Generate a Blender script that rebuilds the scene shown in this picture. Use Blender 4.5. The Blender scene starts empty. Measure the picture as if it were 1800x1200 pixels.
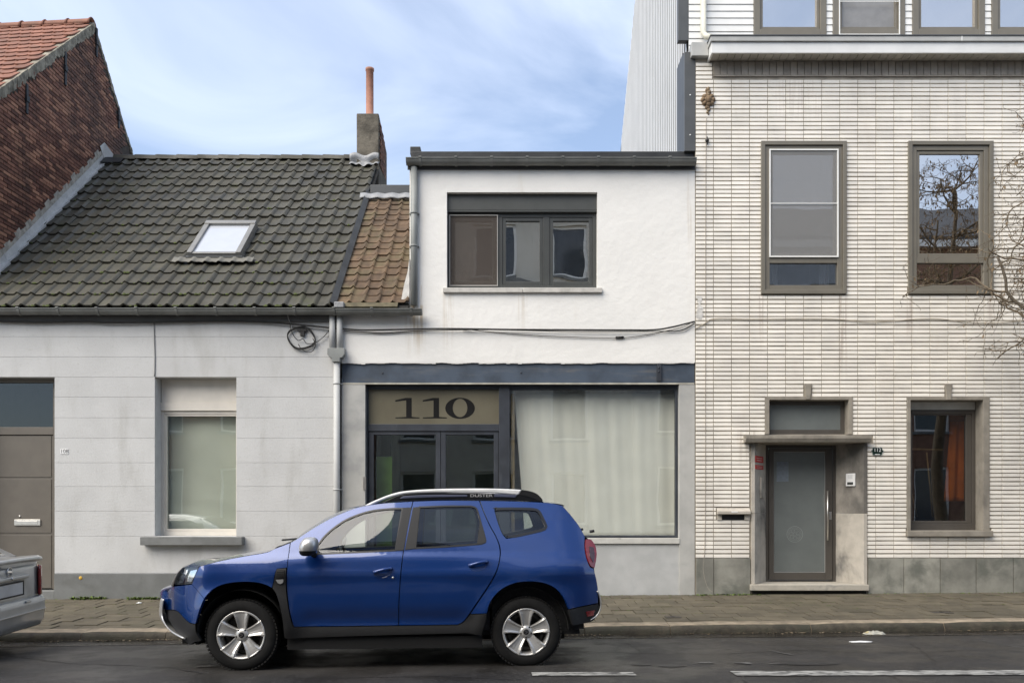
import bpy, bmesh, math, random
from mathutils import Vector, Matrix, noise as mnoise
random.seed(7)
R = math.radians
sc = bpy.context.scene
COL = sc.collection

# ---------------------------------------------------------------- camera
HC = 1.54          # eye height
FP = 1500.0        # focal length in photo pixels (photo is 1800 wide)
CX, CY = 900.0, 888.0
F = 13.2           # depth of the street front
cam_d = bpy.data.cameras.new('camera')
cam_d.sensor_width = 36.0
cam_d.lens = 36.0 * FP / 1800.0
cam_d.shift_y = (CY - 600.0) / 1800.0
cam_d.clip_start = 0.1
cam_d.clip_end = 2000
cam = bpy.data.objects.new('camera', cam_d)
cam.location = (0, 0, HC)
cam.rotation_euler = (R(90), 0, 0)
COL.objects.link(cam)
sc.camera = cam

# ---------------------------------------------------------------- sky + sun
SUN_EL, SUN_AZ = R(47), R(229)      # azimuth measured clockwise from +Y
SKY_STRENGTH = 0.100
SUN_STRENGTH = 2.5
EXPOSURE = 1.02
w = bpy.data.worlds.new('World'); sc.world = w; w.use_nodes = True
nt = w.node_tree; N = nt.nodes; L = nt.links
for n in list(N): N.remove(n)
out = N.new('ShaderNodeOutputWorld'); bg = N.new('ShaderNodeBackground')
sky = N.new('ShaderNodeTexSky'); sky.sky_type = 'NISHITA'; sky.sun_disc = False
sky.sun_elevation = SUN_EL; sky.sun_rotation = SUN_AZ
sky.air_density = 1.0; sky.dust_density = 0.6; sky.ozone_density = 2.5
tc = N.new('ShaderNodeTexCoord')
mp = N.new('ShaderNodeMapping'); mp.inputs['Rotation'].default_value = (0.25, 0.5, 0.35); mp.inputs['Scale'].default_value = (1.5, 2.6, 3.6)
L.new(tc.outputs['Generated'], mp.inputs['Vector'])
n1 = N.new('ShaderNodeTexNoise'); n1.inputs['Scale'].default_value = 1.25; n1.inputs['Detail'].default_value = 9; n1.inputs['Roughness'].default_value = 0.52; n1.inputs['Distortion'].default_value = 0.55
L.new(mp.outputs['Vector'], n1.inputs['Vector'])
cr = N.new('ShaderNodeValToRGB'); cr.color_ramp.elements[0].position = 0.38; cr.color_ramp.elements[0].color = (0, 0, 0, 1)
cr.color_ramp.elements[1].position = 0.72; cr.color_ramp.elements[1].color = (1, 1, 1, 1)
L.new(n1.outputs['Fac'], cr.inputs['Fac'])
mul = N.new('ShaderNodeMath'); mul.operation = 'MULTIPLY_ADD'; mul.inputs[1].default_value = 0.74; mul.inputs[2].default_value = 0.18
L.new(cr.outputs['Color'], mul.inputs[0])
mx = N.new('ShaderNodeMix'); mx.data_type = 'RGBA'
L.new(mul.outputs[0], mx.inputs['Factor']); L.new(sky.outputs['Color'], mx.inputs['A']); mx.inputs['B'].default_value = (5.5, 6.1, 7.3, 1)
L.new(mx.outputs['Result'], bg.inputs['Color']); bg.inputs['Strength'].default_value = SKY_STRENGTH
L.new(bg.outputs['Background'], out.inputs['Surface'])
sun_d = bpy.data.lights.new('sun', 'SUN'); sun_d.energy = SUN_STRENGTH; sun_d.angle = R(56); sun_d.color = (1.0, 0.915, 0.785)
sun = bpy.data.objects.new('sun', sun_d); COL.objects.link(sun)
sdir = Vector((math.sin(SUN_AZ) * math.cos(SUN_EL), math.cos(SUN_AZ) * math.cos(SUN_EL), math.sin(SUN_EL)))
sun.rotation_euler = (-sdir).to_track_quat('-Z', 'Y').to_euler(); sun.location = sdir * 60
sc.view_settings.view_transform = 'Standard'; sc.view_settings.look = 'None'
sc.view_settings.exposure = EXPOSURE; sc.view_settings.gamma = 1.0; sc.view_settings.use_curve_mapping = False

# ---------------------------------------------------------------- helpers
def fx(px, Y=F): return (px - CX) * Y / FP
def fz(py, Y=F): return HC - (py - CY) * Y / FP
def ray(px, py): return Vector(((px - CX) / FP, 1.0, -(py - CY) / FP))
def gz(x, y):          # pavement surface
    return 0.143 + 0.0071 * x - 0.031 * (F - y)
def kerb_y(x): return 10.36 + 0.0325 * x
def rz(x, y):          # road surface
    return 0.0071 * x + 0.010 - 0.025 * max(-0.8, min(y - 8.1, 2.6))

def link(o, parent=None, **k):
    COL.objects.link(o)
    if parent is not None: o.parent = parent
    for a, b in k.items(): o[a] = b
    return o
def thing(name, label, cat, group=None, loc=(0, 0, 0)):
    o = bpy.data.objects.new(name, None); o.empty_display_size = 0.2; o.location = loc
    COL.objects.link(o); o['label'] = label; o['category'] = cat
    if group: o['group'] = group
    bpy.context.view_layer.update()
    return o
def tag(o, label, cat, group=None):
    o['label'] = label; o['category'] = cat
    if group: o['group'] = group
    return o

class MB:
    """collects shapes for one mesh"""
    def __init__(s): s.v = []; s.f = []; s.sm = []
    def add(s, vs, fs, sm=False):
        o = len(s.v); s.v += [tuple(p) for p in vs]; s.f += [tuple(i + o for i in q) for q in fs]; s.sm += [sm] * len(fs); return s
    def box(s, x0, x1, y0, y1, z0, z1):
        if x0 > x1: x0, x1 = x1, x0
        if y0 > y1: y0, y1 = y1, y0
        if z0 > z1: z0, z1 = z1, z0
        return s.add([(x0, y0, z0), (x1, y0, z0), (x1, y1, z0), (x0, y1, z0), (x0, y0, z1), (x1, y0, z1), (x1, y1, z1), (x0, y1, z1)],
                     [(0, 3, 2, 1), (4, 5, 6, 7), (0, 1, 5, 4), (1, 2, 6, 5), (2, 3, 7, 6), (3, 0, 4, 7)])
    def obox(s, c, ax, ay, az):     # oriented box: centre, half axes
        c, ax, ay, az = map(Vector, (c, ax, ay, az)); vs = []
        for k in (-1, 1):
            for (i, j) in ((-1, -1), (1, -1), (1, 1), (-1, 1)): vs.append(c + ax * i + ay * j + az * k)
        return s.add(vs, [(0, 3, 2, 1), (4, 5, 6, 7), (0, 1, 5, 4), (1, 2, 6, 5), (2, 3, 7, 6), (3, 0, 4, 7)])
    def frame(s, x0, x1, z0, z1, w, y0, y1, wb=None, wt=None):   # rectangular frame in the XZ plane, butted
        wb = w if wb is None else wb; wt = w if wt is None else wt
        s.box(x0, x0 + w, y0, y1, z0, z1); s.box(x1 - w, x1, y0, y1, z0, z1)
        if wb: s.box(x0 + w, x1 - w, y0 + .0005, y1, z0, z0 + wb)
        if wt: s.box(x0 + w, x1 - w, y0 + .0005, y1, z1 - wt, z1)
        return s
    def prism(s, poly, fn):         # poly: 2D loop, fn(p, k) -> 3D, k 0/1
        n = len(poly); vs = [fn(p, 0) for p in poly] + [fn(p, 1) for p in poly]
        return s.add(vs, [tuple(range(n - 1, -1, -1)), tuple(range(n, 2 * n))] + [(i, (i + 1) % n, n + (i + 1) % n, n + i) for i in range(n)])
    def tube(s, pts, r, seg=8, caps=True, r1=None, up=None):
        pts = [Vector(p) for p in pts]; n = len(pts); rings = []
        d0 = (pts[1] - pts[0]).normalized()
        u = Vector((0, 0, 1)) if abs(d0.z) < .9 else Vector((1, 0, 0))
        u = (u - d0 * u.dot(d0)).normalized(); vs = []
        for i, p in enumerate(pts):
            d = (pts[min(i + 1, n - 1)] - pts[max(i - 1, 0)])
            if d.length < 1e-9: d = d0
            d.normalize(); u = (u - d * u.dot(d))
            if u.length < 1e-6: u = d.orthogonal()
            u.normalize(); q = d.cross(u)
            rr = r if r1 is None else r + (r1 - r) * i / (n - 1)
            for k in range(seg):
                a = 2 * math.pi * k / seg; vs.append(p + (u * math.cos(a) + q * math.sin(a)) * rr)
        fs = []
        for i in range(n - 1):
            for k in range(seg):
                fs.append((i * seg + k, i * seg + (k + 1) % seg, (i + 1) * seg + (k + 1) % seg, (i + 1) * seg + k))
        s.add(vs, fs, seg > 4)
        if caps:
            o = len(s.v) - len(vs)
            s.f.append(tuple(o + k for k in range(seg - 1, -1, -1))); s.sm.append(False)
            s.f.append(tuple(o + (n - 1) * seg + k for k in range(seg))); s.sm.append(False)
        return s
    def lathe(s, prof, c, axis='z', seg=24, fn=None):   # prof [(r,h)]
        vs = []; fs = []; n = len(prof)
        for k in range(seg):
            a = 2 * math.pi * k / seg
            for (r, h) in prof:
                p = (r * math.cos(a), r * math.sin(a), h)
                if axis == 'y': p = (p[0], h, p[1])
                if axis == 'x': p = (h, p[0], p[1])
                vs.append((p[0] + c[0], p[1] + c[1], p[2] + c[2]))
        for k in range(seg):
            for i in range(n - 1):
                fs.append((k * n + i, ((k + 1) % seg) * n + i, ((k + 1) % seg) * n + i + 1, k * n + i + 1))
        return s.add(vs, fs, True)
    def grid(s, nu, nv, fn, sm=True, closed_u=False):
        vs = [fn(i / (nu - (0 if closed_u else 1)), j / (nv - 1)) for i in range(nu) for j in range(nv)]
        fs = []
        for i in range(nu if closed_u else nu - 1):
            for j in range(nv - 1):
                a = i * nv + j; b = ((i + 1) % nu) * nv + j
                fs.append((a, b, b + 1, a + 1))
        return s.add(vs, fs, sm)
    def mesh(s, name, mats, fix=True):
        me = bpy.data.meshes.new(name); me.from_pydata(s.v, [], s.f)
        me.polygons.foreach_set('use_smooth', s.sm)
        for m in (mats if isinstance(mats, (list, tuple)) else [mats]): me.materials.append(m)
        if fix:
            bm = bmesh.new(); bm.from_mesh(me); bmesh.ops.recalc_face_normals(bm, faces=bm.faces); bm.to_mesh(me); bm.free()
        me.update(); return me
    def build(s, name, mat, parent=None, bev=0, fix=True, **k):
        o = bpy.data.objects.new(name, s.mesh(name, mat, fix)); link(o, parent, **k)
        if bev:
            b = o.modifiers.new('bevel', 'BEVEL'); b.width = bev; b.segments = 2; b.limit_method = 'ANGLE'; b.angle_limit = R(40); b.harden_normals = False
        return o

def pbox(px0, px1, py0, py1, y0, y1, Y=F, mb=None):    # box from a photo rectangle taken at depth Y
    return (mb or MB()).box(fx(px0, Y), fx(px1, Y), y0, y1, fz(py1, Y), fz(py0, Y))

def wall_mesh(x0, x1, z0, z1, y0, y1, holes, mb=None):
    """slab with rectangular holes; holes as (xa, xb, za, zb)"""
    mb = mb or MB()
    xs = sorted(set([x0, x1] + [min(max(h[i], x0), x1) for h in holes for i in (0, 1)]))
    zs = sorted(set([z0, z1] + [min(max(h[i], z0), z1) for h in holes for i in (2, 3)]))
    def solid(i, j):
        if i < 0 or j < 0 or i >= len(xs) - 1 or j >= len(zs) - 1: return False
        cx, cz = (xs[i] + xs[i + 1]) / 2, (zs[j] + zs[j + 1]) / 2
        return not any(h[0] < cx < h[1] and h[2] < cz < h[3] for h in holes)
    for i in range(len(xs) - 1):
        for j in range(len(zs) - 1):
            if not solid(i, j): continue
            a, b, c, d = xs[i], xs[i + 1], zs[j], zs[j + 1]
            mb.add([(a, y0, c), (b, y0, c), (b, y0, d), (a, y0, d)], [(0, 1, 2, 3)])
            mb.add([(a, y1, c), (b, y1, c), (b, y1, d), (a, y1, d)], [(3, 2, 1, 0)])
            if not solid(i - 1, j): mb.add([(a, y1, c), (a, y0, c), (a, y0, d), (a, y1, d)], [(0, 1, 2, 3)])
            if not solid(i + 1, j): mb.add([(b, y0, c), (b, y1, c), (b, y1, d), (b, y0, d)], [(0, 1, 2, 3)])
            if not solid(i, j - 1): mb.add([(a, y1, c), (b, y1, c), (b, y0, c), (a, y0, c)], [(0, 1, 2, 3)])
            if not solid(i, j + 1): mb.add([(a, y0, d), (b, y0, d), (b, y1, d), (a, y1, d)], [(0, 1, 2, 3)])
    return mb

def clip(poly, f):      # keep f(p) >= 0, f linear
    outp = []
    for i in range(len(poly)):
        a, b = poly[i], poly[(i + 1) % len(poly)]; fa, fb = f(a), f(b)
        if fa >= 0: outp.append(a)
        if (fa >= 0) != (fb >= 0):
            t = fa / (fa - fb); outp.append(tuple(a[k] + (b[k] - a[k]) * t for k in range(len(a))))
    return outp

def text_obj(name, s, size, mat, parent, loc, rot=(R(90), 0, 0), ext=.001, sx=1.0):
    cu = bpy.data.curves.new(name, 'FONT'); cu.body = s; cu.size = size; cu.extrude = ext; cu.align_x = 'CENTER'; cu.align_y = 'CENTER'
    t = bpy.data.objects.new(name, cu); COL.objects.link(t)
    bpy.context.view_layer.update()
    me = bpy.data.meshes.new_from_object(t.evaluated_get(bpy.context.evaluated_depsgraph_get())); bpy.data.objects.remove(t)
    me.materials.clear(); me.materials.append(mat)
    o = bpy.data.objects.new(name, me); o.location = loc; o.rotation_euler = rot; o.scale = (sx, 1, 1)
    return link(o, parent)

# ---------------------------------------------------------------- materials
def M(name, col, rough=.7, var=.1, scale=5., bump=0., bscale=60., col2=None, metal=0., coat=0., piece=0., spec=.5,
      dirt=None, dirt_amt=.0, dirt_scale=(3., 3., .8), dirt_lo=.5, dirt_hi=.75, coord='W', speck=0., speck_scale=160., speck_col=(.02, .02, .02), piece_col=None, transmission=0., rvar=0.):
    m = bpy.data.materials.new(name); m.use_nodes = True
    nt = m.node_tree; N = nt.nodes; L = nt.links
    b = N['Principled BSDF']
    b.inputs['Roughness'].default_value = rough; b.inputs['Metallic'].default_value = metal
    b.inputs['Specular IOR Level'].default_value = spec; b.inputs['Coat Weight'].default_value = coat; b.inputs['Coat Roughness'].default_value = .03
    if transmission: b.inputs['Transmission Weight'].default_value = transmission
    if coord == 'W': pos = N.new('ShaderNodeNewGeometry').outputs['Position']
    else: pos = N.new('ShaderNodeTexCoord').outputs['Object']
    def noise(scale, detail=4, rgh=.55, vec=None, dist=0.):
        n = N.new('ShaderNodeTexNoise'); n.inputs['Scale'].default_value = scale; n.inputs['Detail'].default_value = detail; n.inputs['Roughness'].default_value = rgh; n.inputs['Distortion'].default_value = dist
        L.new(vec or pos, n.inputs['Vector']); return n.outputs['Fac']
    def mix(fac, a, bb, mode='MIX'):
        x = N.new('ShaderNodeMix'); x.data_type = 'RGBA'; x.blend_type = mode
        for sock, v in (('Factor', fac), ('A', a), ('B', bb)):
            if hasattr(v, 'links') or isinstance(v, bpy.types.NodeSocket): L.new(v, x.inputs[sock])
            elif sock == 'Factor': x.inputs[sock].default_value = v
            else: x.inputs[sock].default_value = (*v, 1)
        return x.outputs['Result']
    def ramp(fac, lo, hi):
        r = N.new('ShaderNodeMapRange'); r.inputs['From Min'].default_value = lo; r.inputs['From Max'].default_value = hi; r.interpolation_type = 'SMOOTHSTEP'; L.new(fac, r.inputs['Value']); return r.outputs['Result']
    def math_(op, a, bb):
        x = N.new('ShaderNodeMath'); x.operation = op
        for i, v in enumerate((a, bb)):
            if isinstance(v, bpy.types.NodeSocket): L.new(v, x.inputs[i])
            else: x.inputs[i].default_value = v
        return x.outputs[0]
    c2 = col2 or tuple(min(1, c * (1 + var)) for c in col); c1 = col if col2 else tuple(c * (1 - var) for c in col)
    fac = ramp(noise(scale), .3, .7)
    c = mix(fac, c1, c2)
    if piece:
        oi = N.new('ShaderNodeObjectInfo').outputs['Random']; isl = N.new('ShaderNodeNewGeometry').outputs['Random Per Island']
        rnd = math_('FRACT', math_('ADD', math_('MULTIPLY', oi, 7.31), math_('MULTIPLY', isl, 3.77)), 0)
        if piece_col: c = mix(math_('MULTIPLY', math_('POWER', rnd, 2.0), piece), c, piece_col)
        v = math_('ADD', math_('MULTIPLY', rnd, piece), 1 - piece / 2)
        hsv = N.new('ShaderNodeHueSaturation'); L.new(c, hsv.inputs['Color']); L.new(v, hsv.inputs['Value']); c = hsv.outputs['Color']
    if dirt_amt:
        mpn = N.new('ShaderNodeMapping'); mpn.inputs['Scale'].default_value = dirt_scale; L.new(pos, mpn.inputs['Vector'])
        d = math_('MULTIPLY', ramp(noise(1., 6, .6, mpn.outputs['Vector'], .3), dirt_lo, dirt_hi), dirt_amt)
        c = mix(d, c, dirt or (.1, .08, .06))
    if speck:
        sf = math_('MULTIPLY', ramp(noise(speck_scale, 2, .5), .60, .72), speck)
        c = mix(sf, c, speck_col)
    L.new(c, b.inputs['Base Color'])
    if rvar:
        L.new(math_('ADD', math_('MULTIPLY', ramp(noise(1.7, 5, .6), .4, .62), rvar), rough - rvar), b.inputs['Roughness'])
    if bump:
        bp = N.new('ShaderNodeBump'); bp.inputs['Strength'].default_value = 1.0; bp.inputs['Distance'].default_value = bump
        L.new(noise(bscale, 5, .6), bp.inputs['Height']); L.new(bp.outputs['Normal'], b.inputs['Normal'])
    return m

def glass(name, refl=.2, tint=(.9, .95, .93), rough=0., wobble=0.0):
    """window glass: mirror-like coat over clear pane, stronger at grazing angles"""
    m = bpy.data.materials.new(name); m.use_nodes = True; nt = m.node_tree; N = nt.nodes; L = nt.links
    for n in list(N): N.remove(n)
    o = N.new('ShaderNodeOutputMaterial'); t = N.new('ShaderNodeBsdfTransparent'); g = N.new('ShaderNodeBsdfGlossy'); mx = N.new('ShaderNodeMixShader')
    t.inputs['Color'].default_value = (*tint, 1); g.inputs['Roughness'].default_value = rough; g.inputs['Color'].default_value = (1, .955, .90, 1) if refl > .4 else (.95, .97, 1, 1)
    lw = N.new('ShaderNodeLayerWeight'); lw.inputs['Blend'].default_value = .5
    pw = N.new('ShaderNodeMath'); pw.operation = 'POWER'; pw.inputs[1].default_value = 5.0; L.new(lw.outputs['Facing'], pw.inputs[0])
    ma = N.new('ShaderNodeMath'); ma.operation = 'MULTIPLY_ADD'; ma.use_clamp = True; ma.inputs[1].default_value = 1 - refl; ma.inputs[2].default_value = refl
    L.new(pw.outputs[0], ma.inputs[0])
    L.new(ma.outputs[0], mx.inputs['Fac']); L.new(t.outputs[0], mx.inputs[1]); L.new(g.outputs[0], mx.inputs[2]); L.new(mx.outputs[0], o.inputs['Surface'])
    if wobble:
        ge = N.new('ShaderNodeNewGeometry'); n = N.new('ShaderNodeTexNoise'); n.inputs['Scale'].default_value = 1.6; n.inputs['Detail'].default_value = 1
        L.new(ge.outputs['Position'], n.inputs['Vector']); bp = N.new('ShaderNodeBump'); bp.inputs['Strength'].default_value = 1; bp.inputs['Distance'].default_value = wobble
        L.new(n.outputs['Fac'], bp.inputs['Height']); L.new(bp.outputs['Normal'], g.inputs['Normal'])
    return m

m_asphalt = M('asphalt', (.0275, .025, .0225), .62, .35, 1.1, .006, 90, speck=.6, speck_scale=30, speck_col=(.085, .080, .074), dirt=(.016, .015, .0145), dirt_amt=.7, dirt_scale=(.5, 1.4, 1), dirt_lo=.42, dirt_hi=.66, rvar=.25)
m_gutter = M('wet gutter', (.022, .019, .016), .35, .35, 3, .004, 120, dirt=(.10, .085, .06), dirt_amt=.8, dirt_scale=(1.2, 6, 1), dirt_lo=.56, dirt_hi=.7, rvar=.25)
m_paint_road = M('road paint', (.33, .325, .30), .7, .2, 9, .002, 90, dirt=(.05, .048, .045), dirt_amt=.9, dirt_scale=(7, 16, 5), dirt_lo=.46, dirt_hi=.60)
m_scuff = M('road scuff', (.14, .138, .13), .75, .3, 14, dirt=(.04, .038, .036), dirt_amt=.9, dirt_scale=(9, 20, 5), dirt_lo=.42, dirt_hi=.58)
m_kerbfront = M('shaded mossy kerb face', (.055, .046, .031), .75, .4, 8, .008, 40, dirt=(.03, .03, .018), dirt_amt=.8, dirt_scale=(4, 4, 6), dirt_lo=.4, dirt_hi=.65)  # moss, plus shade put into the dark colour of the road-facing side
m_paver = M('paver concrete', (.092, .078, .052), .8, .18, 4, .003, 150, piece=.35, speck=.35, speck_scale=190, speck_col=(.07, .06, .045), dirt=(.075, .068, .04), dirt_amt=.6, dirt_scale=(1.2, 1.2, 1.2))
m_joint = M('joint sand', (.020, .019, .013), .95, .3, 8, .003, 90, dirt=(.05, .07, .02), dirt_amt=.7, dirt_scale=(1.5, 1.5, 1))
m_kerb = M('kerb granite', (.30, .245, .175), .8, .25, 7, .006, 60, piece=.2, speck=.5, speck_scale=80, speck_col=(.09, .075, .055), dirt=(.06, .055, .035), dirt_amt=.7, dirt_scale=(3, 3, 8))
m_ground = M('ground earth', (.12, .11, .09), .95)
m_wall108 = M('grey white masonry paint', (.535, .535, .525), .75, .05, 1.6, .004, 35, dirt=(.40, .395, .37), dirt_amt=.6, dirt_scale=(2.4, 1, .7), speck=.25, speck_scale=26, speck_col=(.40, .395, .37), piece=.05)
m_plinth108 = M('grey plinth paint', (.165, .17, .165), .8, .12, 3, .004, 50, dirt=(.10, .10, .09), dirt_amt=.5, dirt_scale=(2, 2, 2))
m_bluestone = M('blue stone', (.17, .175, .17), .75, .15, 6, .002, 90)
m_render = M('white render', (.80, .785, .745), .8, .03, 1.2, .007, 9, dirt=(.60, .53, .40), dirt_amt=.34, dirt_scale=(2.2, 1, .35), dirt_lo=.55, dirt_hi=.85)
m_render_edge = M('old render', (.66, .64, .60), .85, .15, 8, .006, 50, dirt=(.3, .27, .22), dirt_amt=.6)
m_concrete = M('grey stone pier', (.43, .425, .40), .8, .1, 3, .003, 90, dirt=(.22, .225, .23), dirt_amt=.6, dirt_scale=(2, 2, 2.), speck=.3, speck_scale=120, speck_col=(.25, .25, .25))
m_concrete2 = M('painted grey base', (.45, .455, .445), .75, .08, 3, .003, 60, dirt=(.30, .31, .32), dirt_amt=.5, dirt_scale=(1.5, 1.5, 1.5))
m_beam = M('blue steel beam', (.050, .068, .095), .55, .25, 3, .002, 60, dirt=(.22, .2, .17), dirt_amt=.45, dirt_scale=(1.2, 1, 9), dirt_lo=.5, dirt_hi=.8)
m_rustlip = M('weathered lip', (.42, .40, .34), .8, .2, 6, .002, 60)
m_navy = M('navy frame paint', (.030, .035, .045), .5, .2, 4, .001, 50, dirt=(.11, .12, .13), dirt_amt=.45, dirt_scale=(3, 3, 1.5), dirt_lo=.55)
m_anthra = M('anthracite aluminium', (.052, .055, .052), .4, .08, 5)
m_anthra2 = M('anthracite shutter box', (.062, .065, .060), .45, .08, 4)
m_zinc = M('grey gutter plastic', (.165, .168, .155), .42, .2, 3, dirt=(.24, .24, .22), dirt_amt=.35, dirt_scale=(4, 4, 2))
m_zincpipe = M('grey pipe', (.235, .245, .235), .5, .12, 3, dirt=(.14, .145, .14), dirt_amt=.4, dirt_scale=(3, 3, 1))
m_pipe_light = M('painted downpipe', (.47, .475, .465), .6, .05, 3, dirt=(.33, .33, .32), dirt_amt=.5, dirt_scale=(3, 3, .8))
m_blackroof = M('black roofing', (.022, .023, .023), .5, .3, 3, .004, 12)
m_tile = M('grey roof tile', (.050, .0465, .033), .72, .22, 3, .002, 120, piece=.32, dirt=(.055, .060, .022), dirt_amt=.55, dirt_scale=(2.4, 2.4, 2.4), dirt_lo=.55, dirt_hi=.75, rvar=.2)
m_tile_brown = M('brown clay tile', (.105, .066, .037), .8, .3, 6, .003, 90, piece=.4, dirt=(.11, .095, .045), dirt_amt=.75, dirt_scale=(2, 2, 2), dirt_lo=.42, dirt_hi=.7, speck=.3, speck_scale=60, speck_col=(.06, .05, .035))
m_tile_red = M('orange clay tile', (.225, .095, .058), .75, .2, 4, .002, 90, piece=.35, dirt=(.16, .10, .07), dirt_amt=.5, dirt_scale=(3, 3, 3))
m_under = M('roof underlay', (.018, .017, .015), .9)
m_moss = M('moss', (.055, .07, .018), .95, .4, 30)
m_lead = M('lead flashing', (.56, .555, .53), .55, .15, 4, .006, 20, dirt=(.25, .25, .25), dirt_amt=.5, dirt_scale=(4, 4, 4))
m_leadwhite = M('silver flashing', (.27, .275, .28), .45, .12, 9, .008, 30)
m_brick = M('old red brick', (.205, .085, .056), .85, .3, 6, .003, 120, piece=.85, piece_col=(.34, .175, .105), dirt=(.045, .03, .024), dirt_amt=.6, dirt_scale=(.9, .9, .45), dirt_lo=.42, dirt_hi=.72)
m_mortar = M('dark mortar', (.055, .043, .034), .95, .3, 10, .004, 60)
m_verge = M('lichen mortar', (.27, .245, .19), .95, .35, 9, .02, 14, dirt=(.10, .085, .06), dirt_amt=.7, dirt_scale=(4, 4, 4))
m_iron = M('black iron', (.015, .014, .014), .6)
m_chim = M('old chimney cement', (.135, .12, .095), .95, .35, 5, .012, 16, dirt=(.05, .045, .035), dirt_amt=.8, dirt_scale=(3, 3, 2), dirt_lo=.4)
m_pot = M('terracotta pot', (.36, .17, .115), .8, .15, 6, .002, 60, dirt=(.10, .08, .06), dirt_amt=.4, dirt_scale=(4, 4, 3))
m_glaze = M('cream glazed brick', (.85, .81, .735), .38, .05, 2, .0015, 30, piece=.16, dirt=(.52, .46, .38), dirt_amt=.30, dirt_scale=(1.8, 1, .45), dirt_lo=.52, dirt_hi=.8)
m_joint112 = M('joint mortar brown', (.29, .26, .215), .95, .25, 4, .002, 90)
m_soldier = M('grey soldier brick', (.33, .295, .25), .75, .12, 5, .002, 60, piece=.25, dirt=(.14, .12, .10), dirt_amt=.6, dirt_scale=(2, 2, 2))
m_taupe = M('taupe aluminium', (.165, .150, .120), .45, .06, 4)
m_taupe2 = M('dark taupe aluminium', (.075, .067, .058), .45, .08, 4)
m_whitepvc = M('white pvc', (.80, .80, .77), .45, .03, 3)
m_siding = M('white siding', (.76, .76, .74), .5, .04, 3, dirt=(.55, .54, .50), dirt_amt=.3, dirt_scale=(2, 2, 1))
m_cornice = M('white cornice', (.72, .72, .70), .5, .05, 3, dirt=(.45, .44, .41), dirt_amt=.35, dirt_scale=(1, 3, 5))
m_cornice2 = M('grey cornice', (.42, .42, .40), .6, .1, 3)
m_soffit = M('soffit board', (.42, .395, .345), .7, .12, 4, piece=.12)
m_clad = M('white ribbed cladding', (.66, .665, .66), .5, .04, 1.5, dirt=(.45, .45, .44), dirt_amt=.3, dirt_scale=(2, 2, .6))
m_trim = M('dark grey trim', (.072, .076, .078), .5, .1, 4)
m_frame_stone = M('bush hammered stone', (.265, .24, .20), .85, .15, 6, .004, 80, speck=.35, speck_scale=120, speck_col=(.15, .13, .11), dirt=(.10, .09, .08), dirt_amt=.55, dirt_scale=(3, 3, 1.4))
m_jamb = M('pale jamb stone', (.45, .415, .36), .8, .1, 6, .003, 90, speck=.3, speck_scale=120, speck_col=(.28, .25, .21), dirt=(.10, .10, .095), dirt_amt=.9, dirt_scale=(1.7, 1.7, 1.1), dirt_lo=.46, dirt_hi=.66)
m_plinth112 = M('slate plinth slab', (.255, .25, .215), .7, .25, 3, .003, 40, piece=.3, dirt=(.12, .125, .105), dirt_amt=.85, dirt_scale=(2.5, 2.5, 2.5), dirt_lo=.45, dirt_hi=.68)
m_frost = M('frosted glass', (.150, .165, .160), .22, .06, 3, spec=.6)
m_frost110 = M('frosted transom film', (.135, .122, .085), .3, .15, 1.2, spec=.5)
m_cream = M('cream window frame', (.66, .62, .55), .5, .04, 5)
m_door108 = M('taupe door', (.125, .110, .090), .5, .06, 5)
m_blind = M('grey green blind', (.66, .665, .60), .85, .05, 1.2)
m_curtain = M('sheer curtain', (.78, .765, .71), .9, .04, 2)
m_curtain_w = M('white curtain', (.62, .60, .58), .9, .04, 2)
m_orange = M('orange curtain', (.75, .20, .03), .9, .15, 3)
m_wood = M('raw timber', (.42, .30, .15), .8, .2, 8)
m_room = M('dim room', (.10, .095, .085), .95)
m_room2 = M('green hall', (.12, .17, .08), .95, .5, .8)
m_screen = M('insect screen', (.20, .20, .195), .8, .1, 60)
m_black = M('black plastic', (.012, .012, .013), .5)
m_cable = M('black cable', (.014, .013, .012), .6)
m_cablegrey = M('grey cable', (.32, .32, .31), .6)
m_steel = M('brushed steel', (.62, .60, .56), .3, .05, 20, metal=.9)
m_white = M('white plastic', (.75, .75, .74), .4, .03, 5)
m_red = M('red sticker', (.55, .035, .03), .5)
m_rust = M('rusty cast iron', (.17, .115, .065), .8, .4, 30, .004, 60, dirt=(.45, .40, .30), dirt_amt=.5, dirt_scale=(14, 14, 14))
m_green = M('dark green enamel', (.008, .022, .016), .25)
m_weed = M('weed green', (.11, .16, .03), .8, .4, 12)
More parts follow.
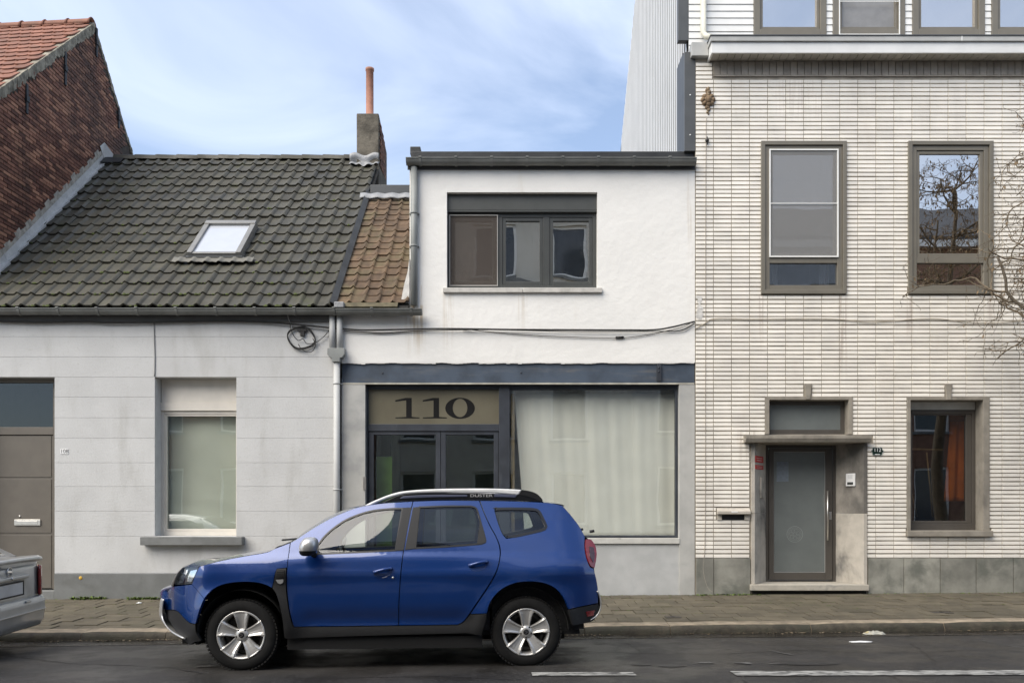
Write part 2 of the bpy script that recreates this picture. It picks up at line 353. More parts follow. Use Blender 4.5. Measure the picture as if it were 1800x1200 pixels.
def drip_stain(m, spots, col):
    nt = m.node_tree; N = nt.nodes; L = nt.links; b = N['Principled BSDF']; src = b.inputs['Base Color'].links[0].from_socket
    ge = N.new('ShaderNodeNewGeometry'); sp = N.new('ShaderNodeSeparateXYZ'); L.new(ge.outputs['Position'], sp.inputs[0])
    mp = N.new('ShaderNodeMapping'); mp.inputs['Scale'].default_value = (26, 1, 1.1); L.new(ge.outputs['Position'], mp.inputs['Vector']); nz = N.new('ShaderNodeTexNoise'); nz.inputs['Scale'].default_value = 1; nz.inputs['Detail'].default_value = 4; L.new(mp.outputs['Vector'], nz.inputs['Vector'])
    def mr(v, a, c):
        r = N.new('ShaderNodeMapRange'); r.interpolation_type = 'SMOOTHSTEP'; r.inputs['From Min'].default_value = a; r.inputs['From Max'].default_value = c; L.new(v, r.inputs['Value']); return r.outputs[0]
    def mu(a, c):
        x = N.new('ShaderNodeMath'); x.operation = 'MULTIPLY'; L.new(a, x.inputs[0])
        if isinstance(c, float): x.inputs[1].default_value = c
        else: L.new(c, x.inputs[1])
        return x.outputs[0]
    for (x0, x1, zt, zb, amt) in spots:
        w = (x1 - x0) * .35; k = mu(mu(mr(sp.outputs[0], x0, x0 + w), mr(sp.outputs[0], x1, x1 - w)), mu(mr(sp.outputs[2], zt + .02, zt - .04), mr(sp.outputs[2], zb, zb + (zt - zb) * .8)))
        k = mu(mu(k, mr(nz.outputs['Fac'], .40, .66)), amt); mx = N.new('ShaderNodeMix'); mx.data_type = 'RGBA'; L.new(k, mx.inputs['Factor']); L.new(src, mx.inputs['A']); mx.inputs['B'].default_value = (*col, 1); src = mx.outputs['Result']
    L.new(src, b.inputs['Base Color'])
drip_stain(m_render, [(fx(708), fx(752), fz(535), fz(640), .85), (fx(775), fx(800), fz(515), fz(640), .4), (fx(905), fx(935), fz(515), fz(600), .3), (fx(1205), fx(1221), fz(300), fz(640), .25), (fx(722), fx(745), fz(500), fz(545), .7)], (.42, .32, .19))
drip_stain(m_glaze, [(fx(1470), fx(1492), fz(519), fz(700), .55), (fx(1590), fx(1606), fz(519), fz(640), .4), (fx(1733), fx(1750), fz(519), fz(640), .4), (fx(1330), fx(1345), fz(519), fz(640), .35), (fx(1290), fx(1335), fz(755), fz(830), .5), (fx(1345), fx(1470), fz(140), fz(250), .22)], (.34, .25, .19))
g_shop = glass('shop glass', .10, (.955, .965, .95), wobble=.0012)
g_clear = glass('window glass', .13, (.93, .95, .93), wobble=.001)
g_mirror = glass('coated window glass', .66, (.55, .58, .6), wobble=.0012)
g_up110 = glass('upper window glass', .55, (.7, .72, .72), wobble=.002)
g_sky = glass('skylight glass', .55, (.9, .93, .96), wobble=.004)
# ================================================================= ground
def sheet(name, mat, x0, x1, nx, ya, yb, ny, zf, parent=None, **k):
    mb = MB()
    def fn(u, v):
        x = x0 + (x1 - x0) * u; a = ya(x) if callable(ya) else ya; b = yb(x) if callable(yb) else yb
        y = a + (b - a) * v; return (x, y, zf(x, y))
    mb.grid(nx, ny, fn); o = mb.build(name, mat, parent, fix=False, **k)
    return o
g = MB(); g.add([(-400, -400, -.75), (400, -400, -.75), (400, 400, -.75), (-400, 400, -.75)], [(0, 1, 2, 3)]); g.build('ground', m_ground, kind='structure')
road = sheet('road', m_asphalt, -45, 45, 91, 1.5, lambda x: kerb_y(x) + .05, 40, rz, kind='structure')
sheet('gutter', m_gutter, -45, 45, 120, lambda x: kerb_y(x) - .40 + .03 * math.sin(x * 1.3) + .05 * math.sin(x * .37 + 1), lambda x: kerb_y(x) + .04, 4, lambda x, y: rz(x, y) + .004, kind='structure')
def mark(pts, name='road_marking', mat=None, dz=.008):
    mb = MB(); n = len(pts); mb.add([(x, y, rz(x, y) + dz) for x, y in pts], [tuple(range(n))]); return mb.build(name, mat or m_paint_road, road, fix=False)
def groundpt(px, py, zf=rz):
    r = ray(px, py); y = 9.
    for _ in range(30): y = (zf(r.x * y, y) - HC) / r.z
    return r.x * y, y
def ragged_dash(p0, p1, h, nseg=24):
    """painted dash between two photo points, worn ends"""
    (xa, ya), (xb, yb) = groundpt(*p0), groundpt(*p1); top = []; bot = []
    for i in range(nseg + 1):
        t = i / nseg; x = xa + (xb - xa) * t; y = ya + (yb - ya) * t
        top.append((x + random.uniform(-.01, .01), y + h / 2 + random.uniform(-.006, .006))); bot.append((x + random.uniform(-.01, .01), y - h / 2 + random.uniform(-.006, .006)))
    return mark(bot + top[::-1])
ragged_dash((935, 1185), (1115, 1184.5), .17)
ragged_dash((1290, 1184), (1900, 1182), .24, 50)
for (a, b, h) in (((1227, 1165), (1254, 1165), .09), ((1292, 1165), (1320, 1166), .13), ((1352, 1167), (1375, 1167), .06), ((1357, 1144), (1392, 1151), .1), ((1722, 1125), (1795, 1139), .08), ((300, 1150), (345, 1140), .07), ((325, 1146), (370, 1136), .03), ((345, 1172), (385, 1170), .12)):
    o = ragged_dash(a, b, h * .7, 8); o.name = 'road_scuff'; o.data.materials[0] = m_scuff
# long crack lines and a tar patch in the asphalt
m_tar = M('tar patch', (.022, .021, .021), .5, .3, 6, .003, 120)
def blob(px, py, rx, ry, name, mat, n=26, dz=.005):
    x, y = groundpt(px, py); pts = []
    for i in range(n):
        a = 2 * math.pi * i / n; k = 1 + .35 * mnoise.noise((math.cos(a) * 1.4 + px * .1, math.sin(a) * 1.4, py * .1)); pts.append((x + rx * k * math.cos(a), y + ry * k * math.sin(a)))
    return mark(pts, name, mat, dz)
blob(1425, 1166, .28, .10, 'tar_patch', m_tar); blob(1180, 1170, .14, .06, 'tar_patch', m_tar); blob(1130, 1168, .10, .04, 'tar_patch', m_tar)

# cracks in the asphalt: thin sealed lines
def crack(pp, w):
    pts = [groundpt(*p) for p in pp]; L_ = []; R_ = []
    for (x0, y0), (x1, y1) in zip(pts, pts[1:]):
        n = 10
        for k in range(n):
            t = k / n; x, y = x0 + (x1 - x0) * t, y0 + (y1 - y0) * t; j = .03 * mnoise.noise((x * 5, y * 5, 7)); d = Vector((x1 - x0, y1 - y0, 0)).normalized(); nx, ny = -d.y, d.x; ww = w * random.uniform(.5, 1.2)
            L_.append((x + nx * (ww + j), y + ny * (ww + j))); R_.append((x + nx * (j - ww), y + ny * (j - ww)))
    mb = MB(); n = len(L_); mb.add([(x, y, rz(x, y) + .0055) for x, y in L_ + R_], [(i, i + 1, n + i + 1, n + i) for i in range(n - 1)]); mb.build('road_crack', m_tar, road, fix=False)
crack([(1296, 1182), (1330, 1215)], .012); crack([(1560, 1182), (1590, 1200)], .006); crack([(1660, 1182), (1790, 1195)], .006); crack([(0, 1150), (120, 1165), (300, 1172), (360, 1185)], .010); crack([(980, 1150), (1080, 1146), (1250, 1150), (1400, 1142), (1560, 1147), (1800, 1140)], .008); crack([(560, 1192), (760, 1188), (940, 1195)], .008); crack([(1100, 1128), (1130, 1146)], .007); crack([(1600, 1130), (1625, 1146), (1650, 1170)], .006)
# kerb stones
kerb = thing('kerb', 'weathered granite kerb between road and pavement', 'kerb'); del kerb['label']; del kerb['category']; kerb['kind'] = 'structure'
def kerb_stone(xa, xb):
    mb = MB(); prof = [(0.0, -.22), (0.0, .0), (.006, .045), (.02, .082), (.05, .104), (.10, .110), (.32, .112), (.325, -.22)]
    n = 9; xs = [xa + .004 + (xb - xa - .008) * i / (n - 1) for i in range(n)]; rings = []
    vs = []
    for i, x in enumerate(xs):
        e = .012 if i in (0, n - 1) else 0
        for (dy, dz) in prof:
            jit = .006 * mnoise.noise((x * 2.1, dy * 9, dz * 9)) + .004 * mnoise.noise((x * 9, dy * 20, dz * 20))
            yy = kerb_y(x) + dy + (jit if dy < .3 else 0) + e * (1 if dz > 0 and dy < .05 else 0); vs.append((x, yy, .0071 * x - .046 + dz + jit - (e if dz > .05 and dy < .2 else 0)))
    m = len(prof); fs = [(i * m + j, (i + 1) * m + j, (i + 1) * m + j + 1, i * m + j + 1) for i in range(n - 1) for j in range(m - 1)]
    mb.add(vs, fs, True); mb.add(vs[:m], [tuple(range(m))]); mb.add(vs[-m:], [tuple(range(m - 1, -1, -1))])
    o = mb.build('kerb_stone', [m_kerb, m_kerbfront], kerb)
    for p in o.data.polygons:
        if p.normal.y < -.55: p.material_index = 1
kx = [groundpt(p, 1118)[0] for p in (1184, 1444, 1698)]
joints = [kx[0] - 1.05, kx[0], kx[1], kx[2]]
while joints[-1] < 12: joints.append(joints[-1] + 1.62)
while joints[0] > -12: joints.insert(0, joints[0] - random.choice((1.0, 1.35, 1.6)))
for a, b in zip(joints, joints[1:]): kerb_stone(a, b)

# pavement: bed of joint sand with pavers on it
pav = sheet('pavement', m_joint, -45, 45, 91, lambda x: kerb_y(x) + .30, F + .1, 14, lambda x, y: gz(x, y) - .012, kind='structure')
PW, PD = .30, .30
cands = []
for r in range(12):
    yb = F - .015 - r * PD; ya = yb - PD
    off = (r % 2) * PW / 2 + .03 * math.sin(r * 3.1)
    for c in range(-36, 37):
        xa = c * PW + off
        poly = [(xa + .0045, ya + .0045), (xa + PW - .0045, ya + .0045), (xa + PW - .0045, yb - .0045), (xa + .0045, yb - .0045)]
        q = clip(poly, lambda p: p[1] - (kerb_y(p[0]) + .333))
        if len(q) < 3: continue
        cx, cy = sum(p[0] for p in q) / len(q), sum(p[1] for p in q) / len(q)
        if max(p[1] for p in q) - min(p[1] for p in q) < .04: continue
        px = CX + FP * cx / cy
        hid = 320 < px < 1010
        cands.append(((0 if -60 < px < 1860 and not hid else 1), cy, cx, q, len(q) == 4 and q == poly))
cands.sort(key=lambda t: (t[0], t[1]))
pm = MB(); e = .004; h = .012
def paver_shape(mb, q, z=lambda x, y: 0):
    n = len(q); cx, cy = sum(p[0] for p in q) / n, sum(p[1] for p in q) / n
    inn = [(p[0] + (cx - p[0]) * .022, p[1] + (cy - p[1]) * .022) for p in q]
    vs = [(p[0], p[1], z(*p) - .03) for p in q] + [(p[0], p[1], z(*p) - .003) for p in q] + [(p[0], p[1], z(*p)) for p in inn]
    fs = [tuple(range(2 * n, 3 * n))] + [(i, (i + 1) % n, n + (i + 1) % n, n + i) for i in range(n)] + [(n + i, n + (i + 1) % n, 2 * n + (i + 1) % n, 2 * n + i) for i in range(n)]
    mb.add(vs, fs)
full = MB(); paver_shape(full, [(-PW / 2 + .0045, -PD / 2 + .0045), (PW / 2 - .0045, -PD / 2 + .0045), (PW / 2 - .0045, PD / 2 - .0045), (-PW / 2 + .0045, PD / 2 - .0045)]); full_me = full.mesh('paver', m_paver)
rest = MB()
for i, (pri, cy, cx, q, isfull) in enumerate(cands):
    dz = random.uniform(-.006, .006)
    if i < 300:
        if isfull:
            o = bpy.data.objects.new('paver', full_me); o.location = (cx, cy, gz(cx, cy) + dz); o.rotation_euler = (.031 + random.gauss(0, .006), -.0071 + random.gauss(0, .006), 0); link(o, pav)
        else:
            mb = MB(); paver_shape(mb, q, lambda x, y: gz(x, y) + dz); mb.build('paver', m_paver, pav)
    else: paver_shape(rest, q, lambda x, y: gz(x, y) + dz)
rest.build('paver_field', m_paver, pav, kind='stuff')
opp_pav = sheet('pavement_opposite', m_paver, -45, 45, 30, -1.6, 1.5, 4, lambda x, y: .0071 * x + .13, kind='structure')
mbk = MB(); mbk.grid(40, 5, lambda u, v: (-45 + 90 * u, [1.5, 1.5, 1.53, 1.6, 1.62][int(round(v * 4))], .0071 * (-45 + 90 * u) + [-.1, .10, .128, .136, .133][int(round(v * 4))])); mbk.build('kerb_opposite', m_kerb, kind='structure')

# ================================================================= red brick house (gable over the grey roof)
XG = -8.4
bh = thing('brick_house', 'red brick house with steep gable and orange tiled roof above the grey roof', 'house', loc=(XG - 3.5, F, 0))
def kid(mb, name, mat, parent, **k):
    o = mb.build(name, mat, parent, **k); base = parent
    o.matrix_parent_inverse = parent.matrix_world.inverted(); return o
bpy.context.view_layer.update()
def setp(o, parent):
    o.parent = parent; o.matrix_parent_inverse = parent.matrix_world.inverted()
AP = (17.14, 11.20); FS, RS = .905, 1.10
def g_top(y): return AP[1] - (AP[0] - y) * FS if y < AP[0] else AP[1] - (y - AP[0]) * RS
gpoly = [(F, 0), (22.5, 0), (22.5, g_top(22.5)), AP, (F, g_top(F))]
mb = MB(); mb.prism(gpoly, lambda p, k: (XG - .3 * k, p[0], p[1])); gw = kid(mb, 'gable_wall', m_mortar, bh)
mb = MB(); wall_mesh(XG - 7, XG - .301, -.1, g_top(F) - .05, F, F + .3, [(XG - 2.4, XG - 1.3, 1.0, 2.6), (XG - 4.6, XG - 3.5, 1.0, 2.6), (XG - 2.4, XG - 1.3, 4.2, 5.8), (XG - 4.6, XG - 3.5, 4.2, 5.8)], mb); kid(mb, 'front_wall', M('red brick front', (.24, .09, .06), .85, .2, 8, .004, 60), bh)
for (xa, za) in ((-2.4, 1.0), (-4.6, 1.0), (-2.4, 4.2), (-4.6, 4.2)):
    mb = MB(); mb.frame(XG + xa, XG + xa + 1.1, za, za + 1.6, .07, F + .1, F + .18); wf = kid(mb, 'window', m_cream, bh)
    mb = MB(); mb.box(XG + xa + .07, XG + xa + 1.03, F + .13, F + .14, za + .07, za + 1.53); pn = kid(mb, 'pane', g_mirror, wf)
# bricks of the gable face
r108 = lambda y: 4.50 + .896 * (y - 13.02)
bl, bhgt, bj = .205, .058, .011
bc = []
row = 0; z = 4.4
while z < 11.2:
    y = F + .02 + (row % 2) * .108
    while y < 19.4:
        cy, cz = y + bl / 2, z + bhgt / 2
        if cz < min(g_top(y + .02), g_top(y + bl - .02)) - .10 and cz > r108(cy) - .12: bc.append((CX - FP * 8.4 / cy < -20, cy, y, z))
        y += bl + bj
    z += bhgt + bj; row += 1
bc.sort()
bm1 = MB()
def brick_shape(mb, y, z, l=bl, hh=bhgt, x=XG, d=.012):
    i = .004
    mb.add([(x, y, z), (x, y + l, z), (x, y + l, z + hh), (x, y, z + hh), (x + d, y + i, z + i), (x + d, y + l - i, z + i), (x + d, y + l - i, z + hh - i), (x + d, y + i, z + hh - i)],
           [(4, 5, 6, 7), (0, 1, 5, 4), (1, 2, 6, 5), (2, 3, 7, 6), (3, 0, 4, 7)])
brick_shape(bm1, 0, 0, x=0); brick_me = bm1.mesh('brick', m_brick); rest = MB()
for i, (pri, cy, y, z) in enumerate(bc):
    if i < 300 and not pri:
        o = bpy.data.objects.new('brick', brick_me); COL.objects.link(o); o.location = (XG + random.uniform(-.004, .003), y + random.uniform(-.004, .004), z + random.uniform(-.003, .003)); o.rotation_euler = (random.gauss(0, .012), 0, 0); setp(o, gw)
    else: brick_shape(rest, y + random.uniform(-.004, .004), z + random.uniform(-.003, .003), d=random.uniform(.006, .014))
o = kid(rest, 'brick_field', m_brick, gw); o['kind'] = 'stuff'
# verge mortar along both slopes
mb = MB()
n = 90
def verge(y): return g_top(y)
for (ya, yb) in ((F, AP[0]), (AP[0], 21.5)):
    for i in range(n):
        a = ya + (yb - ya) * i / n; b = ya + (yb - ya) * (i + 1) / n
        w1 = (.17 if yb == AP[0] else .08) + .12 * mnoise.noise((a * 4.1, 0, 1)) + .07 * mnoise.noise((a * 11, 0, 3)); t = .012 + .035 * abs(mnoise.noise((a * 7, 2, 1)))
        mb.add([(XG + t, a, verge(a) - w1), (XG + t, b, verge(b) - w1), (XG + t, b, verge(b) + .03), (XG + t, a, verge(a) + .03), (XG - .03, a, verge(a) - w1), (XG - .03, b, verge(b) - w1), (XG - .1, b, verge(b) + .035), (XG - .1, a, verge(a) + .035)],
               [(0, 1, 2, 3), (0, 4, 5, 1), (3, 2, 6, 7), (0, 3, 7, 4), (1, 5, 6, 2)])
kid(mb, 'verge_mortar', m_verge, bh)
# iron wall anchors
for (px, y0, y1) in ((45, 148, 200), (113, 92, 150), (168, 50, 100), (207, 190, 225)):
    Y = 8.4 * FP / (CX - px); mb = MB(); mb.box(XG - .02, XG + .035, Y - .03, Y + .03, fz(y1, Y), fz(y0, Y)); mb.box(XG, XG + .05, Y - .045, Y + .045, (fz(y0, Y) + fz(y1, Y)) / 2 - .05, (fz(y0, Y) + fz(y1, Y)) / 2 + .05); kid(mb, 'wall_anchor', m_iron, bh)
# orange roof with rounded plain tiles
rp = math.atan(FS); Ur = Vector((0, math.cos(rp), math.sin(rp))); Nr = Vector((0, -math.sin(rp), math.cos(rp)))
eave = Vector((0, F - .1, g_top(F - .1) + .02)); slen = (Vector((0, AP[0], AP[1] + .02)) - eave).length
mb = MB(); mb.add([(XG - .08, eave.y, eave.z), (XG - 7, eave.y, eave.z - .35), (XG - 7, AP[0], AP[1] - .35), (XG - .08, AP[0], AP[1])], [(0, 1, 2, 3)])
mb.add([(XG - .08, AP[0], AP[1]), (XG - 7, AP[0], AP[1] - .35), (XG - 7, 22.5, g_top(22.5) - .35), (XG - .08, 22.5, g_top(22.5))], [(0, 1, 2, 3)]); rf = kid(mb, 'roof', m_tile_red, bh)
def beaver(mb, w, l, th):
    pts = [(-w / 2, l), (-w / 2, l * .22)] + [(-w / 2 * math.cos(a), l * .22 * (1 - math.sin(a)) ) for a in [math.pi * k / 8 for k in range(1, 8)]] + [(w / 2, l * .22), (w / 2, l)]
    pts = [(x, y) for x, y in pts]; n = len(pts)
    mb.prism(pts, lambda p, k: (p[0], p[1], (.050 if k else .050 - th) - p[1] * .085))
b1 = MB(); beaver(b1, .198, .42, .026); beaver_me = b1.mesh('roof_tile', m_tile_red)
Q = Matrix((( 1, 0, 0), (0, Ur.y, Nr.y), (0, Ur.z, Nr.z))).to_4x4()
rest = MB()
nr = int(slen / .275)
for r in range(nr + 1):
    for c in range(16):
        x = XG - .10 - c * .212 - (r % 2) * .106 - .02
        p = eave + Ur * (r * .275) + Vector((x, 0, 0)); p.z += .052 * (x - XG)
        if (p.y > AP[0] - .12): continue
        px = CX + FP * p.x / p.y
        if px < -260: continue
        o = bpy.data.objects.new('roof_tile', beaver_me); COL.objects.link(o)
        o.matrix_world = Matrix.Translation(p) @ Q @ Matrix.Rotation(random.gauss(0, .012), 4, 'Z') @ Matrix.Rotation(random.gauss(0, .008), 4, 'X'); o.parent = rf; o.matrix_parent_inverse = rf.matrix_world.inverted()
x = XG - .02
for k in range(12):
    za = AP[1] + .03 + .052 * (x - XG); mb = MB(); l = .50
    def rdg(u, v, x=x, za=za):
        a = math.pi * (v * 1.1 - .05); xx = x - u * l; rr = .13 + (.025 if u < .12 else 0)
        return (xx, AP[0] + rr * math.cos(a) * 1.05, za - .06 + .052 * (-u * l) + rr * math.sin(a))
    mb.grid(9, 9, rdg); o = kid(mb, 'ridge_tile', m_tile_red, rf); s = o.modifiers.new('solid', 'SOLIDIFY'); s.thickness = .018
    x -= l - .04
# ================================================================= house 108: grey-white low house with grey tiled roof
h108 = thing('terraced_house', 'low grey white house with grey tiled roof, skylight and taupe door', 'house', loc=((XG - 2.72) / 2, F, 0))
X8a, X8b = XG + .02, -2.70
DOOR8 = (fx(-36), fx(96)); WIN8 = (fx(272), fx(415.5))
zj = [fz(y) for y in (553, 591.7, 627.3, 662.7, 697.7, 734, 770, 813, 854.6, 898, 942, 1007)]
zt8 = zj[3]; zb8 = zj[10]; zp8 = zj[11]
holes = [(DOOR8[0], DOOR8[1], -.5, zt8), (WIN8[0], WIN8[1], zb8, zt8)]
mb = wall_mesh(X8a, X8b, -.3, zj[0] + .06, F + .005, F + .36, holes); wl = kid(mb, 'wall', m_wall108, h108)
for i in range(11):
    zt, zb = zj[i] - .001, zj[i + 1] + .0015
    segs = [(X8a, X8b)]
    for hh in holes:
        if hh[2] < (zt + zb) / 2 < hh[3]: segs = [s for (a, b) in segs for s in ((a, min(b, hh[0])), (max(a, hh[1]), b)) if s[1] - s[0] > .01]
    for a, b in segs:
        mb = MB(); c = .0025
        mb.add([(a, F + .0048, zb), (b, F + .0048, zb), (b, F + .0048, zt), (a, F + .0048, zt), (a, F, zb + c), (b, F, zb + c), (b, F, zt - c), (a, F, zt - c)], [(4, 5, 6, 7), (0, 1, 5, 4), (1, 2, 6, 5), (2, 3, 7, 6), (3, 0, 4, 7)])
        kid(mb, 'wall_course', m_wall108, wl)
mb = MB(); mb.box(DOOR8[1] + .002, X8b - .14, F - .022, F + .0045, -.3, zp8 - .004); kid(mb, 'plinth', m_plinth108, h108, bev=.006)
# door
yd = F + .17
mb = MB(); za = fz(1037); zd = fz(757, yd)
mb.box(DOOR8[0], DOOR8[0] + .10, yd, yd + .09, za, zt8 - .001); mb.box(DOOR8[1] - .115, DOOR8[1] - .001, yd, yd + .09, za, zt8 - .001)
mb.box(DOOR8[0] + .1, DOOR8[1] - .115, yd + .001, yd + .09, zd - .06, zd + .06); mb.box(DOOR8[0] + .1, DOOR8[1] - .115, yd + .001, yd + .09, zt8 - .06, zt8 - .002)
dr = kid(mb, 'door', m_door108, h108, bev=.004)
mb = MB(); x0, x1 = DOOR8[0] + .102, DOOR8[1] - .122
ys = [765, 836, 850, 938, 952, 1034]
za_ = [fz(y, yd) for y in ys]
mb.box(x0, x1, yd + .022, yd + .06, za_[5], za_[0])
lf = kid(mb, 'door_leaf', m_door108, dr, bev=.003)
for (a, b) in ((766, 838), (842, 936), (940, 1033)):
    mb = MB(); mb.box(x0 + .008, x1 - .03, yd + .014, yd + .0215, fz(b, yd), fz(a, yd)); kid(mb, 'door_panel', m_door108, dr, bev=.003)
mb = MB(); mb.box(x0, x1, yd + .04, yd + .05, zd + .061, zt8 - .061); kid(mb, 'pane', glass('transom glass', .05, (.5, .55, .52)), dr)
mb = MB(); mb.box(fx(25, yd), fx(71, yd), yd - .004, yd + .0135, fz(923, yd), fz(912.5, yd)); lb = kid(mb, 'letter_plate', m_steel, dr, bev=.004)
mb = MB(); mb.box(fx(30, yd), fx(66, yd), yd - .0085, yd - .0042, fz(921, yd), fz(915, yd)); kid(mb, 'letter_flap', m_steel, lb, bev=.003)
mb = MB(); mb.lathe([(0, -.012), (.014, -.012), (.016, 0)], (fx(34, yd), yd + .013, fz(907, yd)), 'y', 14); kid(mb, 'door_knob', m_steel, dr)
mb = MB(); mb.box(DOOR8[0] + .001, DOOR8[1] - .001, F - .015, F + .30, -.3, fz(1038)); kid(mb, 'door_step', m_bluestone, h108, bev=.006)
def room(parent, x0, x1, z0, z1, y0, d, mat=m_room):
    mb = MB(); mb.add([(x0, y0, z0), (x1, y0, z0), (x1, y0, z1), (x0, y0, z1), (x0, y0 + d, z0), (x1, y0 + d, z0), (x1, y0 + d, z1), (x0, y0 + d, z1)], [(4, 5, 6, 7), (0, 1, 5, 4), (1, 2, 6, 5), (2, 3, 7, 6), (3, 0, 4, 7)])
    return kid(mb, 'interior', mat, parent)
room(h108, DOOR8[0] - .2, DOOR8[1] + .2, .2, zt8 + .1, F + .365, 1.6, M('green dark hall', (.06, .065, .06), .9, .5, 1.2))
# window
yw = F + .235; x0, x1 = WIN8[0] + .001, WIN8[1] - .001
mb = MB(); zbw, zsh = zb8 + .001, fz(722, yw)
mb.frame(x0, x1, zbw, zsh, .055, yw, yw + .08, wb=.07, wt=.05); mb.frame(x0 + .056, x1 - .056, zbw + .071, zsh - .051, .03, yw + .012, yw + .07, wb=.035)
wn = kid(mb, 'window', m_cream, h108, bev=.004)
mb = MB(); mb.box(x0 + .087, x1 - .087, yw + .035, yw + .045, zbw + .107, zsh - .082); kid(mb, 'pane', g_clear, wn)
mb = MB(); mb.box(x0 + .01, x1 - .001, yw - .015, yw + .06, fz(707, yw), zt8 - .002); kid(mb, 'shutter_panel', m_cream, wn, bev=.004)
mb = MB(); mb.box(x0, x1, yw - .03, yw + .06, fz(722, yw) + .001, fz(707, yw) - .002); kid(mb, 'shutter_rail', m_cream, wn, bev=.004)
mb = MB(); mb.box(fx(253), fx(430), F - .14, F + .0, fz(957.5, F - .1), fz(943, F - .1)); mb.box(WIN8[0] + .002, WIN8[1] - .002, F + .001, F + .30, zb8 - .10, zb8 - .002); kid(mb, 'window_sill', m_bluestone, h108, bev=.005)
room(h108, x0 - .2, x1 + .2, zb8 - .2, zt8 + .1, F + .365, 1.5)
# reveal lining slightly greyer
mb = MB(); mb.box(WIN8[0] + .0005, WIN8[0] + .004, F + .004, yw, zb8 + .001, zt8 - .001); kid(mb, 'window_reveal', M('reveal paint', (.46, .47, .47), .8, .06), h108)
# the blind, slipped at its corner: pleated sheet behind the pane
bl_o = MB()
def blf(u, v):
    x = x0 + .06 + (x1 - x0 - .12) * u; z = zbw + .06 + (zsh - zbw - .1) * v
    lift = max(0, .42 * (1 - u * 1.15) - v * .9) if u < .87 else 0
    return (x, yw + .16 + .012 * math.sin(u * 9) - .05 * lift + .006 * math.sin(v * 30 + u * 4) * (1 if v < .3 else .2), z)
bl_o.grid(24, 40, blf)
o = bl_o.build('window_blind', m_blind); tag(o, 'plain grey green blind hanging inside the low house window', 'blind')
s = o.modifiers.new('solid', 'SOLIDIFY'); s.thickness = .003
# gutter helper (half round), brackets
def gutter(name, xa, xb, yc, zc, r, parent, bstep, bx0, mat=m_zinc):
    mb = MB()
    prof = [(r * math.cos(a), r * math.sin(a)) for a in [math.pi + math.pi * k / 12 for k in range(13)]]
    prof = [(-r - .012, .006), (-r - .012, -.006)] + [(x, z * 1.05) for x, z in prof][0:] 
    inner = [(x * .93, z * .98 + .004) for x, z in prof[::-1][:-2]]
    loop = prof + inner
    n = len(loop); vs = [(x, yc + p[0], zc + p[1]) for x in (xa, xb) for p in loop]
    mb.add(vs, [(i, (i + 1) % n, n + (i + 1) % n, n + i) for i in range(n)], False); half = [(r * 1.01 * math.cos(a), r * 1.05 * math.sin(a)) for a in [math.pi + math.pi * k / 12 for k in range(13)]]
    for x in (xa, xb): mb.add([(x, yc + p[0], zc + p[1]) for p in half], [tuple(range(13))])
    g = kid(mb, name, mat, parent)
    x = bx0
    while x < xb:
        if x > xa:
            m2 = MB(); pr = [((r + .008) * math.cos(a), (r + .010) * 1.05 * math.sin(a)) for a in [math.pi + math.pi * k / 10 for k in range(11)]]; pr = [(-r - .016, .014)] + pr
            vs = [(xx, yc + p[0], zc + p[1]) for xx in (x - .019, x + .019) for p in pr]; k = len(pr)
            m2.add(vs, [(i, i + 1, k + i + 1, k + i) for i in range(k - 1)]); m2.box(x - .02, x + .02, yc - r - .022, yc - r + .02, zc + .004, zc + .022)
            b = kid(m2, 'gutter_bracket', mat, g); b.modifiers.new('s', 'SOLIDIFY').thickness = .012
        x += bstep
    return g
zg = fz(541.5, 12.95)
gutter('gutter', X8a, fx(590, 13.02), 13.04, zg, .078, h108, .60, fx(30, 12.95))
mb = MB(); mb.box(X8a, X8b, F - .05, F - .002, fz(566), zg + .04); kid(mb, 'fascia_board', M('shadow board', (.10, .10, .098), .8), h108)  # dark fascia; the shadow under the gutter is put into its colour
# roof
YE, ZE = 13.02, fz(540, 13.02); YR, ZR = 17.62, 8.68
p8 = math.atan2(ZR - ZE, YR - YE); U8 = Vector((0, math.cos(p8), math.sin(p8))); N8 = Vector((0, -math.sin(p8), math.cos(p8))); SL8 = math.hypot(YR - YE, ZR - ZE)
E8 = Vector((0, YE, ZE))
def roof_pt(x, s, h=0): return Vector((x, 0, 0)) + E8 + U8 * s + N8 * h
def onroof(px, py, h=0):
    r = ray(px, py); c = Vector((0, 0, HC)); o = E8 + N8 * h
    t = (o - c).dot(N8) / r.dot(N8); p = c + r * t; return p.x, (p - o).dot(U8)
Q8 = Matrix(((1, 0, 0), (0, U8.y, N8.y), (0, U8.z, N8.z))).to_4x4()
XT0, XT1 = -8.31, -2.755
mb = MB(); mb.prism([(X8a, -.02), (-2.70, -.02), (-2.70, SL8 - .01), (X8a, SL8 - .01)], lambda p, k: roof_pt(p[0], p[1], -.035 * (1 + k)))
mb.add([roof_pt(X8a, SL8 - .01, -.035), roof_pt(-2.70, SL8 - .01, -.035), (-2.70, 22, 4.8), (X8a, 22, 4.8)], [(0, 1, 2, 3)])
rf8 = kid(mb, 'roof', m_under, h108)
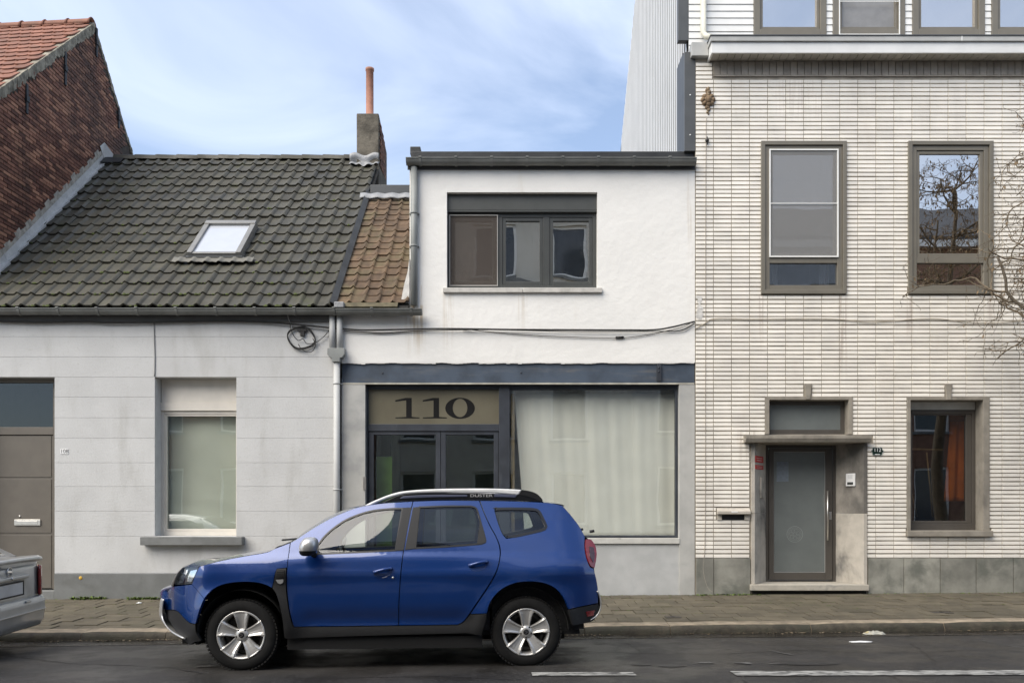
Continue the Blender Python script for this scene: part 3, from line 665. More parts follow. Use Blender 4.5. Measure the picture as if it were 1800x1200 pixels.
def wave_tile(w, l, amp, th, drop, peak=.78, wd=.15, n=11, tail=.0):
    mb = MB(); top = []; 
    for j, y in enumerate((0, .03, l)):
        for i in range(n):
            u = i / (n - 1); zz = amp * (math.exp(-((u - peak) / wd) ** 2) + math.exp(-((u - peak + 1) / wd) ** 2) + math.exp(-((u - peak - 1) / wd) ** 2))
            top.append(((u - .5) * w * 1.0, y, zz + drop * (1 - y / l) - (.005 if j == 0 else 0)))
    fs = [(j * n + i, j * n + i + 1, (j + 1) * n + i + 1, (j + 1) * n + i) for j in range(2) for i in range(n - 1)]
    mb.add(top, fs, True)
    fr = top[:n] + [(x, y + .002, z - th) for x, y, z in top[:n]]
    mb.add(fr, [(i, n + i, n + i + 1, i + 1) for i in range(n - 1)], False)
    e0 = [top[k * n] for k in range(3)] + [(x, y, z - th) for x, y, z in [top[k * n] for k in range(3)]]; mb.add(e0, [(0, 1, 4, 3), (1, 2, 5, 4)], False)
    e1 = [top[k * n + n - 1] for k in range(3)] + [(x, y, z - th) for x, y, z in [top[k * n + n - 1] for k in range(3)]]; mb.add(e1, [(0, 3, 4, 1), (1, 4, 5, 2)], False)
    return mb
NC = 25; TW = (XT1 - XT0) / NC; NRW = 17; TL = SL8 / NRW
t_me = wave_tile(TW + .004, TL + .06, .039, .030, .038).mesh('roof_tile', m_tile, fix=False)
# skylight zone left free of tiles
sk = [onroof(335, 458), onroof(430, 458), onroof(451, 403), onroof(363, 403)]
sx0, sx1 = (sk[0][0] + sk[3][0]) / 2, (sk[1][0] + sk[2][0]) / 2; ss0, ss1 = (sk[0][1] + sk[1][1]) / 2, (sk[2][1] + sk[3][1]) / 2
tiles = []
for r in range(NRW):
    for c in range(NC):
        x = XT0 + (c + .5) * TW; s = r * TL
        if sx0 - .02 < x < sx1 + .02 and ss0 - .22 < s < ss1 - .08: continue
        p = roof_pt(x, s); px = CX + FP * p.x / p.y
        tiles.append((px < -15, p.y, x, s))
tiles.sort(); rest = MB(); src = wave_tile(TW + .004, TL + .06, .039, .030, .038)
for i, (hid, yy, x, s) in enumerate(tiles):
    mw = Matrix.Translation(roof_pt(x, s, random.uniform(-.007, .007))) @ Q8 @ Matrix.Rotation(random.gauss(0, .012), 4, 'Z') @ Matrix.Rotation(random.gauss(0, .012), 4, 'Y')
    if i < 300 and not hid:
        o = bpy.data.objects.new('roof_tile', t_me); COL.objects.link(o); o.matrix_world = mw; o.parent = rf8; o.matrix_parent_inverse = rf8.matrix_world.inverted()
    else: rest.v += [tuple(mw @ Vector(v)) for v in src.v]; rest.f += [tuple(k + len(rest.v) - len(src.v) for k in f) for f in src.f]; rest.sm += src.sm
o = kid(rest, 'roof_tile_field', m_tile, rf8, fix=False); o['kind'] = 'stuff'
x = XT0 + .12; k = 0
while x < -2.78:
    mb = MB(); l = .46; ap = [(-.13, -.085), (-.085, .005), (0, .045), (.085, .005), (.13, -.085), (.115, -.09), (.075, -.012), (0, .025), (-.075, -.012), (-.115, -.09)]
    dz = .014 * 0
    mb.add([(x + dx, YR + q[0], ZR + .045 + q[1] + (.016 if dx == 0 else 0)) for dx in (0, min(l, -2.76 - x)) for q in ap], [(i, (i + 1) % 10, 10 + (i + 1) % 10, 10 + i) for i in range(10)] + [tuple(range(10)), tuple(range(19, 9, -1))])
    kid(mb, 'ridge_tile', m_tile, rf8); x += l - .03; k += 1
# moss tufts on the tiles
mb = MB()
for _ in range(190):
    c = random.randrange(NC); r = min(int(random.expovariate(.25)), NRW - 1); x = XT0 + (c + random.uniform(.2, .6)) * TW; s = r * TL + .01
    if sx0 - .05 < x < sx1 + .05 and ss0 - .3 < s < ss1: continue
    q = roof_pt(x, s - .012, .028); rr = random.uniform(.008, .032)
    mb.add([q + Vector((rr * math.cos(a) * random.uniform(.7, 1.6), 0, 0)) + U8 * rr * .7 * math.sin(a) for a in [2 * math.pi * k / 6 for k in range(6)]] + [q + N8 * rr * .9], [(k, (k + 1) % 6, 6) for k in range(6)], True)
o = kid(mb, 'moss', m_moss, rf8); o['kind'] = 'stuff'
# skylight
def rbox(mb, xa, xb, sa, sb, ha, hb): return mb.prism([(xa, sa), (xb, sa), (xb, sb), (xa, sb)], lambda p, k: roof_pt(p[0], p[1], ha + (hb - ha) * k))
mb = MB(); wv = .085
rbox(mb, sx0, sx0 + wv, ss0, ss1, -.02, .155); rbox(mb, sx1 - wv, sx1, ss0, ss1, -.02, .155); rbox(mb, sx0 + wv, sx1 - wv, ss0, ss0 + .06, -.02, .135); rbox(mb, sx0 + wv - .08, sx1 - wv + .08, ss1 - .12, ss1 - .002, -.018, .17)
skl = kid(mb, 'skylight', M('skylight aluminium', (.24, .235, .22), .42, .08, metal=.25), rf8, bev=.006)
mb = MB(); rbox(mb, sx0 + wv, sx1 - wv, ss0 + .06, ss1 - .12, .110, .118); kid(mb, 'skylight_pane', M('white blind behind glass', (.50, .52, .56), .08, .02, spec=.8, coat=.6), skl)
mb = MB(); rbox(mb, sx0 - .02, sx1 + .02, ss0 - .05, ss0 - .003, -.01, .09); kid(mb, 'skylight_base', m_trim, skl)
mb = MB(); xa, xb = sx0 - .22, sx1 + .22
def apf(u, v):
    x = xa + (xb - xa) * u; ph = ((x - XT0) / TW) % 1; am = .036 * (math.exp(-((ph - .78) / .15) ** 2) + math.exp(-((ph + .22) / .15) ** 2))
    return tuple(roof_pt(x, ss0 - .20 + .17 * v + .02 * math.sin(ph * 6.28), .066 + am * (1 - .3 * v)))
mb.grid(70, 5, apf); ap_o = kid(mb, 'skylight_apron', M('painted lead apron', (.15, .145, .125), .7, .12, 8), skl); ap_o.modifiers.new('s', 'SOLIDIFY').thickness = .006
# lead flashing against the brick gable, stepped mortar above it
mb = MB(); n = 24
for i in range(n):
    a, b = SL8 * i / n, SL8 * (i + 1) / n - (.004 if i % 6 == 5 else 0)
    mb.add([roof_pt(XG + .02, a, .02), roof_pt(XT0 + .03, a, .045), roof_pt(XT0 + .03, b, .045), roof_pt(XG + .02, b, .02), roof_pt(XG + .022, a, .13), roof_pt(XG + .022, b, .13), roof_pt(XT0 + .03, a, .0), roof_pt(XT0 + .03, b, .0)], [(0, 1, 2, 3), (4, 0, 3, 5), (1, 6, 7, 2)])
kid(mb, 'flashing', m_lead, rf8)
mb = MB(); n = 60
for i in range(n):
    a, b = SL8 * i / n, SL8 * (i + 1) / n; hh = .20 + .06 * mnoise.noise((a * 2.5, 0, 0)) + (.05 if i % 4 < 2 else 0)
    mb.add([roof_pt(XG + .018, a, .12), roof_pt(XG + .018, b, .12), roof_pt(XG + .014, b, hh), roof_pt(XG + .014, a, hh), roof_pt(XG - .002, b, hh), roof_pt(XG - .002, a, hh)], [(0, 1, 2, 3), (3, 2, 4, 5)])
kid(mb, 'flashing_mortar', M('pale flashing mortar', (.40, .37, .31), .95, .25, 10, .02, 20), rf8)
mb = MB(); rbox(mb, XG + .04, XG + .44, SL8 - .34, SL8 - .06, .045, .07); kid(mb, 'roof_patch', m_blackroof, rf8)
mb = MB(); mb.add([roof_pt(XG + .03, SL8 - .1, .05), roof_pt(XG + .22, SL8, .06), roof_pt(XG + .04, SL8 + .12, .3), roof_pt(XG + .028, SL8 - .1, .30)], [(0, 1, 2, 3)]); o = kid(mb, 'flashing_cap', m_lead, rf8); o.modifiers.new('s', 'SOLIDIFY').thickness = .01
# chimney
mb = MB(); ca, cb = fx(627, 17.3), fx(666, 17.3); zc = fz(199, 17.3)
pts = [(ca, 17.3), (cb, 17.3), (cb + .02, 18.25), (ca, 18.25)]
def chf(p, k): return (p[0] + .02 * mnoise.noise((p[0] * 3, p[1] * 3, k)), p[1], (8.0 if k == 0 else zc - (.42 if p[1] > 18 and p[0] > ca + .2 else .0)))
mb.prism(pts, chf); ch = kid(mb, 'chimney', m_chim, rf8, bev=.02)
for r in range(16):
    for c in range(4):
        z0 = 8.45 + r * .068; y0 = 17.36 + c * .215 + (r % 2) * .05
        if z0 + .06 > zc - .50 * (y0 + .1 - 17.3): continue
        mb = MB(); brick_shape(mb, y0, z0, .2, .056, cb + .008, .014); kid(mb, 'brick', m_brick, ch, fix=False)
mb = MB(); cpx, cpy = fx(650, 17.55), 17.55
mb.lathe([(0, zc - .08), (.094, zc - .08), (.094, zc + .02), (.078, zc + .03), (.076, fz(126, 17.55)), (.088, fz(125, 17.55)), (.088, fz(121, 17.55)), (.066, fz(121, 17.55)), (.066, zc + .1)], (cpx, cpy, 0), 'z', 24); kid(mb, 'chimney_pot', m_pot, ch)
mb = MB()
def lf_(u, v):
    x = ca - .14 + (cb - ca + .14) * u; s0 = SL8 - .48 + .05 * math.sin(u * 9)
    return tuple(roof_pt(x, s0 + .25 * v, .065 + .02 * math.sin(u * 22) * (1 - v))) if v < .6 else (x + .05 * (1 - u) * 0, 17.285, roof_pt(x, s0 + .25 * .6, .07).z + (v - .6) * .35)
mb.grid(22, 8, lf_); o = kid(mb, 'chimney_flashing', m_leadwhite, ch); o.modifiers.new('s', 'SOLIDIFY').thickness = .008
# number plate 108, studs
pl = tag(pbox(106.5, 120.5, 788.5, 797.5, F - .006, F - .0005).build('house_number', m_white, bev=.001), 'small white plate reading 108 beside the taupe door', 'number plate')
text_obj('digits', '108', .082, m_black, pl, (fx(113.5), F - .0065, fz(793)), ext=.0006)
mb = MB(); mb.lathe([(0, -.004), (.026, -.004), (.028, 0)], (fx(143), F - .022, fz(1015)), 'y', 14); tag(mb.build('survey_marker', M('ochre paint', (.55, .33, .04), .7)), 'small round yellow marker on the grey plinth', 'marker')
def mesh_mat(name, col, fac):
    m = bpy.data.materials.new(name); m.use_nodes = True; nt = m.node_tree; b = nt.nodes['Principled BSDF']; b.inputs['Base Color'].default_value = (*col, 1); b.inputs['Roughness'].default_value = .7
    t = nt.nodes.new('ShaderNodeBsdfTransparent'); x = nt.nodes.new('ShaderNodeMixShader'); x.inputs[0].default_value = fac
    nt.links.new(t.outputs[0], x.inputs[1]); nt.links.new(b.outputs[0], x.inputs[2]); nt.links.new(x.outputs[0], nt.nodes['Material Output'].inputs['Surface']); return m
# ================================================================= house 110: white rendered house with shopfront
h110 = thing('shop_house', 'white rendered two storey house with shopfront numbered 110', 'house', loc=(.1, F, 0))
XL, XR = fx(600.5), fx(1221.5)      # party lines
XU = fx(720)                        # left edge of the raised upper storey
zB = fz(637); zTop = fz(297)
W110 = (fx(785.5), fx(1050), fz(505.5), fz(338))
def noisy_plate(mb, x0, x1, z0, z1, y, nx, nz, hole=None): pass
mb = wall_mesh(XL, XR, zB, fz(548), F, F + .36, [])
wall_mesh(XU, XR, fz(548), zTop, F, F + .36, [W110], mb)
wl110 = kid(mb, 'wall', m_render, h110)
# ragged lower edge of the render over the beam
mb = MB(); n = 90
for i in range(n):
    a = XL + (XR - .01 - XL) * i / n; b = XL + (XR - .01 - XL) * (i + 1) / n; d = .012 + .016 * mnoise.noise((a * 4, 3, 0)) + (.008 if random.random() < .06 else 0)
    mb.box(a, b, F + .002, F + .03, zB - d, zB)
kid(mb, 'render_edge', m_render, wl110)
# flat roof, black upstand, gutter
mb = MB(); mb.box(XU + .01, XR, F + .02, 21, zTop, zTop + .12); mb.box(XU + .02, XR - .001, F + .05, F + .25, zTop + .121, fz(263.5)); mb.box(XU - .0, XU + .16, F + .06, F + .5, fz(268), fz(254.5)); rf10 = kid(mb, 'flat_roof', m_blackroof, h110, bev=.01)
mb = MB(); mb.box(XU + .015, XR, F + .36, 21, 3, zTop - .001); kid(mb, 'side_walls', m_render_edge, h110)
gutter('gutter', fx(714, 13.08), fx(1223.5, 13.08), 13.105, fz(280, 13.08), .082, h110, .545, fx(738, 13.0))
mb = MB(); mb.box(XU - .03, XR, F - .018, F - .001, fz(299), zTop + .1); kid(mb, 'gutter_board', m_trim, h110)
# downpipe of the upper gutter
px = fx(728, F - .06)
mb = MB(); mb.tube([(px, F - .06, fz(297)), (px, F - .06, fz(538))], .052, 14); dp = kid(mb, 'downpipe', m_zincpipe, h110)
for y in (377, 434.5):
    mb = MB(); mb.tube([(px, F - .06, fz(y) - .012), (px, F - .06, fz(y) + .012)], .06, 14); mb.box(px - .075, px + .075, F - .03, F - .002, fz(y) - .01, fz(y) + .01); kid(mb, 'pipe_clip', m_zincpipe, dp)
# lower gutter and brown tiled strip roof
gutter('gutter', fx(591, 13.02), fx(742, 13.02), 13.04, fz(542.5, 12.95), .08, h110, .60, fx(653, 12.95))
mb = MB(); mb.box(fx(588, 12.98), fx(605, 12.98), 12.94, 13.1, fz(541, 12.98), fz(531, 12.98)); kid(mb, 'gutter_joint_flashing', m_leadwhite, h110, bev=.01)
XB0, XB1 = -2.70, XU - .005
stop = onroof(690, 351)[1]
mb = MB(); mb.prism([(-2.699, -.02), (XB1, -.02), (XB1, stop), (-2.699, stop)], lambda p, k: roof_pt(p[0], p[1], -.03 * (1 + k))); rfb = kid(mb, 'strip_roof', m_under, h110)
NB = 5; BW = (XB1 - XB0) / NB; NRB = 17; BL = (stop - .14) / NRB
bt = wave_tile(BW + .004, BL + .05, .042, .02, .024, peak=.90, wd=.11); bt_me = bt.mesh('roof_tile', m_tile_brown, fix=False)
for r in range(NRB):
    for c in range(NB):
        o = bpy.data.objects.new('roof_tile', bt_me); COL.objects.link(o)
        o.matrix_world = Matrix.Translation(roof_pt(XB0 + (c + .5) * BW, .12 + r * BL, random.uniform(-.006, .006))) @ Q8 @ Matrix.Rotation(random.gauss(0, .014), 4, 'Z') @ Matrix.Rotation(random.gauss(0, .012), 4, 'X'); o.parent = rfb; o.matrix_parent_inverse = rfb.matrix_world.inverted()
mb = MB(); rbox(mb, XB0 - .02, XB1 - .16, -.01, .115, -.02, .02); kid(mb, 'eaves_board', M('mossy eaves board', (.10, .085, .05), .9, .3, 9), rfb)
mb = MB()
for i in range(20):
    a, b = SL8 * i / 20, SL8 * (i + 1) / 20
    if a > stop + .1: break
    mb.add([roof_pt(XT1 - .01, a, .10), roof_pt(XB0 + .02, a, .05), roof_pt(XB0 + .02, b, .05), roof_pt(XT1 - .01, b, .10), roof_pt(XT1 - .01, a, -.02), roof_pt(XT1 - .01, b, -.02)], [(0, 1, 2, 3), (4, 0, 3, 5)])
kid(mb, 'valley_flashing', M('dark valley lead', (.035, .037, .038), .6, .25, 3, .004, 20), rfb)
mb = MB(); mb.grid(20, 4, lambda u, v: tuple(roof_pt(XB0 - .15 + (XB1 - XB0 + .15) * u, stop - .10 + .14 * v, .07 + .035 * v + .012 * math.sin(u * 30)))); o = kid(mb, 'top_flashing', m_leadwhite, rfb); o.modifiers.new('s', 'SOLIDIFY').thickness = .008
yc = roof_pt(0, stop + .05).y; mb = MB(); mb.box(fx(651, yc), XB1, yc, yc + 2.0, fz(345, yc), fz(324.5, yc)); kid(mb, 'roof_cap', m_trim, rfb, bev=.01)
mb = MB(); mb.box(fx(648, yc) - .1, XB1, yc + .05, yc + 3.0, 4, fz(346, yc)); kid(mb, 'cap_wall', m_trim, rfb)
# white fillet at the foot of the upper wall
mb = MB(); mb.prism([(fx(704), fz(537)), (fx(720), fz(537)), (fx(720), fz(455)), (fx(717), fz(478)), (fx(711), fz(500))], lambda p, k: (p[0], F - .03 + .5 * k, p[1])); kid(mb, 'wall_fillet', m_render_edge, wl110)
# upper window
m_brown_mesh = mesh_mat('brown insect mesh', (.10, .078, .062), .36)
x0, x1, z0, z1 = W110[0] + .001, W110[1] - .001, W110[2] + .001, W110[3] - .001; yw = F + .12
room(h110, x0 - .3, x1 + .3, z0 - .3, z1 + .2, F + .365, 2.4, M('dim upper room', (.20, .18, .16), .95))
pX = lambda p: fx(p, yw); pZ = lambda p: fz(p, yw)
mb = MB(); zf1 = pZ(375)
mb.frame(x0, x1, z0, zf1, .06, yw, yw + .09, wb=.07); 
for p in (877.5, 960.5): mb.box(pX(p) - .05, pX(p) + .05, yw + .001, yw + .09, z0 + .071, zf1 - .061)
wn = kid(mb, 'window', m_anthra, h110, bev=.004)
mb = MB(); mb.box(x0, x1, yw - .045, yw + .07, pZ(371), z1); sb = kid(mb, 'shutter_box', m_anthra2, wn, bev=.005)
mb = MB(); mb.box(x0 + .01, x1 - .01, yw - .055, yw + .02, zf1 + .002, pZ(371) - .004); kid(mb, 'shutter_end_bar', m_anthra, wn, bev=.004)
panes = ((x0 + .06, pX(877.5) - .05), (pX(877.5) + .05, pX(960.5) - .05), (pX(960.5) + .05, x1 - .06))
for i, (a, b) in enumerate(panes):
    mb = MB(); mb.frame(a + .002, b - .002, z0 + .073, zf1 - .063, .055, yw + .012, yw + .08); sh = kid(mb, 'sash', m_anthra, wn, bev=.004)
    mb = MB(); mb.box(a + .057, b - .057, yw + .045, yw + .053, z0 + .128, zf1 - .118); kid(mb, 'pane', g_up110, sh)
    if i == 0:
        mb = MB(); mb.frame(a - .03, b + .03, z0 + .05, zf1 - .03, .014, yw - .025, yw - .003); scf = kid(mb, 'screen_frame', M('pale screen edge', (.30, .29, .27), .5), sh)
        mb = MB(); mb.box(a - .016, b + .016, yw - .010, yw - .008, z0 + .064, zf1 - .044); kid(mb, 'screen_mesh', m_brown_mesh, scf)
mb = MB(); mb.box(fx(779), fx(918.5), F - .05, F - .001, fz(515), fz(507)); mb.box(fx(919.5), fx(1058), F - .05, F - .001, fz(515), fz(507)); mb.box(W110[0] + .001, W110[1] - .001, F + .001, yw, fz(514), W110[2] - .001); kid(mb, 'window_sill', M('pale sill stone', (.50, .48, .44), .8, .12, 8, dirt=(.25, .24, .2), dirt_amt=.4), h110, bev=.004)
# pale curtains inside the upper window
for (a, b) in ((pX(800), pX(815)), (pX(1018), pX(1036))):
    mb = MB(); mb.grid(26, 12, lambda u, v: (a + (b - a) * u + .08 * (1 - v) * (u - .5), F + .50 + .025 * math.sin(u * 22 + v), z0 + .05 + (z1 - z0 - .3) * v)); o = mb.build('curtain', m_curtain_w); tag(o, 'white curtain behind the insect screened sash of the anthracite upper window' if a < pX(900) else 'white curtain gathered behind a clear sash of the anthracite upper window', 'curtain', 'curtains in the upper anthracite window'); o.modifiers.new('s', 'SOLIDIFY').thickness = .003
# steel beam with lip and bracket
mb = MB(); xa, xb = XL + .002, XR - .002; mb.box(xa, xb, F + .03, F + .04, fz(670), zB - .001); mb.box(xa, xb, F + .002, F + .0395, fz(672.5), fz(669.8)); mb.box(xa, xb, F + .0405, F + .34, fz(672.5), fz(640)); bmx = kid(mb, 'steel_beam', m_beam, h110)
mb = MB(); mb.box(fx(1154.5), fx(1162.5), F - .012, F + .029, fz(670), fz(640)); br = kid(mb, 'beam_bracket', m_navy, bmx, bev=.003)
for (p, q) in ((672, 655), (916, 654.5), (1158, 653), (1158, 646)):
    mb = MB(); yy = F + .03 if p != 1158 else F - .012; mb.lathe([(0, -.008), (.012, -.008), (.014, 0)], (fx(p), yy, fz(q)), 'y', 10); kid(mb, 'bolt', m_navy, bmx)
mb = MB(); mb.box(fx(601), fx(1220.5), F - .004, F + .03, fz(675.2), fz(672.6)); kid(mb, 'beam_lip', m_rustlip, bmx)
# stone piers, sill and base of the shopfront
OP = (fx(642), fx(1194)); zS = fz(675.5)
mb = MB(); mb.box(XL, OP[0], F + .001, F + .34, -.2, zS); kid(mb, 'pier', m_concrete, h110, bev=.004)
mb = MB(); mb.box(OP[1], XR, F + .001, F + .34, -.2, zS); kid(mb, 'pier', m_concrete, h110, bev=.004)
mb = MB(); mb.box(fx(897), OP[1] - .001, F + .02, F + .34, -.2, fz(955.5)); kid(mb, 'shop_base', m_concrete2, h110)
mb = MB(); mb.box(fx(895), fx(1194.5), F - .012, F + .34, fz(955), fz(945.5)); kid(mb, 'shop_sill', M('worn white sill', (.52, .51, .47), .8, .1, 5, dirt=(.12, .11, .1), dirt_amt=.7, dirt_scale=(6, 6, 6), dirt_lo=.6, dirt_hi=.7), h110, bev=.004)
# shopfront joinery
ys = F + .10; sX = lambda p: fx(p, ys); sZ = lambda p: fz(p, ys)
xa, xb = OP[0] + .001, OP[1] - .001; zt = zS - .001; zsill = fz(945) + .001
mb = MB(); xm0, xm1 = sX(877), sX(896)
mb.box(xa, sX(647.5), ys, ys + .1, .05, zt); mb.box(sX(1187.5), xb, ys, ys + .1, zsill, zt); mb.box(xm0, xm1, ys - .02, ys + .1, .05, zt)
mb.box(sX(647.5), xm0, ys + .001, ys + .1, sZ(684), zt); mb.box(xm1, sX(1187.5), ys + .001, ys + .1, sZ(684.5), zt); mb.box(xm1, sX(1187.5), ys + .001, ys + .1, zsill, sZ(940.5))
mb.box(sX(647.5), xm0, ys - .01, ys + .1, sZ(757.5), sZ(745)); sf = kid(mb, 'shopfront', m_navy, h110, bev=.005)
mb = MB(); mb.box(sX(647.5), xm0, ys + .04, ys + .048, sZ(745), sZ(684)); tr = kid(mb, 'transom_pane', m_frost110, sf)
mb = MB(); mb.box(xm1, sX(1187.5), ys + .04, ys + .048, sZ(940.5), sZ(684.5)); kid(mb, 'shop_pane', g_shop, sf)
for (a, b) in ((648.3, 774.3), (775.2, 876.4)):
    mb = MB(); mb.frame(sX(a), sX(b), .12, sZ(758.2), .075, ys + .006, ys + .075, wb=.2, wt=.05); lfv = kid(mb, 'shop_door', m_navy, sf, bev=.004)
    mb = MB(); mb.box(sX(a) + .075, sX(b) - .075, ys + .035, ys + .043, .32, sZ(758.2) - .05); kid(mb, 'pane', glass('hall door glass', .08, (.85, .9, .85), wobble=.001), lfv)
mb = MB(); mb.box(sX(640.5), sX(645.5), ys - .115, ys - .101, sZ(860), sZ(838)); kid(mb, 'hinge', m_steel, sf)
# 110 numerals: wide slab serif digits cut from film
def poly_part(loops, y, name, parent, mat, th=.002):
    mb = MB()
    for lp in loops: mb.prism(lp, lambda p, k: (p[0], y - th * k, p[1]))
    return kid(mb, name, mat, parent)
def nz(x, y): return (sX(630 + x / 5.4536), sZ(660 + y / 5.4545))
one = [(350, 245), (352, 232), (450, 210), (508, 210), (508, 392), (585, 398), (585, 406), (352, 406), (352, 398), (455, 392), (455, 235)]
m_num = M('numeral film', (.012, .0115, .0115), .8, spec=.15)
for dx in (0, 263):
    pts = [(x + dx, y) for x, y in one]; pts = [(350 + dx, 245), (352 + dx, 232), (450 + dx, 210), (508 + dx, 210), (508 + dx, 392), (583 + dx, 398), (583 + dx, 406), (352 + dx, 406), (352 + dx, 398), (455 + dx, 392), (455 + dx, 233)]
    if dx: pts = [(min(x, 846), y) for x, y in pts]
    lo = [nz(*p) for p in pts]
    poly_part([[lo[i] for i in (0, 1, 2, 10)], [lo[i] for i in (10, 2, 3, 4, 9)], [lo[i] for i in (9, 4, 5, 6, 7, 8)]], ys + .0395, 'numeral', tr, m_num)
mb = MB(); n = 48; vs = []
for k in range(n):
    a = 2 * math.pi * k / n
    o_ = nz(973 + 142 * math.cos(a), 309 + 101 * math.sin(a)); i_ = nz(973 + 70 * math.cos(a), 306 + 88 * math.sin(a))
    for (p) in (o_, i_): vs += [(p[0], ys + .0395, p[1]), (p[0], ys + .0375, p[1])]
mb.add(vs, [(4 * k + 1, 4 * ((k + 1) % n) + 1, 4 * ((k + 1) % n) + 3, 4 * k + 3) for k in range(n)] + [(4 * k, 4 * ((k + 1) % n), 4 * ((k + 1) % n) + 1, 4 * k + 1) for k in range(n)] + [(4 * k + 2, 4 * k + 3, 4 * ((k + 1) % n) + 3, 4 * ((k + 1) % n) + 2) for k in range(n)]); kid(mb, 'numeral', m_num, tr)
# interior of the shop
room(h110, XL + .05, XR - .05, .05, zS + .2, F + .345, 3.2, M('pale shop room', (.42, .42, .38), .9))
mb = MB(); mb.box(sX(888), sX(891), F + .4, F + 2.6, .1, zS); kid(mb, 'partition', m_wood, h110)
mb = MB(); mb.box(sX(680), sX(683), F + .5, F + 2.2, .1, zS - .2); mb.box(sX(683), sX(880), F + 1.5, F + 1.53, .1, zS - .1); kid(mb, 'hall_screen', M('hall screen', (.10, .105, .09), .8, .3, 1.5), h110)
mb = MB(); mb.box(sX(656), sX(684), F + .42, F + .44, .1, sZ(800)); kid(mb, 'hall_panel', M('green hall panel', (.15, .24, .05), .8, .5, 1.5), h110)
# the sheer curtain
mb = MB(); cx0, cx1 = sX(904), sX(1192); cz0, cz1 = sZ(945), sZ(688)
def cf(u, v):
    left = cx0 + .22 * (1 - v) ** 1.2 * (1 - .25 * (1 - v)); x = left + (cx1 - left) * u
    f = .006 * math.sin(u * 46 + .6 * math.sin(v * 2.2)) + .009 * math.sin(u * 19 + 1.1 + .5 * v) + .003 * math.sin(u * 87 + v)
    return (x, ys + .21 + f * (.55 + .45 * v) + .02 * (1 - v), cz0 + (cz1 - cz0) * v)
mb.grid(150, 24, cf); o = mb.build('shop_curtain', m_curtain); tag(o, 'pale sheer curtain hanging behind the big shop window', 'curtain'); o.modifiers.new('s', 'SOLIDIFY').thickness = .002
mb = MB(); mb.box(sX(898), sX(904.5), ys + .12, ys + .16, sZ(945), sZ(690)); kid(mb, 'timber_post', m_wood, h110, bev=.003)
# two short pipes, hopper and shared downpipe between the low house and the shop house
dp = thing('downpipe', 'painted grey downpipe with rainwater hopper and two short inlet pipes', 'downpipe', loc=(fx(592), F - .06, gz(fx(592), F)))
yp = F - .07; hX = lambda p: fx(p, yp); hZ = lambda p: fz(p, yp)
for p in (584, 597): mb = MB(); mb.tube([(hX(p), yp, hZ(551)), (hX(p), yp, hZ(614))], .046, 14); kid(mb, 'inlet_pipe', m_pipe_light, dp)
mb = MB(); mb.prism([(hX(577), hZ(613)), (hX(607), hZ(613)), (hX(607), hZ(624)), (hX(603), hZ(629)), (hX(599), hZ(630.5)), (hX(599), hZ(637)), (hX(585.5), hZ(637)), (hX(585.5), hZ(630.5)), (hX(581), hZ(629)), (hX(577), hZ(624))], lambda p, k: (p[0], yp - .075 + .13 * k, p[1])); kid(mb, 'hopper', m_zincpipe, dp, bev=.005)
mb = MB(); mb.tube([(hX(592), yp, hZ(637)), (hX(592), yp, gz(fx(592), F) + .01)], .050, 14); kid(mb, 'pipe', m_pipe_light, dp)
for y in (674, 860): mb = MB(); mb.tube([(hX(592), yp, hZ(y) - .009), (hX(592), yp, hZ(y) + .009)], .057, 14); mb.box(hX(592) - .07, hX(592) + .07, yp + .04, F - .001, hZ(y) - .008, hZ(y) + .008); kid(mb, 'pipe_clip', m_pipe_light, dp)

# ================================================================= house 112: cream glazed brick house
h112 = thing('glazed_brick_house', 'cream glazed brick house with taupe windows and white cornice', 'house', loc=(fx(1222) + 4, F, 0))
X2 = fx(1222.5); X2b = fx(2020); zP = fz(980.5); zC = 8.395
wa = (fx(1338), fx(1485.5), fz(516), fz(251)); wb = (fx(1596), fx(1742.5), fz(516), fz(251)); wc = (fx(1854), fx(1990), fz(516), fz(251))
dt = (fx(1344.5), fx(1498), fz(765), fz(696.5)); dd = (fx(1319.5), fx(1523.5), -.3, fz(763)); wl_ = (fx(1593.5), fx(1738), fz(942), fz(697.5)); lbx = (fx(1259), fx(1317.5), fz(914), fz(892)); wl2 = (fx(1850), fx(1990), fz(942), fz(697.5))
hl = [wa, wb, wc, dt, dd, wl_, wl2]
mb = wall_mesh(X2, X2b, -.3, zC + .3, F, F + .36, [wa, wb, wc, dt, (fx(1327), fx(1516), -.3, fz(763)), (wl_[0] + .04, wl_[1] - .03, wl_[2] + .04, wl_[3] - .03), (wl2[0] + .04, wl2[1] - .03, wl2[2] + .04, wl2[3] - .03)])
wl112 = kid(mb, 'wall', m_joint112, h112)
PH, PWB = 7.43 / 113.636, 31.68 / 113.636; BHT, BWD = .0505, PWB - .0085
def gbrick(mb, x0, x1, z0, z1):
    d, i = .016, .003
    mb.add([(x0, F, z0), (x1, F, z0), (x1, F, z1), (x0, F, z1), (x0 + i, F - d, z0 + i), (x1 - i, F - d, z0 + i), (x1 - i, F - d, z1 - i), (x0 + i, F - d, z1 - i)], [(4, 5, 6, 7), (0, 1, 5, 4), (1, 2, 6, 5), (2, 3, 7, 6), (3, 0, 4, 7)])
b0 = MB(); gbrick(b0, 0, BWD, 0, BHT); gb_me = b0.mesh('brick', m_glaze); rest = MB(); parts_n = 0; cand = []
r = 0; z = zP + .012
xj0 = fx(1254.4) - PWB * 1
hsub = hl + [(fx(1412), fx(1426.5), fz(700), fz(674)), (fx(1660), fx(1671), fz(700), fz(674)), lbx, (fx(1311), fx(1534), fz(777), fz(762.5)), (fx(1592), fx(1742), fz(943.5), fz(931))]
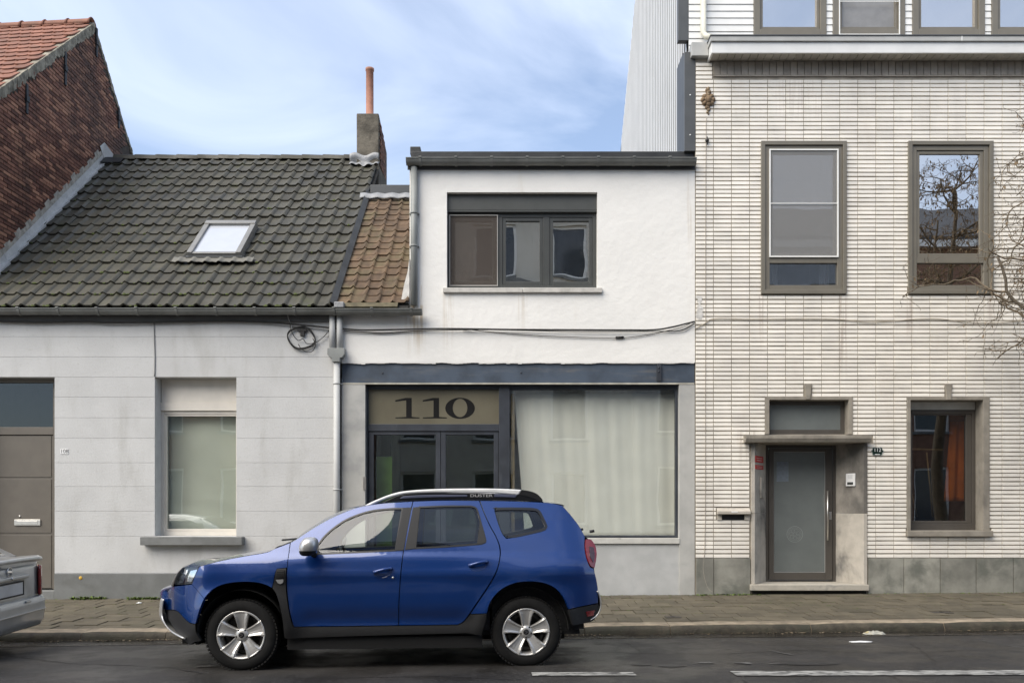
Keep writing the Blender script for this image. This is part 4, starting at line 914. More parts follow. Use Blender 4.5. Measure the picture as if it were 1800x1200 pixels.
while z + BHT < zC - .01:
    jt = random.uniform(-.002, .002)
    for c in range(-1, 30):
        xa = max(xj0 + c * PWB, X2 + .004); xb_ = min(xj0 + c * PWB + BWD, X2b)
        if xb_ - xa < .02: continue
        if z + BHT > fz(134.5) and xb_ > fx(1252): 
            if xa < fx(1252) - .03: xb_ = fx(1252) - .004
            else: continue
        segs = [(xa, xb_)]
        for hh in hsub:
            if hh[2] - .012 < z + BHT / 2 < hh[3] + .012: segs = [s for (a, b) in segs for s in ((a, min(b, hh[0] - .004)), (max(a, hh[1] + .004), b)) if s[1] - s[0] > .012]
        for (a, b) in segs: cand.append((a, b, z + jt, abs((a + b) / 2 - 5.2) + abs(z - 2.6) * .9))
    z += PH; r += 1
order = sorted(range(len(cand)), key=lambda i: (abs((cand[i][1] - cand[i][0]) - BWD) > .002, cand[i][3])); chosen = set(order[:300])
for i, (a, b, z, k) in enumerate(cand):
    dz = random.uniform(-.0015, .0015)
    if i in chosen:
        o = bpy.data.objects.new('brick', gb_me); COL.objects.link(o); o.location = (a, random.uniform(-.0015, .0015), z + dz); o.rotation_euler = (0, random.gauss(0, .0022), 0); setp(o, wl112)
        o.location = (a, random.uniform(-.0015, .0015), z + dz)
    else: gbrick(rest, a, b, z + dz, z + dz + BHT)
o = kid(rest, 'brick_field', m_glaze, wl112); o['kind'] = 'stuff'
# soldier course and cornice
xs0 = fx(1253.5); k = 0; sp = 12.32 / 113.636
mb = MB(); mb.box(xs0, X2b, F - .021, F - .001, fz(135.5), fz(133.2)); kid(mb, 'string_course', m_soldier, h112)
while xs0 + k * sp < X2b - .1:
    a = xs0 + k * sp; mb = MB(); mb.box(a, a + sp - .009, F - .02 - random.uniform(0, .003), F - .001, fz(133), zC - .002); kid(mb, 'soldier_brick', m_soldier, wl112, bev=.003); k += 1
CFY = 12.92; xc0 = fx(1243.5) + .0
mb = MB(); zc0, zc1 = zC, fz(74, CFY); zc2 = fz(65.5, CFY)
mb.box(xc0, X2b, CFY, CFY + .03, zc0 - .01, zc1 - .001); mb.box(xc0, xc0 + .03, CFY + .0305, F + .5, zc0 - .01, zc1 - .001); cn = kid(mb, 'cornice', m_cornice, h112, bev=.004)
mb = MB(); mb.box(xc0 - .02, X2b, CFY - .03, CFY + .02, zc1, zc2); mb.box(xc0 - .02, xc0 + .02, CFY + .0205, F + .5, zc1, zc2); kid(mb, 'cornice_upper_band', m_cornice2, cn, bev=.004)
mb = MB(); mb.box(xc0 - .03, X2b, CFY - .04, F + .5, zc2 + .001, zc2 + .018); kid(mb, 'cornice_cap', m_trim, cn)
x = xc0 + .032; 
while x < X2b - .15:
    mb = MB(); mb.box(x, x + .110, CFY + .031, F - .022, zC + .002, zC + .016); kid(mb, 'soffit_board', m_soffit, cn, bev=.003); x += .117
mb = MB(); mb.box(xc0 + .03, X2b, CFY + .0305, F - .02, zC + .018, zC + .03); kid(mb, 'soffit_backing', m_under, cn)
mb = MB(); jx = fx(1689, CFY); mb.box(jx - .008, jx + .008, CFY - .034, CFY - .0305, zc1, zc2); kid(mb, 'cornice_joint', m_cornice, cn)
# top storey: white siding, set back
YS = 13.72; tX = lambda p: fx(p, YS); tZ = lambda p: fz(p, YS); zt = 14.6
tw = [(tX(1324.5), tX(1452)), (tX(1463.5), tX(1590)), (tX(1603), tX(1730)), (tX(1742), tX(1868)), (tX(1881), tX(2006))]; zw0, zw1 = tZ(64), tZ(-150)
mb = wall_mesh(X2, tX(2040), zC - .1, zt, YS + .004, YS + .3, [(a, b, zw0, zw1) for a, b in tw]); up = kid(mb, 'upper_wall', m_under, h112)
zz = zC + .2; ph = tZ(16.5) - tZ(28.5)
while zz < 11.2:
    segs = [(X2 + .002, tX(2040))]
    if zz + ph > zw0 and zz < zw1:
        for a, b in tw: segs = [s for (p, q) in segs for s in ((p, min(q, a - .003)), (max(p, b + .003), q)) if s[1] - s[0] > .02]
    for a, b in segs:
        mb = MB(); d = .014
        mb.add([(a, YS, zz + .006), (b, YS, zz + .006), (b, YS + .0035, zz + ph), (a, YS + .0035, zz + ph), (a, YS + .004, zz + .006), (b, YS + .004, zz + .006)], [(0, 1, 2, 3), (0, 4, 5, 1)]); 
        mb = MB(); mb.prism([(a, 0), (b, 0)], lambda p, k: (p[0], 0, 0)) if False else mb.add([(a, YS - d, zz + .006), (b, YS - d, zz + .006), (b, YS - .002, zz + ph), (a, YS - .002, zz + ph), (a, YS + .0035, zz + .006), (b, YS + .0035, zz + .006), (b, YS + .0035, zz + ph), (a, YS + .0035, zz + ph)], [(0, 1, 2, 3), (0, 4, 5, 1), (1, 5, 6, 2), (4, 0, 3, 7), (3, 2, 6, 7)]); kid(mb, 'siding_board', m_siding, up)
    zz += ph
for i, (a, b) in enumerate(tw):
    mb = MB(); mb.frame(a, b, zw0, zw1, .10, YS - .03, YS + .09); mb.frame(a + .101, b - .101, zw0 + .101, zw1 - .101, .05, YS + .0, YS + .08); wn = kid(mb, 'window', m_taupe, h112, bev=.005)
    mb = MB(); mb.box(a + .15, b - .15, YS + .04, YS + .05, zw0 + .15, zw1 - .15); kid(mb, 'pane', M('screened pane', (.24, .24, .24), .5) if i == 1 else g_mirror, wn)
    if i == 1: mb = MB(); mb.frame(a + .09, b - .09, zw0 + .0, zw1 - .05, .016, YS - .042, YS - .031); mb.box(a + .106, b - .106, YS - .040, YS - .033, tZ(5) - .006, tZ(5) + .006); kid(mb, 'screen_frame', m_whitepvc, wn)
    room(h112, a + .02, b - .02, zw0, zw1, YS + .305, .8, M('top room', (.30, .30, .32), .9) if i == 0 else bpy.data.materials['top room'])
# ribbed cladding on the side wall
def cut_z(y): return 13.1 - (y - 19.6) * .90
mb = MB(); y = 13.80; per = .188
while y < 22.05:
    a, b = y, y + .105; ta, tb = min(zt, cut_z(a)), min(zt, cut_z(b)); x_ = X2 - .020
    mb.add([(x_, a, 5.5), (x_, b, 5.5), (x_, b, tb), (x_, a, ta), (X2 - .013, a, 5.5), (X2 - .013, a, ta)], [(0, 1, 2, 3), (4, 0, 3, 5)])
    y += per
kid(mb, 'side_cladding', m_clad, h112, fix=False)
mb = MB(); mb.prism([(F + .37, 0), (22.2, 0), (22.2, cut_z(22.2)), (19.0, 13.6), (F + .9, 13.6), (F + .9, zC), (F + .37, zC)], lambda p, k: (X2 - .013 + .2 * k, p[0], p[1])); kid(mb, 'side_wall', M('shaded cladding gap', (.055, .057, .058), .8), h112)  # dark backing: shade in the gaps between ribs is put into its colour
mb = MB(); mb.prism([(F + .61, zC + .5), (19, zt), (19.6, 13.1), (22.2, cut_z(22.2)), (22.2, 13), (20, zt + .1)], lambda p, k: (p[0], 0, 0)) if False else mb.box(X2, tX(2040), YS - .02, 19, zt, zt + .15); kid(mb, 'roof_slab', m_trim, h112)
mb = MB(); mb.box(fx(1203), X2 - .003, F - .012, F + .12, fz(266), fz(92)); mb.box(fx(1203), fx(1203) + .015, F + .1205, 13.8, fz(266), fz(86)); mb.box(fx(1192, YS), X2 - .004, YS - .012, YS + .1, fz(72, YS), zt); kid(mb, 'corner_trim', m_trim, h112, bev=.004)
mb = MB(); mb.box(fx(1213.5), fx(1243), F - .10, F + .3, fz(104), fz(80)); kid(mb, 'rainwater_box', m_cornice2, h112, bev=.008)
for q in (168, 238): mb = MB(); mb.lathe([(0, -.006), (.010, -.006), (.012, 0)], (fx(1213), F - .012, fz(q)), 'y', 8); kid(mb, 'bolt', m_white, h112)
mb = MB(); ypp = YS - .08; mb.tube([(fx(1236.5, ypp), ypp, 11.5), (fx(1236.5, ypp), ypp, fz(58, ypp)), (fx(1240, ypp), ypp - .03, fz(66, ypp)), (fx(1249, ypp), ypp - .12, fz(74, ypp))], .048, 12); kid(mb, 'overflow_pipe', M('cream pipe', (.66, .64, .54), .6, .05), h112)
# plinth slabs
pj = [1223, 1254.3, 1319, None, 1525, 1588, 1651.5, 1714.5, 1780, 1845, 1910, 1975, 2018]
for a, b in zip(pj, pj[1:]):
    if a is None or b is None: continue
    mb = MB(); mb.box(fx(a) + .003, fx(b) - .006, F - .024 - random.uniform(0, .004), F - .001, -.2, zP); kid(mb, 'plinth_slab', m_plinth112, wl112, bev=.003)
# upper windows (proud taupe boxes)
def up_window(w, screen):
    x0, x1, z0, z1 = w; yo = F - .05; q = lambda p: fx(p, yo)
    mb = MB(); mb.frame(x0 - .012, x1 + .012, z0 - .012, z1 + .012, .062, yo, F + .10); mb.frame(x0 + .051, x1 - .051, z0 + .051, z1 - .051, .075, yo + .028, F + .09); wn = kid(mb, 'window', m_taupe, h112, bev=.005)
    xa, xb_ = x0 + .127, x1 - .127; za, zb_ = z0 + .127, z1 - .127; zm = fz(455.5, yo)
    mb = MB(); mb.box(xa, xb_, yo + .034, F + .085, zm - .05, zm + .05); kid(mb, 'transom', m_taupe, wn, bev=.004)
    mb = MB(); mb.frame(xa + .001, xb_ - .001, zm + .051, zb_ - .001, .05, yo + .045, F + .08); sh = kid(mb, 'sash', m_taupe, wn, bev=.004)
    mb = MB(); mb.box(xa + .051, xb_ - .051, F + .02, F + .03, zm + .101, zb_ - .051); kid(mb, 'pane', g_mirror, sh)
    mb = MB(); mb.box(xa, xb_, F + .02, F + .03, za, zm - .051); kid(mb, 'pane', g_mirror if not screen else glass('lower pane glass', .28, (.8, .82, .85), wobble=.001), wn)
    if screen:
        mb = MB(); a, b, c, d = xa - .012, xb_ + .012, zm + .035, zb_ + .015; mb.frame(a, b, c, d, .020, yo + .008, yo + .026); mb.box(a + .0205, b - .0205, yo + .012, yo + .022, fz(357, yo) - .006, fz(357, yo) + .006); sf_ = kid(mb, 'screen_frame', m_whitepvc, wn)
        mb = MB(); mb.box(a + .0205, b - .0205, yo + .023, yo + .0245, c + .0205, d - .0205); kid(mb, 'screen_mesh', m_screen_mesh, sf_)
    room(h112, x0 + .03, x1 - .03, z0 + .02, z1 - .02, F + .105, 1.4, m_room)
    return wn
m_screen_mesh = mesh_mat('grey insect mesh', (.30, .30, .295), .42)
up_window(wa, True); up_window(wb, False); up_window(wc, False)
# blue grey curtains seen in the screened window
for (a, b, mt, lab) in ((1350, 1378, m_curtain_w, 'broad pale curtain inside the screened taupe window'), (1452, 1470, m_curtain_w, 'narrow pale curtain inside the screened taupe window')):
    mb = MB(); mb.grid(22, 8, lambda u, v: (fx(a) + (fx(b) - fx(a)) * u, F + .3 + .02 * math.sin(u * 20), wa[2] + .05 + (wa[3] - wa[2] - .1) * v)); o = mb.build('curtain', mt); tag(o, lab, 'curtain', 'curtains in the screened window'); o.modifiers.new('s', 'SOLIDIFY').thickness = .003
# ---- transom window over the door
mb = MB(); x0, x1, z0, z1 = dt; fw = .062
mb.box(x0, x0 + fw, F - .028, F + .20, fz(763), z1); mb.box(x1 - fw, x1, F - .028, F + .20, fz(763), z1); mb.box(x0 + fw, x1 - fw, F - .028, F + .20, z1 - .055, z1 - .0005); sfm = kid(mb, 'stone_surround', m_frame_stone, h112, bev=.004)
mb = MB(); kx0 = (fx(1413), fx(1425.5)); mb.prism([(fx(1415.5), fz(702)), (fx(1422.5), fz(702)), (fx(1425.5), fz(674.5)), (fx(1413), fz(674.5))], lambda p, k: (p[0], F - .045 + .05 * k, p[1])); kid(mb, 'keystone', m_frame_stone, h112, bev=.003)
mb = MB(); yt = F + .16; mb.frame(x0 + fw + .001, x1 - fw - .001, fz(763), z1 - .056, .06, yt - .02, yt + .039, wb=.085); tw_ = kid(mb, 'transom_window', m_taupe2, h112, bev=.004)
mb = MB(); mb.box(x0 + fw + .061, x1 - fw - .061, yt, yt + .01, fz(763) + .085, z1 - .117); kid(mb, 'pane', m_frost, tw_)
# canopy slab
mb = MB(); mb.prism([(F + .1, fz(763.5)), (F - .17, fz(764.5, F - .17)), (F - .17, fz(770, F - .17)), (F - .14, fz(777, F - .15)), (F + .1, fz(777, F - .15))], lambda p, k: (fx(1311.5, F - .17) + (fx(1532.5, F - .17) - fx(1311.5, F - .17)) * k, p[0], p[1])); kid(mb, 'canopy', m_frame_stone, h112, bev=.006)
# splayed jambs + door
m_jamb2 = M('stained jamb stone', (.30, .275, .24), .85, .12, 6, .003, 90, speck=.4, speck_scale=120, speck_col=(.14, .13, .11), dirt=(.085, .08, .072), dirt_amt=.9, dirt_scale=(1.2, 1.2, .8), dirt_lo=.36, dirt_hi=.6)
YD = 13.2 + .42; dl, dr_ = fx(1346, YD), fx(1470, YD); zth = fz(1026); ztop = fz(777, F - .15)
for (xa, xb_, xo) in ((fx(1320), dl, fx(1326)), (fx(1523), dr_, fx(1517))):
    for (za, zb_) in ((zth, fz(902)), (fz(902) + .004, ztop - .001)):
        mb = MB(); mb.prism([(xa, F - .03), (xo, F - .03), (xb_, YD), (xb_ + (.06 if xb_ > xa and False else 0), YD + .1), (xa, YD + .1)], lambda p, k: (p[0], p[1], za + (zb_ - za) * k)); kid(mb, 'jamb', m_jamb if zb_ < 2 or xb_ == dl else m_jamb2, h112, bev=.003)
mb = MB(); mb.box(fx(1320), fx(1523), F + .101, YD + .1, ztop + .0, fz(762)); kid(mb, 'lintel_soffit', m_frame_stone, h112)
mb = MB(); mb.box(fx(1319, F - .06), fx(1526.5, F - .06), F - .09, YD + .2, fz(1037.5, F - .08), zth - .001); kid(mb, 'door_step', M('pale step stone', (.42, .39, .33), .75, .12, 5, .002, 60, dirt=(.20, .20, .19), dirt_amt=.6, dirt_scale=(5, 5, 5)), h112, bev=.008)
mb = MB(); mb.box(fx(1322), fx(1522), F - .02, YD, -.2, fz(1037.5, F - .08) - .002); kid(mb, 'step_base', m_under, h112)
mb = MB(); dz0 = zth; mb.frame(dl + .001, dr_ - .001, dz0, ztop + .0, .05, YD + .02, YD + .10, wb=.02); df = kid(mb, 'door', m_taupe2, h112, bev=.004)
mb = MB(); a, b = fx(1352, YD), fx(1463, YD); ga, gb = fx(1360.5, YD), fx(1451, YD); z0, z1 = fz(1019, YD), ztop - .055; gz0, gz1 = fz(1005.5, YD), fz(793.5, YD)
mb.box(a, ga, YD + .0, YD + .07, z0, z1); mb.box(gb, b, YD + .0, YD + .07, z0, z1); mb.box(ga, gb, YD + .0005, YD + .07, z0, gz0); mb.box(ga, gb, YD + .0005, YD + .07, gz1, z1); lf2 = kid(mb, 'door_leaf', m_taupe2, df, bev=.004)
mb = MB(); mb.box(ga, gb, YD + .025, YD + .035, gz0, gz1); pn = kid(mb, 'door_pane', m_frost, df)
mb = MB(); mb.frame(ga, gb, gz0, gz1, .006, YD + .012, YD + .0245); kid(mb, 'glazing_bead', M('pale bead', (.33, .33, .32), .4), df)
mb = MB(); hx, hy = fx(1455, YD - .06), YD - .055; mb.tube([(hx, hy, fz(862, YD)), (hx, hy, fz(949, YD))], .013, 12); 
for q in (876, 937): mb.tube([(hx, hy, fz(q, YD)), (hx + .02, YD, fz(q, YD))], .009, 8)
kid(mb, 'door_handle', m_steel, df)
mb = MB(); mb.box(fx(1457.5, YD), fx(1461.5, YD), YD - .012, YD - .0005, fz(913, YD), fz(899, YD)); kid(mb, 'lock_plate', m_steel, df, bev=.003)
# sandblasted emblem and paper notice on the door glass
mb = MB(); ex, ez = fx(1398, YD), fz(938.5, YD); m_etch = M('etched glass', (.21, .225, .22), .6)
for (ra, rb) in ((.122, .130), (.10, .104)):
    vs = []; n = 40
    for k in range(n):
        t = 2 * math.pi * k / n; vs += [(ex + ra * math.cos(t), YD + .0243, ez + ra * math.sin(t)), (ex + rb * math.cos(t), YD + .0243, ez + rb * math.sin(t))]
    mb.add(vs, [(2 * k, 2 * ((k + 1) % n), 2 * ((k + 1) % n) + 1, 2 * k + 1) for k in range(n)])
for k in range(7):
    t = 2 * math.pi * k / 7 + .3; c = (ex + .055 * math.cos(t), ez + .055 * math.sin(t)); vs = []; n = 12
    for j in range(n):
        u = 2 * math.pi * j / n; vs += [(c[0] + .030 * math.cos(u), YD + .0242, c[1] + .030 * math.sin(u)), (c[0] + .034 * math.cos(u), YD + .0242, c[1] + .034 * math.sin(u))]
    mb.add(vs, [(2 * j, 2 * ((j + 1) % n), 2 * ((j + 1) % n) + 1, 2 * j + 1) for j in range(n)])
kid(mb, 'etched_emblem', m_etch, df, fix=False)
mb = MB(); mb.box(fx(1366, YD), fx(1387, YD), YD + .0235, YD + .0246, fz(846, YD), fz(811, YD)); kid(mb, 'notice', M('bluish notice', (.17, .20, .235), .5, .1, 20), df)
# lower window
def low_window(w, full):
    x0, x1, z0, z1 = w; fl, fr = x0 + .052, x1 - .10; ft = z1 - .05; ybk = F + .36
    mb = MB(); zs = fz(932)
    mb.box(x0, fl, F - .03, ybk, zs + .001, z1); mb.box(fl, fr, F - .03, ybk, ft, z1 - .0006); so = kid(mb, 'stone_surround', m_frame_stone, h112, bev=.004)
    mb = MB(); mb.prism([(fr, F - .03), (x1, F - .03), (x1, ybk), (fr + .012, ybk)], lambda p, k: (p[0], p[1], zs + .001 + (z1 - zs - .001) * k)); kid(mb, 'jamb', m_frame_stone, h112, bev=.003)
    mb = MB(); mb.box(x0 - .015, x1 + .03, F - .075, F + .20, fz(942.5, F - .07), zs); kid(mb, 'window_sill', m_frame_stone, h112, bev=.006)
    mb = MB(); kc = (x0 + x1) / 2; mb.prism([(kc - .032, z1 - .05), (kc + .032, z1 - .05), (kc + .055, fz(674.5)), (kc - .055, fz(674.5))], lambda p, k: (p[0], F - .045 + .05 * k, p[1])); kid(mb, 'keystone', m_frame_stone, h112, bev=.003)
    yw = F + .20; q = lambda p: fx(p, yw); a, b = fl + .001, fr - .001; zb_ = fz(929, yw); zt_ = ft - .001
    mb = MB(); mb.frame(a, b, zb_ - .03, fz(720, yw), .05, yw, yw + .09, wb=.11, wt=.06); mb.frame(a + .051, b - .051, zb_ + .081, fz(720, yw) - .061, .085, yw + .012, yw + .08, wb=.045, wt=.02); wn = kid(mb, 'window', m_taupe2, h112, bev=.004)
    mb = MB(); mb.box(a + .137, b - .137, yw + .04, yw + .05, zb_ + .127, fz(720, yw) - .082); kid(mb, 'pane', glass('low window glass', .16, (.7, .7, .68), wobble=.0008), wn)
    mb = MB(); mb.box(a, b, yw + .005, yw + .1, fz(720, yw) + .001, zt_); kid(mb, 'shutter_box', M('pale shutter box', (.62, .61, .57), .5), wn, bev=.004)
    room(h112, a, b, z0, z1, F + .365, 1.8, m_room)
low_window((fx(1593.5), fx(1738), fz(942), fz(697.5)), True); low_window(wl2, False)
mb = MB(); mb.grid(20, 16, lambda u, v: (fx(1672, F + .5) + (fx(1706, F + .5) - fx(1672, F + .5)) * u - .12 * (1 - v) * (1 - u), F + .5 + .025 * math.sin(u * 15 + v), fz(880) + (fz(735) - fz(880)) * v)); o = mb.build('orange_curtain', m_orange); tag(o, 'orange curtain inside the dark ground floor window', 'curtain'); o.modifiers.new('s', 'SOLIDIFY').thickness = .004
mb = MB(); mb.tube([(fx(1629, F + .45), F + .45, fz(795, F + .45)), (fx(1642, F + .45), F + .5, fz(908, F + .45))], .012, 8); mb.tube([(fx(1601, F + .45), F + .45, fz(860, F + .45)), (fx(1615, F + .45), F + .5, fz(908, F + .45))], .010, 8); mb.tube([(fx(1600, F + .5), F + .5, fz(789, F + .5)), (fx(1660, F + .5), F + .55, fz(790, F + .5))], .016, 8); kid(mb, 'drying_rack', m_wood, h112)
# letter box in the wall
lb = thing('letter_box', 'pale stone letter box set in the glazed brick wall beside the grey door', 'letter box', loc=(fx(1288), F, fz(903)))
mb = MB(); mb.prism([(F - .005, fz(892)), (F - .09, fz(898, F - .09)), (F - .09, fz(903, F - .09)), (F - .005, fz(904))], lambda p, k: (fx(1259.5) + (fx(1317) - fx(1259.5)) * k, p[0], p[1])); kid(mb, 'hood', m_jamb, lb, bev=.004)
mb = MB(); mb.box(fx(1260), fx(1268), F - .03, F - .001, fz(913.5), fz(904.2)); mb.box(fx(1308), fx(1317), F - .03, F - .001, fz(913.5), fz(904.2)); kid(mb, 'slot_frame', m_jamb, lb)
mb = MB(); mb.box(fx(1268) + .001, fx(1308) - .001, F - .012, F - .002, fz(913.5), fz(904.2)); kid(mb, 'flap', m_black, lb)
mb = MB(); mb.box(fx(1283), fx(1294), F - .0925, F - .0905, fz(900, F - .09), fz(898.2, F - .09)); kid(mb, 'name_strip', m_white, lb)
# house number 112, ornate dark enamel shield
np_ = thing('house_number', 'ornate dark green enamel plate reading 112 beside the canopy', 'number plate', loc=(fx(1541), F - .02, fz(793)))
mb = MB(); pts = []; n = 48
for k in range(n):
    t = 2 * math.pi * k / n; rr = .92 + .09 * math.cos(6 * t); ca, sa = math.cos(t), math.sin(t); q = (abs(ca) ** 4 + abs(sa) ** 4) ** -.25
    pts.append((fx(1541) + .096 * ca * q * rr, fz(793) + .066 * sa * q * rr))
mb.prism(pts, lambda p, k: (p[0], F - .017 - .010 * k, p[1])); kid(mb, 'plate', m_green, np_)
mb = MB(); vs = []
for k in range(n):
    p = pts[k]; c = (fx(1541), fz(793)); vs += [(p[0], F - .029, p[1]), (c[0] + (p[0] - c[0]) * .92, F - .029, c[1] + (p[1] - c[1]) * .92)]
mb.add(vs, [(2 * k, 2 * ((k + 1) % n), 2 * ((k + 1) % n) + 1, 2 * k + 1) for k in range(n)]); kid(mb, 'plate_border', M('enamel rim', (.30, .33, .31), .3), np_, fix=False).modifiers.new('s', 'SOLIDIFY').thickness = .002
o = text_obj('digits', '112', .078, m_white, None, (fx(1541), F - .0285, fz(791))); setp(o, np_)
mb = MB(); mb.box(fx(1536.5), fx(1545.5), F - .0285, F - .0275, fz(799), fz(797.8)); kid(mb, 'small_print', m_white, np_)
# intercom
ic_y = lambda p: 0
ic = thing('intercom', 'white intercom unit on the dark stone beside the grey door', 'intercom', loc=(fx(1497), F + .2, fz(843)))
def jamb_pt(px):    # point on right jamb face
    (x0, y0), (x1, y1) = (fx(1517), F - .03), (dr_, YD); k = (px - CX) / FP
    t = (k * y0 - x0) / ((x1 - x0) - k * (y1 - y0)); return Vector((x0 + (x1 - x0) * t, y0 + (y1 - y0) * t, 0))
p = jamb_pt(1496.5); tdir = (jamb_pt(1480) - jamb_pt(1510)).normalized(); nrm = Vector((tdir.y, -tdir.x, 0)); nrm = nrm if nrm.y < 0 else -nrm
c = p + Vector((0, 0, fz(843, p.y))); mb = MB(); mb.obox(c + nrm * .014, tdir * .085, nrm * .013, Vector((0, 0, .100))); kid(mb, 'housing', m_white, ic, bev=.008)
mb = MB(); mb.obox(c + nrm * .028 + Vector((0, 0, -.055)), tdir * .055, nrm * .002, Vector((0, 0, .020))); kid(mb, 'button_panel', m_anthra, ic)
mb = MB(); mb.obox(c + nrm * .028 + Vector((0, 0, .05)), tdir * .045, nrm * .002, Vector((0, 0, .03))); kid(mb, 'speaker_grille', M('pale grille', (.6, .6, .6), .5), ic)
# red stickers on the left jamb
def ljamb(px):
    (x0, y0), (x1, y1) = (fx(1326), F - .03), (dl, YD); k = (px - CX) / FP
    t = (k * y0 - x0) / ((x1 - x0) - k * (y1 - y0)); return Vector((x0 + (x1 - x0) * t, y0 + (y1 - y0) * t, 0))
td = (ljamb(1345) - ljamb(1328)).normalized(); nl = Vector((td.y, -td.x, 0)); nl = nl if nl.y < 0 else -nl
p = ljamb(1334.5)
for (q0, q1) in ((801.5, 812.5), (817.5, 824.5)):
    c = p + Vector((0, 0, (fz(q0, p.y) + fz(q1, p.y)) / 2)); hh = (fz(q0, p.y) - fz(q1, p.y)) / 2; L_ = (ljamb(1341.5) - ljamb(1327.5)).length / 2
    mb = MB(); mb.obox(c + nl * .002, td * L_, nl * .0015, Vector((0, 0, hh))); st = mb.build('sticker', m_red); tag(st, 'red sticker with pale lines on the stone jamb left of the grey door' if q0 < 810 else 'narrow red sticker with pale lines under the larger red sticker', 'sticker')
    mb = MB()
    for k in range(2): mb.obox(c + nl * .004 + Vector((0, 0, hh * (.35 - .7 * k))), td * L_ * .7, nl * .0005, Vector((0, 0, hh * .12)))
    mb.build('sticker_text', M('sticker pale', (.6, .45, .42), .6) if q0 < 810 else bpy.data.materials['sticker pale'], st)
c = ljamb(1338) ; c.z = fz(857, c.y); mb = MB(); mb.obox(c + nl * .012, td * .07, nl * .012, Vector((0, 0, .165))); o = mb.build('meter_cover', m_jamb, bev=.012); tag(o, 'narrow rounded stone coloured cover plate on the left jamb of the grey door', 'cover plate')
# ================================================================= cables on the facades
def cat(pts, n=8):
    out = []; P = [Vector(p) for p in pts]; P = [P[0] * 2 - P[1]] + P + [P[-1] * 2 - P[-2]]
    for i in range(1, len(P) - 2):
        for k in range(n):
            t = k / n; a, b, c, d = P[i - 1:i + 3]
            out.append(.5 * ((2 * b) + (c - a) * t + (2 * a - 5 * b + 4 * c - d) * t * t + (3 * b - a - 3 * c + d) * t ** 3))
    return out + [P[-2]]
def cable(name, pp, r, mat, label, y=F - .03, group=None, cat_='cable'):
    mb = MB(); mb.tube(cat([(fx(a, y), y, fz(b, y)) if len((a, b, *c)) == 2 else (fx(a, c[0]), c[0], fz(b, c[0])) for a, b, *c in pp]), r, 6); o = mb.build(name, mat); tag(o, label, cat_, group); return o
cable('facade_cable', [(-20, 564), (60, 566), (150, 565), (200, 567), (320, 565), (400, 564), (470, 566), (530, 571), (580, 576), (605, 578), (640, 580), (700, 579), (780, 577.5), (900, 579), (1000, 579.5), (1100, 580), (1150, 579.5), (1180, 575), (1205, 569), (1221, 565)], .013, m_cable, 'thick black cable running under the gutter and across both white facades', y=F - .055)
cable('facade_cable', [(604, 581), (650, 584), (680, 585), (740, 581), (860, 579.5), (980, 582), (1090, 582.5), (1170, 582), (1200, 580), (1221, 568)], .007, m_cable, 'thin black cable running just below the thick one on the white render', y=F - .03)
c = cable('facade_cable', [(812, 578), (870, 584), (950, 590), (1030, 593), (1085, 594), (1120, 591), (1160, 584), (1200, 574), (1221, 564)], .005, m_cable, 'sagging thin cable with a black splice sleeve on the white render', y=F - .02)
mb = MB(); mb.tube([(fx(1082), F - .02, fz(593.6)), (fx(1096), F - .02, fz(593.2))], .019, 10); mb.build('splice_sleeve', m_cable, c)
cable('facade_cable', [(270.5, 568), (271, 590), (272, 627), (271.5, 661)], .010, M('painted cable', (.30, .30, .29), .8), 'vertical cable descending to the cream framed window of the low house', y=F - .008)
cable('facade_cable', [(1222, 578), (1240, 568), (1256, 560), (1320, 561), (1400, 560), (1470, 561), (1520, 566), (1560, 565), (1610, 561), (1650, 560.5), (1700, 566), (1760, 567), (1830, 560)], .006, M('cream cable', (.30, .26, .20), .7), 'thin pale cable strung across the glazed brick facade', y=F - .03)
cable('facade_cable', [(1241.5, 205), (1241, 300), (1240.5, 420), (1240.5, 560), (1240, 700), (1240, 850), (1239, 960), (1236, 1000), (1243, 1030), (1252, 1040)], .005, M('cream cable 2', (.34, .30, .25), .7), 'thin pale wire running down the left edge of the glazed brick facade', y=F - .022)
coil = thing('cable_coil', 'coil of black cable hanging on the low house wall beside the downpipe', 'cable', loc=(fx(531), F, fz(594)))
mb = MB(); y = F - .03
mb.tube(cat([(fx(530 + 24 * math.cos(t) + 2 * math.sin(3 * t), y), y - .004 * (k % 3), fz(592 + 19.5 * math.sin(t) + k * .15, y)) for k, t in enumerate([.3 + 2 * math.pi * i / 14 for i in range(30)])], 4), .009, 6); kid(mb, 'loops', m_cable, coil)
mb = MB(); mb.tube(cat([(fx(a, y), y - .012, fz(b, y)) for a, b in ((505, 541), (508, 560), (514, 585), (524, 598), (533, 596), (540, 604), (555, 602), (568, 593), (579, 581))]), .006, 6); kid(mb, 'lead', m_cable, coil)
mb = MB(); mb.tube(cat([(fx(a, y), y - .018, fz(b, y)) for a, b in ((525, 605), (530, 613), (540, 619), (550, 617), (555, 605), (550, 595))]), .006, 6); kid(mb, 'loose_end', m_cable, coil)
mb = MB(); mb.tube(cat([(fx(a, F - .1), F - .1 if b < 560 else y - .02, fz(b, F - .1)) for a, b in ((506, 541), (506, 555), (509, 568), (512, 578))]), .006, 6); kid(mb, 'grey_lead', m_cablegrey, coil)
mb = MB(); mb.box(fx(524), fx(540), F - .05, F - .001, fz(583), fz(580)); mb.box(fx(529), fx(536), F - .045, F - .001, fz(591), fz(583.1)); kid(mb, 'wall_hook', m_iron, coil)
